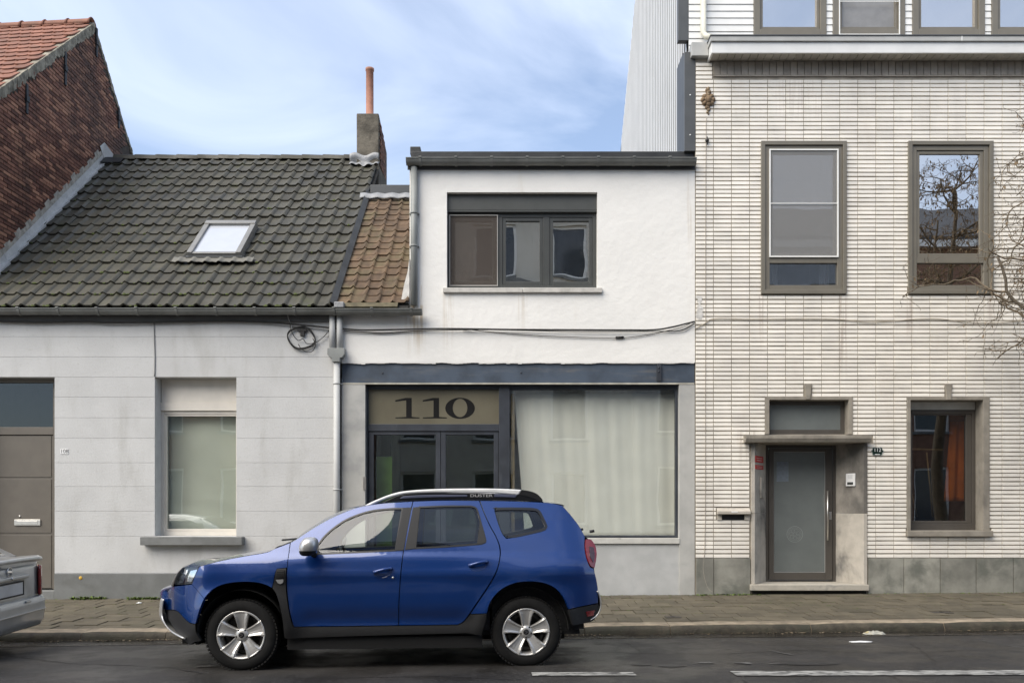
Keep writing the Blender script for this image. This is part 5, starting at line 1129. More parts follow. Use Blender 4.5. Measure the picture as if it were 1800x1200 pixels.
# cast iron ornament + insulator on the glazed brick
orn = thing('wall_ornament', 'rusty cast iron rosette bracket on the glazed brick facade', 'ornament', loc=(fx(1243), F, fz(178)))
mb = MB(); cx, cz = fx(1244), fz(177)
def lob(dx, dz, r, d): mb.lathe([(0, -d), (r * .5, -d * .95), (r * .85, -d * .6), (r, -d * .1), (r, .0)], (cx + dx, F - .014, cz + dz), 'y', 12)
lob(0, 0, .075, .06); kid(mb, 'boss', m_rust, orn); mb = MB()
for k in range(8): t = 2 * math.pi * k / 8; lob(.075 * math.cos(t), .07 * math.sin(t), .042, .045)
kid(mb, 'petals', m_rust, orn, bev=0); mb = MB()
for i, (dz, r) in enumerate(((.115, .045), (.15, .035), (.18, .022), (-.11, .04), (-.15, .03), (-.19, .022), (-.215, .014))): lob(.008 * (-1) ** i, dz, r, .04 - .003 * i)
kid(mb, 'finials', m_rust, orn)
mb = MB(); mb.lathe([(0, -.05), (.014, -.05), (.028, -.035), (.03, -.02), (.02, -.01), (.022, 0)], (fx(1242), F - .016, fz(249)), 'y', 12); mb.tube([(fx(1242), F - .05, fz(243)), (fx(1242), F - .05, fz(257))], .008, 6); o = mb.build('cable_insulator', m_iron); tag(o, 'small black insulator knob on the glazed brick below the ornament', 'insulator')
mb = MB()
for i in range(14):
    t = i / 13; mb.add([(fx(1225 + random.uniform(0, 8)) + dx, F - .018 - .006 * random.random(), fz(523 + 36 * t) + dz) for dx, dz in ((-.03, -.02), (.03, -.03), (.02, .02), (-.02, .03))], [(0, 1, 2, 3)])
kid(mb, 'chipped_patch', m_render_edge, wl112, fix=False)
# ================================================================= pavement covers, litter, weeds
def pav_pt(px, py): return groundpt(px, py, gz)
for (px, py, w, d, lab) in ((1655, 1076, .13, .07, 'small dark iron cover in the pavement before the glazed brick house'), (1183, 1084, .10, .07, 'small iron cover in the pavement near the kerb by the shop')):
    x, y = pav_pt(px, py); mb = MB(); mb.box(x - w, x + w, y - d, y + d, gz(x, y) - .01, gz(x, y) + .007); o = mb.build('service_cover', M('cover iron', (.045, .038, .03), .7, .2, 20) if 'cover iron' not in bpy.data.materials else bpy.data.materials['cover iron'], bev=.004); tag(o, lab, 'cover')
    mb = MB(); mb.box(x - .012, x + .012, y - d * .5, y + d * .5, gz(x, y) + .0075, gz(x, y) + .011); mb.build('lifting_bar', m_iron, o)
def crumple(name, px, py, rx, ry, h, mat, label, cat_, zf=rz, n=18, seed=0):
    x, y = groundpt(px, py, zf); mb = MB()
    def f(u, v):
        a, b = (u - .5) * 2, (v - .5) * 2; k = 1 - .25 * abs(math.sin(3 * a + seed)); nn = mnoise.noise((a * 2.3 + seed, b * 2.3, seed)); dd = max(0, 1 - a * a) * max(0, 1 - b * b)
        xx, yy = x + rx * a * (1 - .2 * b * b) + .02 * nn, y + ry * b * k; return (xx, yy, zf(xx, yy) + .006 + h * dd * (.55 + .9 * abs(nn)))
    mb.grid(n, n, f); o = mb.build(name, mat); o.modifiers.new('s', 'SOLIDIFY').thickness = .002; tag(o, label, cat_); return o
m_bag = M('thin plastic', (.38, .37, .32), .3, .2, 25, .004, 30, dirt=(.55, .42, .10), dirt_amt=.8, dirt_scale=(12, 12, 12), dirt_lo=.52)
crumple('plastic_bag', 1537, 1114, .13, .09, .045, m_bag, 'crumpled clear and yellow plastic bag lying against the kerb', 'bag', lambda x, y: rz(x, y) + .004, seed=1.3)
crumple('paper_scrap', 1513, 1128, .13, .05, .01, M('white paper', (.75, .76, .76), .7), 'flat strip of white paper on the road by the kerb', 'litter', seed=2.1)
crumple('paper_scrap', 245, 1060, .035, .03, .015, bpy.data.materials['white paper'], 'small white paper scrap on the pavement before the grey plinth', 'litter', gz, 8, 3.3)
x, y = groundpt(1087, 1125, rz)
mb = MB()
def weed(px0, px1, py, n, h, spread):
    for _ in range(n):
        px = random.uniform(px0, px1); x = fx(px, F - .05); y = F - .04 - abs(random.gauss(0, spread)); z = gz(x, y); k = h * random.uniform(.4, 1.2)
        for b in range(random.randint(2, 4)):
            a = random.uniform(0, 6.28); l = k * random.uniform(.6, 1.1); w = .006 + .010 * random.random(); dx, dy = math.cos(a), math.sin(a)
            p0 = Vector((x, y, z - .005)); p1 = p0 + Vector((dx * l * .4, dy * l * .4, l * .55)); p2 = p0 + Vector((dx * l, dy * l * .8, l * (.45 + .4 * random.random()))); sd = Vector((-dy, dx, 0)) * w
            mb.add([p0 - sd * .4, p0 + sd * .4, p1 + sd, p1 - sd, p2], [(0, 1, 2, 3), (3, 2, 4)])
weed(125, 185, 1050, 90, .075, .04); weed(225, 290, 1050, 70, .065, .04); weed(1225, 1322, 1045, 70, .03, .02); weed(1222, 1340, 1045, 40, .025, .05); weed(600, 1225, 1045, 70, .02, .02); weed(1525, 1800, 1045, 60, .018, .02); weed(90, 600, 1050, 60, .02, .02)
o = mb.build('weeds', m_weed, fix=False); o['kind'] = 'stuff'; tag(o, 'low green weeds growing along the foot of the facades', 'weeds')
# mossy strip: small tufts in the paver joints near the facade
mb = MB()
for _ in range(1500):
    y = F - .05 - random.random() ** 2 * 1.9; x = random.uniform(-7.5, 8); 
    if random.random() < .5: y = F - .015 - round((F - .015 - y) / PD) * PD
    else: continue
    rr = random.uniform(.006, .02); q = Vector((x, y, gz(x, y) - .003)); mb.add([q + Vector((rr * 1.6 * math.cos(a), rr * .5 * math.sin(a), 0)) for a in [2 * math.pi * k / 5 for k in range(5)]] + [q + Vector((0, 0, rr * .45))], [(k, (k + 1) % 5, 5) for k in range(5)], True)
o = mb.build('joint_moss', m_moss, fix=False); o['kind'] = 'stuff'; tag(o, 'green moss in the pavement joints near the facades', 'moss')
# gutter debris: wet leaf litter and grit
mb = MB()
for _ in range(420):
    x = random.uniform(-6.5, 7); 
    if mnoise.noise((x * .9, 4, 0)) < -.08: continue
    y = kerb_y(x) - abs(random.gauss(0, .05)) - .01; s = random.uniform(.008, .028); a = random.uniform(0, 6.28); z = rz(x, y) + .007
    mb.add([(x + s * math.cos(a + t) * (1 if k % 2 else .6), y + s * .7 * math.sin(a + t), z + random.uniform(0, .012)) for k, t in enumerate((0, 1.3, 2.9, 4.4, 5.3))], [(0, 1, 2, 3, 4)])
o = mb.build('gutter_debris', M('leaf litter', (.13, .10, .06), .8, .4, 30), fix=False); o['kind'] = 'stuff'; tag(o, 'brown leaf litter and grit along the kerb', 'leaf litter')

# ================================================================= street tree (bare, twisted twigs with a few dry leaves)
tree = thing('street_tree', 'bare twisted street tree with dry leaves reaching in front of the glazed brick facade', 'tree', loc=(8.0, 10.95, gz(8.0, 10.95)))
m_bark = M('grey brown bark', (.115, .095, .070), .9, .3, 14, .006, 40); m_twig = M('twig', (.135, .105, .07), .85, .3, 20); m_leaf = M('dry leaf', (.16, .11, .06), .8, .35, 20)
rnd = random.Random(11); tm = MB(); lm = MB(); tw_m = MB(); lf_m = MB()
base = Vector((8.0, 10.95, gz(8.0, 10.95) - .02))
def leaf(p, d):
    l = rnd.uniform(.035, .07); w = l * .22; s = d.orthogonal().normalized(); d2 = (Vector((rnd.uniform(-.5, .5), rnd.uniform(-.5, .5), -1)) + d * .3).normalized(); q = p + d2 * l
    lf_m.add([p, p + d2 * l * .5 + s * w, q, p + d2 * l * .5 - s * w], [(0, 1, 2, 3)])
def branch(p, d, r, l, depth):
    n = max(4, int(l / (.16 if depth < 2 else .07))); pts = [p]; cur = Vector(p); dd = Vector(d).normalized(); ph = rnd.uniform(0, 6)
    for i in range(n):
        wob = .30 if depth < 2 else .55
        dd = (dd + Vector((rnd.gauss(0, wob), rnd.gauss(0, wob), rnd.gauss(0, wob))) * .5 + Vector((math.sin(ph + i * 1.1), math.cos(ph + i * 1.3), .2)) * (.10 if depth < 2 else .22) + Vector((0, 0, .06 if depth < 2 else -.05))).normalized()
        cur = cur + dd * (l / n); 
        if cur.y > F - .14: cur.y = F - .14 - rnd.uniform(0, .05)
        pts.append(cur.copy())
    tgt = tm if depth == 0 else (lm if depth < 2 else tw_m)
    tgt.tube(pts, r, 8 if depth == 0 else (6 if depth < 2 else 4), False, r1=max(r * (.45 if depth else .4), .0022))
    if depth < 4:
        nb = {0: 0, 1: 7, 2: 5, 3: 4}[depth]
        for k in range(nb):
            i = rnd.randint(int(n * .25), n); q = pts[min(i, n)]; a = rnd.uniform(0, 6.28); perp = (dd.orthogonal() * math.cos(a) + dd.cross(dd.orthogonal()) * math.sin(a))
            nd = (pts[min(i, n)] - pts[max(i - 1, 0)]).normalized() * .6 + perp * .9 + Vector((0, 0, .12 if depth < 2 else -.1))
            branch(q, nd, max(r * .45, .0028), l * rnd.uniform(.35, .62), depth + 1)
    if depth >= 3:
        for q in pts[1:]:
            if rnd.random() < (.34 if depth == 4 else .22): leaf(q, dd)
# trunk
tp = [base + Vector((.05 * math.sin(i * .9), .04 * math.cos(i * .7), i * .42)) for i in range(18)]
tm.tube(tp, .135, 12, False, r1=.022)
for i in range(8, 18):
    for k in range(2):
        a = rnd.uniform(0, 6.28) if i % 2 else math.pi + rnd.gauss(0, .5)
        l = 2.1 * (1 - .7 * (i - 8) / 10) * rnd.uniform(.8, 1.15)
        branch(tp[i], Vector((math.cos(a), math.sin(a) * .85, .30)), .036 * (1 - .5 * (i - 8) / 10), l, 1)
kid(tm, 'trunk', m_bark, tree); kid(lm, 'limbs', m_bark, tree, fix=False); o = kid(tw_m, 'crown', m_twig, tree, fix=False); o = kid(lf_m, 'leaves', m_leaf, tree, fix=False)

# ================================================================= houses across the street (mirrored in the windows)
def opp_house(name, x0, x1, zt, wallm, label, wins, bow=None, brk=None):
    h = thing(name, label, 'house', loc=((x0 + x1) / 2, -1.6, .1)); YO = -1.6
    hs = [(x0 + a, x0 + b, c, d) for a, b, c, d in wins]
    kid(wall_mesh(x0, x1, -.2, zt, YO, YO - .3, hs), 'wall', wallm, h)
    for (a, b, c, d) in hs:
        mb = MB(); mb.frame(a, b, c, d, .08, YO - .1, YO - .18); w_ = kid(mb, 'window', m_whitepvc, h); mb = MB(); mb.box(a + .08, b - .08, YO - .13, YO - .14, c + .08, d - .08); kid(mb, 'pane', M('dark glass', (.035, .045, .06), .08) if 'dark glass' not in bpy.data.materials else bpy.data.materials['dark glass'], w_)
        mb = MB(); mb.box(a - .06, b + .06, YO - .05, YO + .06, c - .09, c - .001); kid(mb, 'sill', m_bluestone, h)
        mb = MB(); mb.box(a + .02, b - .02, YO - .5, YO - .45, c, d); kid(mb, 'interior', m_room, h)
    mb = MB(); mb.prism([(YO + .25, zt - .02), (YO + .25, zt + .12), (YO - 3.2, zt + 2.2), (YO - 6.5, zt + .1), (YO - 6.5, zt - .02)], lambda p, k: (x0 + (x1 - x0) * k, p[0], p[1])); kid(mb, 'roof', M('slate roof', (.05, .052, .055), .6) if 'slate roof' not in bpy.data.materials else bpy.data.materials['slate roof'], h)
    mb = MB(); mb.box(x0, x1, YO + .001, YO + .3, zt - .25, zt - .021); kid(mb, 'cornice', m_cornice, h)
    if bow:
        a, b, c, d = bow; mb = MB(); n = 14; pts = [(x0 + a + (b - a) * k / n, YO + .001 + .75 * math.sin(math.pi * k / n) ** .6) for k in range(n + 1)]
        mb.prism(pts + [(x0 + b, YO + .0005), (x0 + a, YO + .0005)], lambda p, k: (p[0], p[1], c + (d - c) * k)); kid(mb, 'bow_parapet', m_cornice, h)
        mb = MB(); mb.prism([(p[0], p[1] * 1 + .06) for p in pts] + [(x0 + b, YO + .0007), (x0 + a, YO + .0007)], lambda p, k: (p[0], p[1], d + .001 + .1 * k)); kid(mb, 'bow_coping', m_bluestone, h)
    return h
m_opp1 = M('pale stone facade', (.58, .55, .48), .85, .06, 1.5); m_opp2 = M('dull brown brick', (.22, .12, .08), .85, .15, 8); m_opp3 = M('grey facade', (.42, .42, .41), .85, .06, 2)
W3 = [(.8, 2.0), (3.2, 4.6), (5.8, 7.0)]
opp_house('apartment_house', -4.5, 4.0, 11.6, m_opp1, 'pale stone house across the street mirrored in the upper windows', [(a, b, c, c + 1.75) for a, b in W3 for c in (.9, 3.7, 6.2, 9.1)], bow=(2.6, 5.4, 8.15, 8.75))
opp_house('apartment_house', -13, -4.52, 9.4, m_opp2, 'brown brick house across the street mirrored in the car', [(a, b, c, c + 1.9) for a, b in W3 for c in (.9, 4.0, 6.7)])
opp_house('apartment_house', 4.02, 12.6, 10.2, m_opp3, 'grey house across the street mirrored in the right windows', [(a, b, c, c + 1.9) for a, b in W3 for c in (.9, 4.0, 6.9)])
opp_house('apartment_house', 12.62, 21.2, 10.2, m_opp2, 'brown brick house across the street with the grey house beside it', [(a, b, c, c + 1.9) for a, b in W3 for c in (.9, 4.0, 6.9)])
# ================================================================= the blue car
TH = math.atan2(8.143 - 7.979, .140 + 2.532); ROLL = .020
A_ = Vector((math.cos(TH), math.sin(TH), .002)).normalized(); B_ = Vector((math.sin(TH), -math.cos(TH), ROLL)).normalized(); C_ = A_.cross(B_) * -1
if C_.z < 0: C_ = -C_
B_ = (B_ - C_ * B_.dot(C_)).normalized()
WF = .865
O_ = Vector((-2.532, 7.979, -.006)) - B_ * WF
CM = Matrix(((A_.x, B_.x, C_.x, O_.x), (A_.y, B_.y, C_.y, O_.y), (A_.z, B_.z, C_.z, O_.z), (0, 0, 0, 1)))
# note: (A, B, C) is left handed when A runs rearwards, so B is negated in the object frame (b = -y)
OM = Matrix(((A_.x, -B_.x, C_.x, O_.x), (A_.y, -B_.y, C_.y, O_.y), (A_.z, -B_.z, C_.z, O_.z), (0, 0, 0, 1)))
CMi = CM.inverted()
car = bpy.data.objects.new('parked_car', None); COL.objects.link(car); car.matrix_world = OM
tag(car, 'blue compact sport utility car parked in front of the shop', 'car')
bpy.context.view_layer.update()
WB = 2.675; ZW = .332
def sm(x): x = max(0, min(1, x)); return x * x * (3 - 2 * x)
def Wd(a, c):
    if c <= .72: w = .893 - .10 * max(0, (.72 - c) / .5) ** 2 * .5
    elif c <= .98: w = .893 - .022 * ((c - .72) / .26) ** 2
    else: w = .871 - .17 * (c - .98) * (1 + 1.2 * min(1, (c - .98) / .12)) - .16 * (c - .98) ** 2
    rf = math.hypot(a, c - ZW); rr = math.hypot(a - WB, c - ZW)
    w += .030 * math.exp(-((rf - .43) / .085) ** 2) * sm((c - .2) / .2) + .030 * math.exp(-((rr - .43) / .085) ** 2) * sm((c - .2) / .2)
    w += .034 * math.exp(-((a - 2.75) / .55) ** 2) * math.exp(-((c - .90) / .085) ** 2)
    w += .018 * math.exp(-((a - .15) / .6) ** 2) * math.exp(-((c - .90) / .07) ** 2)
    w -= .026 * math.exp(-((c - .46) / .085) ** 2) * sm((a - .45) / .25) * sm((2.25 - a) / .25)
    w += .012 * math.exp(-((c - .90) / .05) ** 2) * sm((a - .45) / .3) * sm((2.4 - a) / .3)
    if a < -.2: w -= .50 * ((-.2 - a) / .62) ** 2.4
    if a > 2.95: w -= .27 * ((a - 2.95) / .6) ** 2.0
    if c > 1.0: w -= .05 * ((a - 1.5) / 1.5) ** 2 * min(1, (c - 1) / .4)
    return max(w, .30)
def Wn(a, c, e=.012):
    da = (Wd(a + e, c) - Wd(a - e, c)) / (2 * e); dc = (Wd(a, c + e) - Wd(a, c - e)) / (2 * e)
    return Vector((-da, 1, -dc)).normalized()
def t3(zx, zy):     # traced point (zoom crop of the car) -> (a, c) on the near flank
    px, py = 270 + zx / 2.22222, 840 + zy / 2.22222
    o = CMi @ Vector((0, 0, HC)); d = (CMi.to_3x3() @ ray(px, py)); b = .87
    for _ in range(12):
        t = (b - o.y) / d.y; p = o + d * t; b = b * .4 + .6 * Wd(p.x, p.z)
    return (p.x, p.z)
def cr2(pts, n=6, closed=False):
    if len(pts) < 3: return [tuple(p) for p in pts]
    P = [Vector((*p, 0)) for p in pts]; P = [P[0] * 2 - P[1]] + P + [P[-1] * 2 - P[-2]] if not closed else [P[-1]] + P + P[:2]; out = []
    for i in range(1, len(P) - 2):
        for k in range(n):
            t = k / n; a, b, c, d = P[i - 1:i + 3]; q = .5 * ((2 * b) + (c - a) * t + (2 * a - 5 * b + 4 * c - d) * t * t + (3 * b - a - 3 * c + d) * t ** 3); out.append((q.x, q.y))
    if not closed: out.append((P[-2].x, P[-2].y))
    return out
def loop(*segs):    # segments of traced points, smooth inside, corners between
    out = []
    for s in segs:
        q = cr2([t3(*p) for p in s]) if len(s) > 2 else [t3(*p) for p in s]
        for p in q:
            if not out or math.hypot(out[-1][0] - p[0], out[-1][1] - p[1]) > .0015: out.append(p)
    if math.hypot(out[0][0] - out[-1][0], out[0][1] - out[-1][1]) < .0015: out.pop()
    return out
def area(lp): return sum(lp[i][0] * lp[(i + 1) % len(lp)][1] - lp[(i + 1) % len(lp)][0] * lp[i][1] for i in range(len(lp))) / 2
def inset(lp, d):
    s = 1 if area(lp) > 0 else -1; n = len(lp); out = []
    for i in range(n):
        p0, p1, p2 = lp[i - 1], lp[i], lp[(i + 1) % n]
        def nn(a, b): dx, dy = b[0] - a[0], b[1] - a[1]; l = math.hypot(dx, dy) or 1; return (-dy / l * s, dx / l * s)
        n1, n2 = nn(p0, p1), nn(p1, p2); m = (n1[0] + n2[0], n1[1] + n2[1]); l2 = m[0] ** 2 + m[1] ** 2; k = 2 / max(l2, .7)
        out.append((p1[0] + m[0] * d * k / 1, p1[1] + m[1] * d * k / 1) if True else p1)
    return out
def panel(name, mat, outer, holes=(), off=0., gap=.0018, depth=.022, parent=None, step=.035, both=True, label=None):
    loops = [inset(outer, gap) if gap else outer] + [inset(h, -gap) if gap else h for h in holes]
    bm = bmesh.new(); eds = []
    for lp in loops:
        vs = [bm.verts.new((p[0], p[1], 0)) for p in lp]; eds += [bm.edges.new((vs[i], vs[(i + 1) % len(vs)])) for i in range(len(vs))]
    bmesh.ops.triangle_fill(bm, use_beauty=True, use_dissolve=False, edges=eds, normal=(0, 0, 1))
    xs = [v.co.x for v in bm.verts]; ys = [v.co.y for v in bm.verts]
    for ax, lo, hi in ((0, min(xs), max(xs)), (1, min(ys), max(ys))):
        k = lo + step
        while k < hi - .003:
            pc = (k, 0, 0) if ax == 0 else (0, k, 0); no = (1, 0, 0) if ax == 0 else (0, 1, 0)
            bmesh.ops.bisect_plane(bm, geom=bm.verts[:] + bm.edges[:] + bm.faces[:], dist=1e-5, plane_co=pc, plane_no=no); k += step
    bmesh.ops.triangulate(bm, faces=[f for f in bm.faces if len(f.verts) > 4])
    bm.verts.ensure_lookup_table(); bm.verts.index_update()
    V = [(v.co.x, v.co.y) for v in bm.verts]; Fc = []
    for f in bm.faces:
        idx = [v.index for v in f.verts]
        ar = sum(V[idx[i]][0] * V[idx[(i + 1) % len(idx)]][1] - V[idx[(i + 1) % len(idx)]][0] * V[idx[i]][1] for i in range(len(idx)))
        Fc.append(idx if ar > 0 else idx[::-1])
    bnd = [(e.verts[0].index, e.verts[1].index) for e in bm.edges if len(e.link_faces) == 1]; bm.free()
    outs = []
    for side in ((1, -1) if both else (1,)):
        verts = []; nrm = []
        for (a, c) in V:
            n = Wn(a, c); p = Vector((a, Wd(a, c), c)) + n * off; verts.append((p.x, -p.y * side, p.z)); nrm.append((n.x, -n.y * side, n.z))
        faces = [f if side == 1 else f[::-1] for f in Fc]
        nv = len(verts); rim = {}
        if depth:
            for (i, j) in bnd:
                for k in (i, j):
                    if k not in rim:
                        rim[k] = len(verts); p = Vector(verts[k]); n = Vector(nrm[k]); verts.append(tuple(p)); nrm.append(tuple(n)); q = p - n * depth; verts.append(tuple(q)); nrm.append(tuple(n))
                faces.append([rim[i], rim[j], rim[j] + 1, rim[i] + 1])
        me = bpy.data.meshes.new(name); me.from_pydata(verts, [], faces); me.materials.append(mat)
        me.polygons.foreach_set('use_smooth', [i < len(Fc) for i in range(len(faces))]); me.update()
        ln = []
        for poly in me.polygons:
            for li in poly.loop_indices: ln.append(nrm[me.loops[li].vertex_index] if poly.index < len(Fc) else tuple(poly.normal))
        me.normals_split_custom_set(ln)
        o = bpy.data.objects.new(name, me); link(o, parent or car); outs.append(o)
        if label and side == 1: o['label'] = label
    return outs
def cpart(mb, name, mat, parent=None, bev=0, fix=True):
    o = mb.build(name, mat, parent or car, bev=bev, fix=fix); return o

m_blue = M('blue car paint', (.003, .035, .175), .25, .04, 2, metal=.3, coat=1.0, coord='O')
m_blue.node_tree.nodes['Principled BSDF'].inputs['Coat IOR'].default_value = 1.5
m_clad_b = M('black bumper plastic', (.010, .010, .0105), .6, .1, 20, .0008, 300, coord='O')
m_gloss_b = M('gloss black trim', (.010, .010, .011), .28, .1, 6, coord='O')
m_silver = M('satin silver plastic', (.55, .55, .54), .32, .03, 6, metal=.6, coord='O')
m_rim = M('silver wheel paint', (.56, .55, .53), .30, .04, 8, metal=.55, coat=.4, coord='O')
m_tyre = M('tyre rubber', (.010, .0098, .0095), .85, .2, 10, .001, 120, coord='O', dirt=(.02, .019, .017), dirt_amt=.4, dirt_scale=(9, 9, 9), spec=.3)
m_dark = M('wheel housing', (.006, .006, .006), .9, coord='O')
m_lampred = M('red lamp', (.20, .008, .010), .12, .15, 20, coat=1, coord='O')
m_chrome = M('chrome', (.75, .75, .75), .08, .02, 5, metal=1, coord='O')
m_seat = M('dark seat cloth', (.035, .035, .037), .9, .2, 30, coord='O')
g_car = glass('car glass', .055, (.78, .83, .80), wobble=0); g_cov = glass('lamp cover glass', .10, (.93, .95, .96))
m_wipe = m_black
# --- flank panels
FD_win = [(640, 297), (641, 258)], [(641, 258), (680, 213), (740, 168), (800, 141), (860, 125), (930, 118), (974, 117)], [(974, 117), (946, 283)], [(946, 283), (800, 290), (640, 297)]
RD_win = [(1020, 275), (1037, 112)], [(1037, 112), (1140, 108), (1240, 108)], [(1240, 108), (1260, 116), (1270, 138), (1280, 175), (1290, 210), (1298, 240)], [(1298, 240), (1296, 250), (1280, 258)], [(1280, 258), (1150, 268), (1020, 275)]
QW = [(1332, 120), (1335, 117), (1410, 116), (1480, 118), (1505, 126), (1520, 150), (1535, 183), (1534, 194), (1520, 205), (1450, 222), (1384, 235), (1374, 231), (1360, 212), (1344, 170), (1332, 128)],
fd = loop([(535, 252), (560, 238), (620, 198), (700, 153), (780, 120), (830, 108), (900, 98), (960, 94), (1012, 91)], [(1012, 91), (992, 180), (975, 285), (964, 380), (958, 470), (956, 574)], [(956, 574), (750, 577), (552, 580)], [(552, 580), (545, 570), (530, 510), (521, 430), (522, 350), (535, 252)])
rd = loop([(1014, 91), (1130, 87), (1272, 88)], [(1272, 88), (1290, 135), (1312, 184), (1340, 236), (1352, 278), (1350, 320), (1336, 368), (1304, 424), (1262, 486), (1228, 536), (1208, 560), (1188, 571)], [(1188, 571), (1080, 573), (958, 574)], [(958, 574), (960, 470), (966, 380), (977, 285), (994, 180), (1014, 91)])
qp = loop([(1275, 88), (1400, 90), (1520, 95), (1560, 99), (1596, 107)], [(1596, 107), (1630, 145), (1662, 187), (1683, 225), (1684, 238)], [(1684, 238), (1683, 268), (1690, 310), (1704, 345), (1718, 352)], [(1718, 352), (1730, 398), (1736, 440), (1736, 487)], [(1736, 487), (1680, 498), (1622, 511)], [(1622, 511), (1612, 484), (1597, 458), (1573, 432), (1540, 414), (1502, 405), (1462, 403), (1420, 407), (1382, 420), (1350, 440), (1326, 466), (1310, 495), (1302, 527)], [(1302, 527), (1237, 530)], [(1237, 530), (1264, 490), (1306, 428), (1338, 371), (1352, 322), (1355, 278), (1342, 235), (1314, 183), (1292, 134), (1275, 88)])
fn = loop([(180, 344), (240, 328), (300, 315), (370, 302), (440, 290), (475, 275), (533, 253)], [(533, 253), (521, 349)], [(521, 349), (482, 353)], [(482, 353), (474, 372), (470, 395), (462, 428)], [(462, 428), (440, 417), (410, 408), (370, 404), (330, 405), (290, 410), (255, 420), (228, 436), (206, 458), (197, 470)], [(197, 470), (175, 443), (150, 414)], [(150, 414), (163, 378), (180, 344)])
fb = loop([(150, 414), (118, 418), (90, 421), (76, 424)], [(76, 424), (60, 434), (52, 446), (50, 480), (54, 513)], [(54, 513), (80, 514), (98, 522), (118, 544), (140, 563), (164, 568)], [(164, 568), (174, 530), (186, 495), (197, 470)], [(197, 470), (175, 443), (150, 414)])
lb_ = loop([(54, 515), (80, 516), (98, 524), (118, 546), (140, 565), (163, 570)], [(163, 570), (166, 600), (186, 635)], [(186, 635), (160, 640), (140, 650), (120, 630)], [(120, 630), (82, 590), (62, 556), (54, 515)])
clad = loop([(482, 355), (519, 352)], [(519, 352), (518, 430), (527, 510), (541, 570), (550, 582)], [(550, 582), (750, 579), (956, 576), (1188, 573)], [(1188, 573), (1210, 562), (1236, 532)], [(1236, 532), (1301, 529)], [(1301, 529), (1296, 560), (1280, 612)], [(1280, 612), (1225, 604)], [(1225, 604), (900, 612), (560, 623), (512, 622)], [(512, 622), (506, 560), (493, 500), (480, 455), (464, 429)], [(464, 429), (472, 395), (476, 374), (482, 355)])
rb = loop([(1622, 514), (1680, 501), (1737, 490)], [(1737, 490), (1738, 515), (1728, 540), (1708, 560)], [(1708, 560), (1670, 568), (1636, 574)], [(1636, 574), (1628, 545), (1622, 514)])
fdw, rdw, qw = loop(*FD_win), loop(*RD_win), loop(*QW)
fdo = panel('front_door', m_blue, fd, [fdw])[0]; rdo = panel('rear_door', m_blue, rd, [rdw])[0]
qpo = panel('quarter_panel', m_blue, qp, [qw])[0]; panel('fender', m_blue, fn); panel('front_bumper', m_blue, fb, depth=.03)
panel('lower_bumper', m_clad_b, lb_, depth=.03); panel('side_cladding', m_clad_b, clad, off=.012, depth=.04); panel('rear_bumper', m_clad_b, rb, off=.006, depth=.04)
# black window surrounds, glass
for nm, lp, t in (('window_surround', fdw, .012), ('window_surround', rdw, .012), ('window_surround', qw, .022)):
    panel(nm, m_gloss_b, inset(lp, -.004), [inset(lp, t)], off=.003, gap=0, depth=.015)
for nm, lp in (('side_window', fdw), ('side_window', rdw), ('quarter_window', qw)): panel(nm, g_car, inset(lp, .008), off=-.006, gap=0, depth=0)
panel('pillar_trim', m_clad_b, loop([(975, 116), (1009, 114)], [(1009, 114), (977, 282)], [(977, 282), (942, 284)], [(942, 284), (975, 116)]), off=.006, depth=.012)
panel('pillar_trim', m_clad_b, loop([(1013, 114), (1042, 112)], [(1042, 112), (1026, 275)], [(1026, 275), (981, 281)], [(981, 281), (1013, 114)]), off=.006, depth=.012)
panel('pillar_trim', m_clad_b, loop([(1256, 116), (1270, 138), (1280, 175), (1298, 243)], [(1298, 243), (1294, 254), (1262, 259)], [(1262, 259), (1272, 170), (1256, 116)]), off=.006, depth=.012)
# door lower crease handled by flank shape; handles
def bump_shape(name, zx, zy, rx, rz_, h, mat, parent, both=True, tilt=0., n=14):
    a, c = t3(zx, zy)
    for side in ((1, -1) if both else (1,)):
        mb = MB()
        def f(u, v):
            t = u * 2 * math.pi; r = v; x = a + rx * r * math.cos(t); z = c + rz_ * r * math.sin(t) + tilt * rx * r * math.cos(t); k = (1 - r ** 2.6)
            return (x, -side * (Wd(x, z) + .002 + h * k), z)
        mb.grid(24, 7, f, closed_u=True); cpart(mb, name, mat, parent)
for (zx, zy, pr) in ((895, 364, fdo), (1268, 337, rdo)):
    bump_shape('handle_cup', zx, zy + 6, .078, .044, -.020, M('handle recess blue', (.008, .03, .12), .3, coat=1) if 'handle recess blue' not in bpy.data.materials else bpy.data.materials['handle recess blue'], pr, tilt=.12)
    a0, c0 = t3(zx - 34, zy + 4); a1, c1 = t3(zx + 36, zy - 12)
    for side in (1, -1):
        mb = MB(); pts = []
        for k in range(12):
            t = k / 11; a = a0 + (a1 - a0) * t; c = c0 + (c1 - c0) * t + .006 * math.sin(math.pi * t); pts.append((a, -side * (Wd(a, c) + .004 + .034 * math.sin(math.pi * t) ** .55), c))
        mb.tube(pts, .0165, 10); cpart(mb, 'door_handle', m_blue, pr)
a, c = t3(935, 388)
mb = MB(); mb.lathe([(0, -.006), (.009, -.006), (.011, 0)], (a, -Wd(a, c), c), 'y', 12); cpart(mb, 'key_lock', m_silver, fdo)
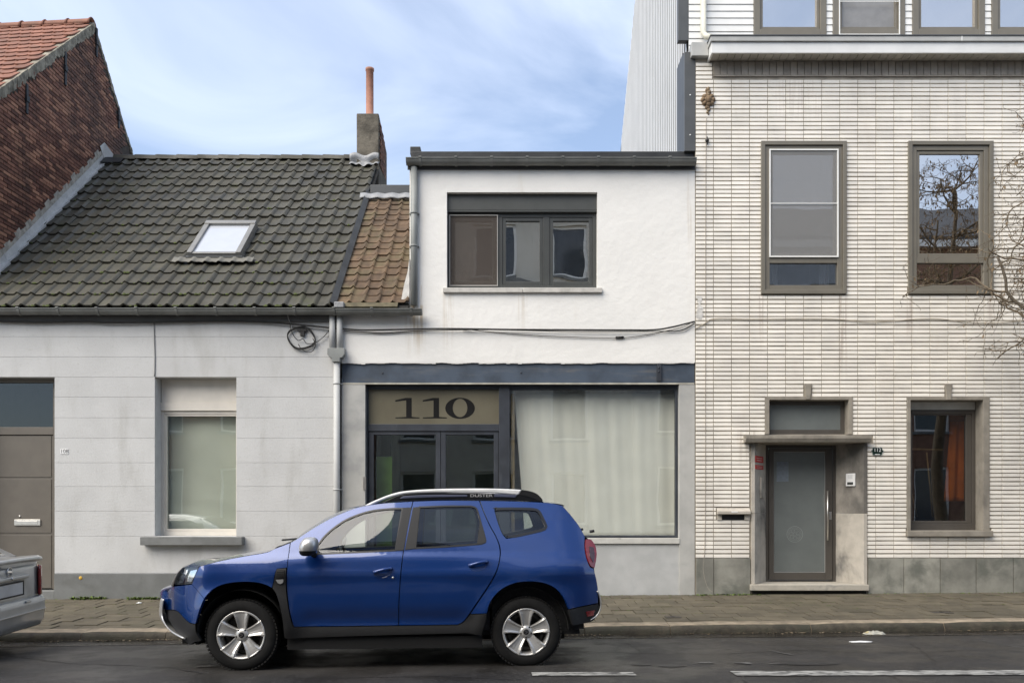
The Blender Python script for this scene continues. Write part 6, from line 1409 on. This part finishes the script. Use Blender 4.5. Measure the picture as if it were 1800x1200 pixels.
# vent + side repeater in the front cladding
panel('fender_vent', m_gloss_b, loop([(483, 361), (513, 358)], [(513, 358), (511, 388)], [(511, 388), (480, 390)], [(480, 390), (483, 361)]), off=.018, depth=.01)
for k in range(4): panel('vent_bar', m_clad_b, loop([(484, 365 + 6 * k), (511, 363 + 6 * k)], [(511, 363 + 6 * k), (511, 366 + 6 * k)], [(511, 366 + 6 * k), (483, 368 + 6 * k)], [(483, 368 + 6 * k), (484, 365 + 6 * k)]), off=.024, gap=0, depth=.01)
panel('side_repeater', m_silver, loop([(478, 395), (509, 393)], [(509, 393), (508, 405), (498, 412), (486, 408)], [(486, 408), (478, 395)]), off=.024, depth=.014)
# head lamp: dark housing, reflectors, clear cover
hlp = loop([(80, 416), (86, 386), (112, 350)], [(112, 350), (145, 345), (178, 344)], [(178, 344), (163, 376), (149, 411)], [(149, 411), (115, 415), (80, 416)])
hlo = panel('headlight', m_gloss_b, hlp, off=-.030, gap=.001, depth=0)[0]
panel('headlight_cover', g_cov, hlp, off=.001, gap=.002, depth=0)
for (lp, o_) in ((([(92, 408), (100, 380)], [(100, 380), (118, 356)], [(118, 356), (130, 355)], [(130, 355), (108, 408)], [(108, 408), (92, 408)]), -.018), (([(118, 404), (138, 360)], [(138, 360), (166, 354)], [(166, 354), (150, 390)], [(150, 390), (140, 404)], [(140, 404), (118, 404)]), -.02)):
    panel('reflector', m_chrome, loop(*lp), off=o_, gap=.001, depth=.01)
# tail lamp
tlp = loop([(1686, 240), (1704, 239), (1718, 254), (1727, 276), (1729, 305), (1721, 350)], [(1721, 350), (1706, 343), (1692, 310), (1685, 268), (1686, 240)])
panel('tail_lamp', m_lampred, tlp, off=.008, gap=.001, depth=.03)
panel('tail_lamp_inner', M('smoked lamp', (.05, .012, .012), .1, coat=1), loop([(1700, 268), (1716, 272)], [(1716, 272), (1720, 300), (1714, 330)], [(1714, 330), (1702, 306), (1700, 268)]), off=.012, gap=.0, depth=.01)
panel('rear_reflector', m_lampred, loop([(1686, 520), (1722, 514)], [(1722, 514), (1716, 536)], [(1716, 536), (1692, 540)], [(1692, 540), (1686, 520)]), off=.012, depth=.01)
# --- cross lofts: front, bonnet, windscreen, roof, rear
def loft(name, mat, pts, bulge, nt=17, p=2.2, zoff=0., winset=0., offy=0., sub=6, smooth=True):
    edge = cr2([t3(*q) for q in pts], sub) if len(pts) > 2 else [t3(*q) for q in pts]
    nb = len(bulge); mb = MB(); rows = []
    for i, (a, c) in enumerate(edge):
        f = i / (len(edge) - 1) * (nb - 1); k = min(int(f), nb - 2); t = f - k; da = bulge[k][0] * (1 - t) + bulge[k + 1][0] * t; dc = bulge[k][1] * (1 - t) + bulge[k + 1][1] * t
        w = Wd(a, c) - winset; rows.append((a, w, c, da, dc))
    def fnc(u, v):
        i = int(round(u * (len(rows) - 1))); a, w, c, da, dc = rows[i]; s = v * 2 - 1; s = math.copysign(1 - (1 - abs(s)) ** 1.5, s) if True else s; k = 1 - abs(s) ** p
        return (a + da * k, w * s, c + zoff + dc * k)
    mb.grid(len(rows), nt, fnc); return cpart(mb, name, mat)
loft('front_apron', m_clad_b, [(186, 635), (140, 650), (120, 630), (82, 590), (62, 556), (54, 515)], [(-.02, 0), (-.06, 0), (-.12, 0)])
loft('front_fascia', m_blue, [(54, 515), (50, 480), (52, 446), (60, 434), (76, 424)], [(-.13, 0), (-.15, 0), (-.14, 0)])
loft('grille', m_gloss_b, [(76, 424), (82, 400), (92, 375), (112, 350)], [(-.14, 0), (-.13, 0), (-.10, .0)])
loft('bonnet', m_blue, [(112, 350), (135, 346), (180, 343), (240, 327), (300, 314), (370, 301), (440, 289), (474, 275)], [(-.09, .005), (-.05, .045), (-.02, .048), (0, .042), (0, .036), (0, .026), (-.03, .022), (-.06, .02)])
loft('scuttle', m_black, [(474, 275), (505, 262), (533, 253)], [(-.06, .012), (-.09, .0), (-.10, .005)])
loft('windscreen', g_car, [(533, 253), (560, 238), (620, 198), (700, 153), (780, 120), (830, 108)], [(-.10, .01), (-.10, .015), (-.10, .02), (-.08, .02)], winset=.02)
for side in (1, -1):
    pass
loft('roof', m_blue, [(830, 108), (900, 98), (1012, 91), (1130, 87), (1272, 88), (1400, 90), (1520, 95), (1560, 99), (1597, 107)], [(-.08, .02), (0, .028), (0, .03), (0, .03), (.03, .02)])
mb_sp = loft('roof_spoiler', m_blue, [(1560, 97), (1590, 101), (1606, 106), (1602, 110)], [(.02, .02), (.03, .02), (.03, .015), (.02, .01)], winset=.03)
loft('rear_window', M('dark rear glass', (.02, .022, .024), .06, coat=1), [(1596, 107), (1630, 145), (1662, 187), (1683, 225)], [(.03, .01), (.035, .01), (.035, .01), (.035, 0)])
loft('tailgate', m_blue, [(1683, 225), (1700, 239), (1720, 258), (1729, 300), (1721, 352), (1730, 398), (1736, 440), (1736, 487)], [(.03, 0), (.03, 0), (.03, 0), (.04, 0), (.045, 0), (.03, 0), (.03, 0)])
loft('rear_apron', m_clad_b, [(1736, 487), (1738, 515), (1728, 540), (1708, 560), (1636, 574)], [(.03, 0), (.03, 0), (.02, 0), (.0, 0)])
# silver skid trims at both ends: curved bands following the bumper
def band(name, pts, w0, mat, da=0.):
    edge = cr2([t3(*q) for q in pts], 6); mb = MB()
    n = len(edge)
    def f(u, v):
        i = int(round(u * (n - 1))); a, c = edge[i]; s = v * 2 - 1; w = Wd(a - da, c) ; k = 1 - abs(s) ** 2.2; th = w0 * math.sin(math.pi * min(1, max(0, i / (n - 1)))) ** .5
        return (a + math.copysign(th, da) + (da * 2.2) * k, w * s * .995, c)
    mb.grid(n, 17, f); o = cpart(mb, name, mat); s = o.modifiers.new('s', 'SOLIDIFY'); s.thickness = .012; return o
band('front_skid_trim', [(50, 470), (47, 500), (50, 545), (76, 590), (128, 628)], .018, m_silver, -.05)
band('rear_skid_trim', [(1733, 438), (1737, 470), (1736, 505), (1725, 535), (1704, 556)], .030, m_silver, .02)
# roof rails: pale bar on a black foot, with lettering plate
for side in (1, -1):
    def rail(pts_top, pts_bot, name, mat, th, oy):
        top, bot = cr2([t3(*q) for q in pts_top], 6), cr2([t3(*q) for q in pts_bot], 6); n = len(top); mb = MB(); vs = []
        for i in range(n):
            yy = Wd(top[i][0], 1.56) - .02 - .02 + oy
            for (q, dy) in ((bot[i], 0), (top[i], 0), (top[i], -th), (bot[i], -th)): vs.append((q[0], -side * (yy + dy), q[1]))
        mb.add(vs, [(4 * i + k, 4 * i + (k + 1) % 4, 4 * i + 4 + (k + 1) % 4, 4 * i + 4 + k) for i in range(n - 1) for k in range(4)] + [(0, 1, 2, 3), (4 * n - 4, 4 * n - 3, 4 * n - 2, 4 * n - 1)]); return cpart(mb, name, mat, bev=.012 if name == 'roof_rail' else .004)
    rl = rail([(822, 106), (870, 84), (930, 62), (990, 50), (1100, 43), (1250, 41), (1350, 42), (1437, 46)], [(842, 108), (895, 85), (950, 68), (1000, 60), (1105, 56), (1250, 56), (1340, 59), (1425, 66)], 'roof_rail', M('pale rail', (.85, .85, .83), .35) if 'pale rail' not in bpy.data.materials else bpy.data.materials['pale rail'], .04, .0)
    rail([(950, 69), (1002, 61), (1105, 57), (1250, 57), (1340, 60), (1425, 62), (1490, 66), (1522, 90)], [(890, 96), (960, 90), (1080, 86), (1250, 84), (1340, 85), (1425, 88), (1490, 91), (1526, 94)], 'rail_foot', m_gloss_b, .03, -.006)
    if True: rail([(1437, 46), (1465, 50), (1490, 58), (1508, 70), (1522, 86)], [(1425, 66), (1450, 70), (1475, 76), (1495, 84), (1512, 92)], 'rail_end', m_clad_b, .04, .001)
    rail([(975, 70), (1050, 66), (1120, 65), (1225, 65)], [(960, 80), (1050, 76), (1120, 74), (1225, 73)], 'rail_inlay', M('blue grey inlay', (.09, .10, .15), .3), .01, .004) if side == 1 else None
    if side == 1:
        a, c = t3(1280, 68.5); yy = Wd(a, 1.56) - .04 + .008
        text_obj('rail_lettering', 'DUSTER', .040, M('letter silver', (.5, .5, .5), .4), car, (a, -yy, c), sx=1.55)
        rail([(1330, 62), (1370, 63), (1420, 66)], [(1330, 73), (1370, 74), (1412, 76)], 'rail_inlay', bpy.data.materials['blue grey inlay'], .01, .004)
# door mirrors
for side in (1, -1):
    a0, c0 = t3(606, 268); W0 = Wd(a0, c0)
    if True:
        cen = CMi @ (Vector((0, 0, HC)) + ray(270 + 606 / 2.2222, 840 + 267 / 2.2222) * 0); 
        # centre pushed out from the flank along the view ray
        o = CMi @ Vector((0, 0, HC)); d = CMi.to_3x3() @ ray(270 + 606 / 2.2222, 840 + 267 / 2.2222); b = .985; t = (b - o.y) / d.y; q = o + d * t
        ca_, cc_ = q.x, q.z
    def mir(u, v, lo, hi):
        th = 2 * math.pi * u; ph = math.pi * (lo + (hi - lo) * v) - math.pi / 2; k = math.cos(ph)
        x = ca_ + .083 * (abs(math.cos(th)) ** .8 * math.copysign(1, math.cos(th))) * abs(k) ** .6 * (1 + .0 * math.sin(ph)) + .018 * math.sin(ph); y = .985 + .115 * (abs(math.sin(th)) ** .8 * math.copysign(1, math.sin(th))) * abs(k) ** .6; z = cc_ + .088 * math.sin(ph)
        return (x, -side * y, z)
    mb = MB(); mb.grid(24, 12, lambda u, v: mir(u, v, .36, 1.0), closed_u=True); m1 = cpart(mb, 'mirror_cap', m_silver)
    mb = MB(); mb.grid(24, 8, lambda u, v: mir(u, v, 0., .355), closed_u=True); m2 = cpart(mb, 'mirror_housing', m_clad_b)
    mb = MB(); ab, cb_ = t3(628, 296); mb.tube([(ca_ + .03, -side * .93, cc_ - .07), (ab, -side * (Wd(ab, cb_) - .02), cb_ - .01)], .028, 8); cpart(mb, 'mirror_foot', m_clad_b)
# rear wiper nub
a, c = t3(1705, 209); mb = MB(); mb.tube([(a - .03, 0.25, c), (a + .05, .25, c + .02)], .014, 8); cpart(mb, 'rear_wiper', m_black)
mb = MB(); ww, hh_ = t3(1706, 208); mb.tube([(ww - .01, -.60, hh_), (ww + .035, -.60, hh_ + .006)], .014, 8); cpart(mb, 'washer_nub', m_black)
# wipers at the scuttle
a, c = t3(470, 268); a2, c2 = t3(525, 250); mb = MB(); mb.tube([(a - .02, -.3, c + .055), (a2 + .05, -.62, c2 + .03)], .010, 6); cpart(mb, 'wiper', m_black)
# --- wheel housings and underbody
for xw in (0, WB):
    for side in (1, -1):
        mb = MB()
        def wf(u, v): th = math.pi * (.0 + 1.0 * u); return (xw + .405 * math.cos(th), -side * (.50 + .375 * v), ZW + .02 + .405 * math.sin(th))
        mb.grid(22, 3, wf); mb.add([(xw - .41, -side * .50, .22), (xw + .41, -side * .50, .22), (xw + .41, -side * .50, .80), (xw - .41, -side * .50, .80)], [(0, 1, 2, 3)]); cpart(mb, 'wheel_housing', m_dark)
mb = MB(); mb.box(.42, WB - .42, -.84, .84, .19, .30); mb.box(-.66, .42, -.49, .49, .21, .30); mb.box(WB - .42, 3.0, -.49, .49, .27, .36); cpart(mb, 'underbody', m_dark)
mb = MB(); mb.box(-.42, .44, -.48, .48, .30, .88); cpart(mb, 'engine_bay', m_dark)
mb = MB(); mb.box(.44, 3.2, -.78, .78, .301, .34); cpart(mb, 'cabin_floor', m_dark)
mb = MB(); mb.box(2.35, 3.25, -.72, .72, .341, .98); cpart(mb, 'boot_trim', m_seat)
# inner door cards keep the cabin dark below the glass
for side in (1, -1): mb = MB(); mb.box(.45, 2.33, -side * .74, -side * .77, .341, .97); cpart(mb, 'door_card', m_seat)
# --- cabin: dashboard, wheel, seats
mb = MB(); mb.prism([(.28, .80), (.28, 1.0), (.50, 1.06), (.80, 1.02), (.84, .92), (.72, .70)], lambda p, k: (p[0], -.72 + 1.44 * k, p[1])); cpart(mb, 'dashboard', m_seat, bev=.02)
mb = MB(); vs = []
mb.lathe([(.178 + .016 * math.cos(t), .016 * math.sin(t)) for t in [2 * math.pi * k / 8 for k in range(9)]], (0, 0, 0), 'x', 28); mb.box(-.02, .02, -.17, .17, -.02, .02); mb.lathe([(0, -.03), (.06, -.03), (.06, .02), (0, .02)], (0, 0, 0), 'x', 14)
o = cpart(mb, 'steering_wheel', m_black); o.location = (.93, -.38, .98); o.rotation_euler = (0, R(-24), 0)
def seat(a, y, w=.25):
    r = []
    mb = MB(); mb.prism([(a - .25, .42), (a + .28, .40), (a + .28, .56), (a - .25, .62)], lambda p, k: (p[0], y - w + 2 * w * k, p[1])); mb.prism([(a + .18, .52), (a + .34, .50), (a + .50, 1.12), (a + .40, 1.14)], lambda p, k: (p[0], y - w + 2 * w * k, p[1])); s = cpart(mb, 'seat', m_seat, bev=.04)
    mb = MB(); mb.prism([(a + .44, 1.17), (a + .54, 1.16), (a + .57, 1.33), (a + .49, 1.35)], lambda p, k: (p[0], y - .13 + .26 * k, p[1])); mb.tube([(a + .46, y, 1.10), (a + .50, y, 1.2)], .02, 6); cpart(mb, 'headrest', m_seat, s, bev=.03)
for y in (-.38, .38): seat(1.02, y)
for y in (-.42, .0, .42): seat(1.82, y, .205)
# --- wheels
def make_wheel(x, y, side, steer=0., spin=0.):
    w_ = bpy.data.objects.new('wheel', None); link(w_, car); w_.location = (x, -side * y, ZW); w_.rotation_euler = (0, 0, steer if side == 1 else steer + math.pi)
    # local: axis y, outer face at -y
    mb = MB(); mb.lathe([(.205, .10), (.215, -.085), (.222, -.100), (.255, -.112), (.300, -.108), (.322, -.094), (.334, -.075), (.339, -.04), (.340, 0), (.339, .05), (.330, .09), (.30, .108), (.25, .105), (.205, .10)], (0, 0, 0), 'y', 56); mb.build('tyre', m_tyre, w_)
    tb = MB()
    for k in range(60):     # tread blocks on the shoulder
        t = 2 * math.pi * k / 60; c, s = math.cos(t), math.sin(t); tb.obox((.334 * c, -.078, .334 * s), Vector((-s, 0, c)) * .012, Vector((0, .018, 0)), Vector((c, -.25, s)) * .007)
    tb.build('tread', m_tyre, w_)
    mb = MB(); mb.lathe([(.228, -.100), (.226, -.108), (.218, -.110), (.208, -.100), (.200, -.080), (.192, .02), (.190, .09)], (0, 0, 0), 'y', 56); rim = mb.build('rim', m_rim, w_)
    mb = MB(); mb.lathe([(0, .02), (.14, .02), (.145, .0), (.19, .0), (.19, .03), (0, .03)], (0, 0, 0), 'y', 40); mb.build('brake_disc', M('brake', (.09, .085, .08), .5, metal=.6) if 'brake' not in bpy.data.materials else bpy.data.materials['brake'], w_)
    for k in range(5):
        t0 = spin + 2 * math.pi * k / 5; mb = MB(); secs = []
        for (r, hw, yo, ridge) in ((.035, .036, -.070, .004), (.065, .040, -.074, .006), (.10, .045, -.084, .009), (.14, .054, -.094, .010), (.175, .066, -.101, .010), (.205, .078, -.104, .008), (.222, .084, -.105, .004)):
            row_ = []
            for (f, dy) in ((-1.05, .030), (-1.0, .004), (-.80, -ridge), (-.45, -.001 + ridge * .25), (0, ridge * .5), (.45, -.001 + ridge * .25), (.80, -ridge), (1.0, .004), (1.05, .030)): row_.append((r, f * hw, yo + dy))
            secs.append(row_)
        vs = []
        for row_ in secs:
            for (r, tq, yy) in row_:
                rr = math.sqrt(max(r * r - (tq * .6) ** 2, 1e-6)) if r > .2 else r
                vs.append((rr * math.cos(t0) - tq * math.sin(t0), yy, rr * math.sin(t0) + tq * math.cos(t0)))
        n = 9; mb.add(vs, [(i * n + j, (i + 1) * n + j, (i + 1) * n + j + 1, i * n + j + 1) for i in range(len(secs) - 1) for j in range(n - 1)], False); sp_ = mb.build('spoke', m_rim, w_)
    mb = MB(); mb.lathe([(0, -.088), (.030, -.088), (.038, -.084), (.060, -.078), (.062, -.05)], (0, 0, 0), 'y', 28); mb.build('hub', m_rim, w_)
    mb = MB(); mb.lathe([(0, -.093), (.022, -.093), (.027, -.090), (.028, -.085)], (0, 0, 0), 'y', 24); hc = mb.build('hub_cap', m_gloss_b, w_)
    mb = MB(); mb.prism([(-.014, .012), (.004, .012), (.014, .004), (.014, -.004), (.004, -.012), (-.010, -.014), (-.010, -.007), (.002, -.006), (.006, 0), (.002, .006), (-.010, .006)][::1], lambda p, k: (p[0], -.0935 - .002 * k, p[1])); mb.build('cap_mark', m_chrome, hc)
    for k in range(5):
        t = spin + 2 * math.pi * (k + .5) / 5; mb = MB(); mb.lathe([(0, -.082), (.008, -.082), (.0105, -.074), (.011, -.06)], (.052 * math.cos(t), 0, .052 * math.sin(t)), 'y', 8); mb.build('lug_nut', m_gloss_b, w_)
    return w_
yw_ = .865 - .112
make_wheel(0, yw_, 1, R(-3), R(18)); make_wheel(WB, yw_, 1, 0, R(90)); make_wheel(0, yw_, -1, R(-3)); make_wheel(WB, yw_, -1)
# mud flap behind the front bumper
a, c = t3(150, 640)
for sd in (-1, 1): mb = MB(); mb.box(a + .02, a + .05, sd * .52, sd * .74, c - .03, c + .08); cpart(mb, 'air_flap', m_black)

# ================================================================= the silver car (tail only in the picture)
sc_o = bpy.data.objects.new('parked_car', None); COL.objects.link(sc_o); sc_o.location = (-5.40, 9.10, rz(-7, 9.1) - .0); sc_o.rotation_euler = (R(-1.2), 0, math.pi + .03)
tag(sc_o, 'silver saloon car parked in front of the taupe door with its tail showing', 'car')
m_sil = M('silver metallic paint', (.46, .475, .48), .33, .06, 5, metal=.45, coat=.8, coord='O', dirt=(.22, .215, .20), dirt_amt=.4, dirt_scale=(3, 3, 3))
# local: x from tail forwards (towards -X world), y: + is near side... z up
def srow(x, hw, zb, zt, cr=.06, crown=.03, lean=.05):
    """one cross section of the lower body, from left sill over the deck to the right sill"""
    L_ = [(-hw + .05, zb), (-hw + .005, zb + .10), (-hw, (zb + zt) / 2), (-hw + lean * .35, zt - .16), (-hw + lean, zt - .05), (-hw + lean + cr, zt - .005), (-hw * .5, zt + crown * .8), (0, zt + crown)]
    return [(x, y, z) for y, z in L_] + [(x, -y, z) for y, z in L_[-2::-1]]
secs = [(.0, .70, .50, .985), (.03, .755, .46, 1.0), (.10, .80, .40, 1.005), (.25, .835, .30, 1.005), (.6, .85, .22, .995), (1.2, .855, .2, .96), (2.2, .855, .2, .94), (3.1, .85, .2, .93), (3.6, .83, .24, .86), (3.95, .76, .30, .76), (4.08, .66, .38, .66)]
rows = [srow(*s) for s in secs]; mb = MB(); n = len(rows[0]); vs = [p for r_ in rows for p in r_]
mb.add(vs, [(i * n + j, (i + 1) * n + j, (i + 1) * n + j + 1, i * n + j + 1) for i in range(len(rows) - 1) for j in range(n - 1)], True); mb.add(rows[0], [tuple(range(n))], False); mb.add(rows[-1], [tuple(range(n - 1, -1, -1))], False)
bd = mb.build('body', m_sil, sc_o)
# boot lid lip and crease panel
mb = MB(); mb.grid(25, 5, lambda u, v: (.04 - .10 * (1 - (2 * u - 1) ** 2 * .5) * (v * (1 - v) * 4) ** .5 - .03, -.70 + 1.40 * u, .95 + .075 * v + .02 * (1 - (2 * u - 1) ** 2))); o = mb.build('boot_lip', m_sil, sc_o); o.modifiers.new('s', 'SOLIDIFY').thickness = .015
mb = MB(); mb.grid(21, 9, lambda u, v: (-.022 - .02 * (1 - (2 * u - 1) ** 2) + (.05 * max(0, .35 - abs(v - .33)) if abs(u - .5) < .27 else 0), -.60 + 1.20 * u, .56 + .37 * v)); mb.build('boot_lid', m_sil, sc_o).modifiers.new('s', 'SOLIDIFY').thickness = .012
mb = MB(); mb.box(-.052, -.035, -.26, .26, .635, .765); npl = mb.build('number_plate', M('blank plate', (.55, .55, .54), .5), sc_o, bev=.004)
mb = MB(); mb.frame(-.275, .275, .62, .78, .014, 0, .012); o = mb.build('plate_surround', m_black, sc_o); o.rotation_euler = (0, 0, R(-90)); o.location = (-.056, 0, 0)
mb = MB(); mb.box(-.075, -.03, -.36, .36, .80, .845); mb.build('grip_bar', m_sil, sc_o, bev=.015)
mb = MB(); mb.lathe([(.042, -.012), (.050, -.012), (.050, 0), (.042, 0), (.042, -.012)], (-.045, 0, .90), 'x', 24); mb.obox((-.052, 0, .90), (.004, 0, 0), (0, .045, .006), (0, -.002, .010)); mb.build('badge', m_chrome, sc_o)
mb = MB(); mb.lathe([(0, -.01), (.013, -.01), (.015, 0)], (-.078, 0, .825), 'x', 12); mb.build('lock', m_chrome, sc_o)
# bumper: wrap-around
mb = MB(); prof = [(.02, .575), (-.045, .57), (-.07, .53), (-.072, .44), (-.075, .415), (-.070, .40), (-.055, .30), (-.02, .24), (.10, .22)]
nu = 33
def bf(u, v):
    j = v * (len(prof) - 1); k = min(int(j), len(prof) - 2); t = j - k; dx = prof[k][0] * (1 - t) + prof[k + 1][0] * t; z = prof[k][1] * (1 - t) + prof[k + 1][1] * t
    th = (u - .5) * 2; y = .86 * math.sin(th * 1.35) / math.sin(1.35) if abs(th) < 1.0 else .86 * th; back = .06 + .60 * max(0, abs(th) - .62) ** 1.6 * 2.6
    return (dx - .07 + back, y, z)
mb.grid(nu, 25, bf); mb.build('rear_bumper', m_sil, sc_o)
mb = MB(); mb.grid(nu, 3, lambda u, v: tuple(Vector(bf(u, .44 + .04 * v)) + Vector((-.006, 0, 0)))); mb.build('bumper_strip', m_silver, sc_o).modifiers.new('s', 'SOLIDIFY').thickness = .01
for side in (1, -1):
    mb = MB(); mb.grid(7, 9, lambda u, v: (-.055 + .19 * u ** 1.4, side * (.61 + .20 * u ** .55), .58 + .33 * v)); mb.build('tail_lamp', m_lampred, sc_o).modifiers.new('s', 'SOLIDIFY').thickness = .02
    mb = MB(); mb.box(-.096, -.07, side * .30 - .05, side * .30 + .05, .53, .555); mb.build('parking_sensor', m_sil, sc_o, bev=.008)
# greenhouse
gs = [(.30, .60, 1.0, 1.005), (.50, .62, 1.0, 1.12), (.95, .60, 1.0, 1.36), (1.3, .58, 1.0, 1.41), (2.0, .58, 1.0, 1.42), (2.4, .59, 1.0, 1.37), (3.05, .62, .98, 1.0)]
mb = MB(); vs = []
for (x, hw, zb, zt) in gs:
    f = (zt - 1.0) / .42; b = .80; vs += [(x, -b + .02, zb - .02), (x, -(b + (hw - b) * f) , zt - .02 * f), (x, -hw * .6 * f - .5 * (1 - f), zt + .01), (x, hw * .6 * f + .5 * (1 - f), zt + .01), (x, (b + (hw - b) * f), zt - .02 * f), (x, b - .02, zb - .02)]
mb.add(vs, [(i * 6 + j, (i + 1) * 6 + j, (i + 1) * 6 + j + 1, i * 6 + j + 1) for i in range(len(gs) - 1) for j in range(5)], True); gh = mb.build('cabin', m_sil, sc_o)
mb = MB(); q = lambda x, y, z: (x, y, z + .014)
mb.grid(9, 9, lambda u, v: (.33 + .56 * v - .012, (-.60 + .06 * v + (1.20 - .12 * v) * u), 1.016 + .325 * v + .012)); mb.build('rear_window', M('dark car window', (.012, .014, .015), .06, coat=1), sc_o).modifiers.new('s', 'SOLIDIFY').thickness = .006
for side in (1, -1):
    mb = MB(); mb.grid(12, 5, lambda u, v: (.70 + 1.9 * u - (.0 if u > .5 else -.18 * v) - (.35 * v * u ** 4), side * (.795 - .19 * v + .006), 1.02 + .32 * v)); mb.build('side_window', bpy.data.materials['dark car window'], sc_o).modifiers.new('s', 'SOLIDIFY').thickness = .006
for xw in (.72, 3.25):
    for side in (1, -1):
        mb = MB(); mb.lathe([(.19, .09), (.21, -.08), (.25, -.10), (.29, -.095), (.305, -.06), (.308, 0), (.305, .06), (.28, .095), (.19, .09)], (0, 0, 0), 'y', 36); w_ = mb.build('wheel', m_tyre, sc_o); w_.location = (xw, side * .745, .305); w_.rotation_euler = (0, 0, math.pi if side == 1 else 0)
        mb = MB(); mb.lathe([(0, -.07), (.05, -.075), (.17, -.09), (.205, -.085), (.21, -.06)], (0, 0, 0), 'y', 28); mb.build('rim', m_rim, w_)
mb = MB(); mb.box(.25, 3.7, -.66, .66, .16, .30); mb.box(.10, .3, -.3, .3, .22, .32); mb.build('underbody', m_dark, sc_o)
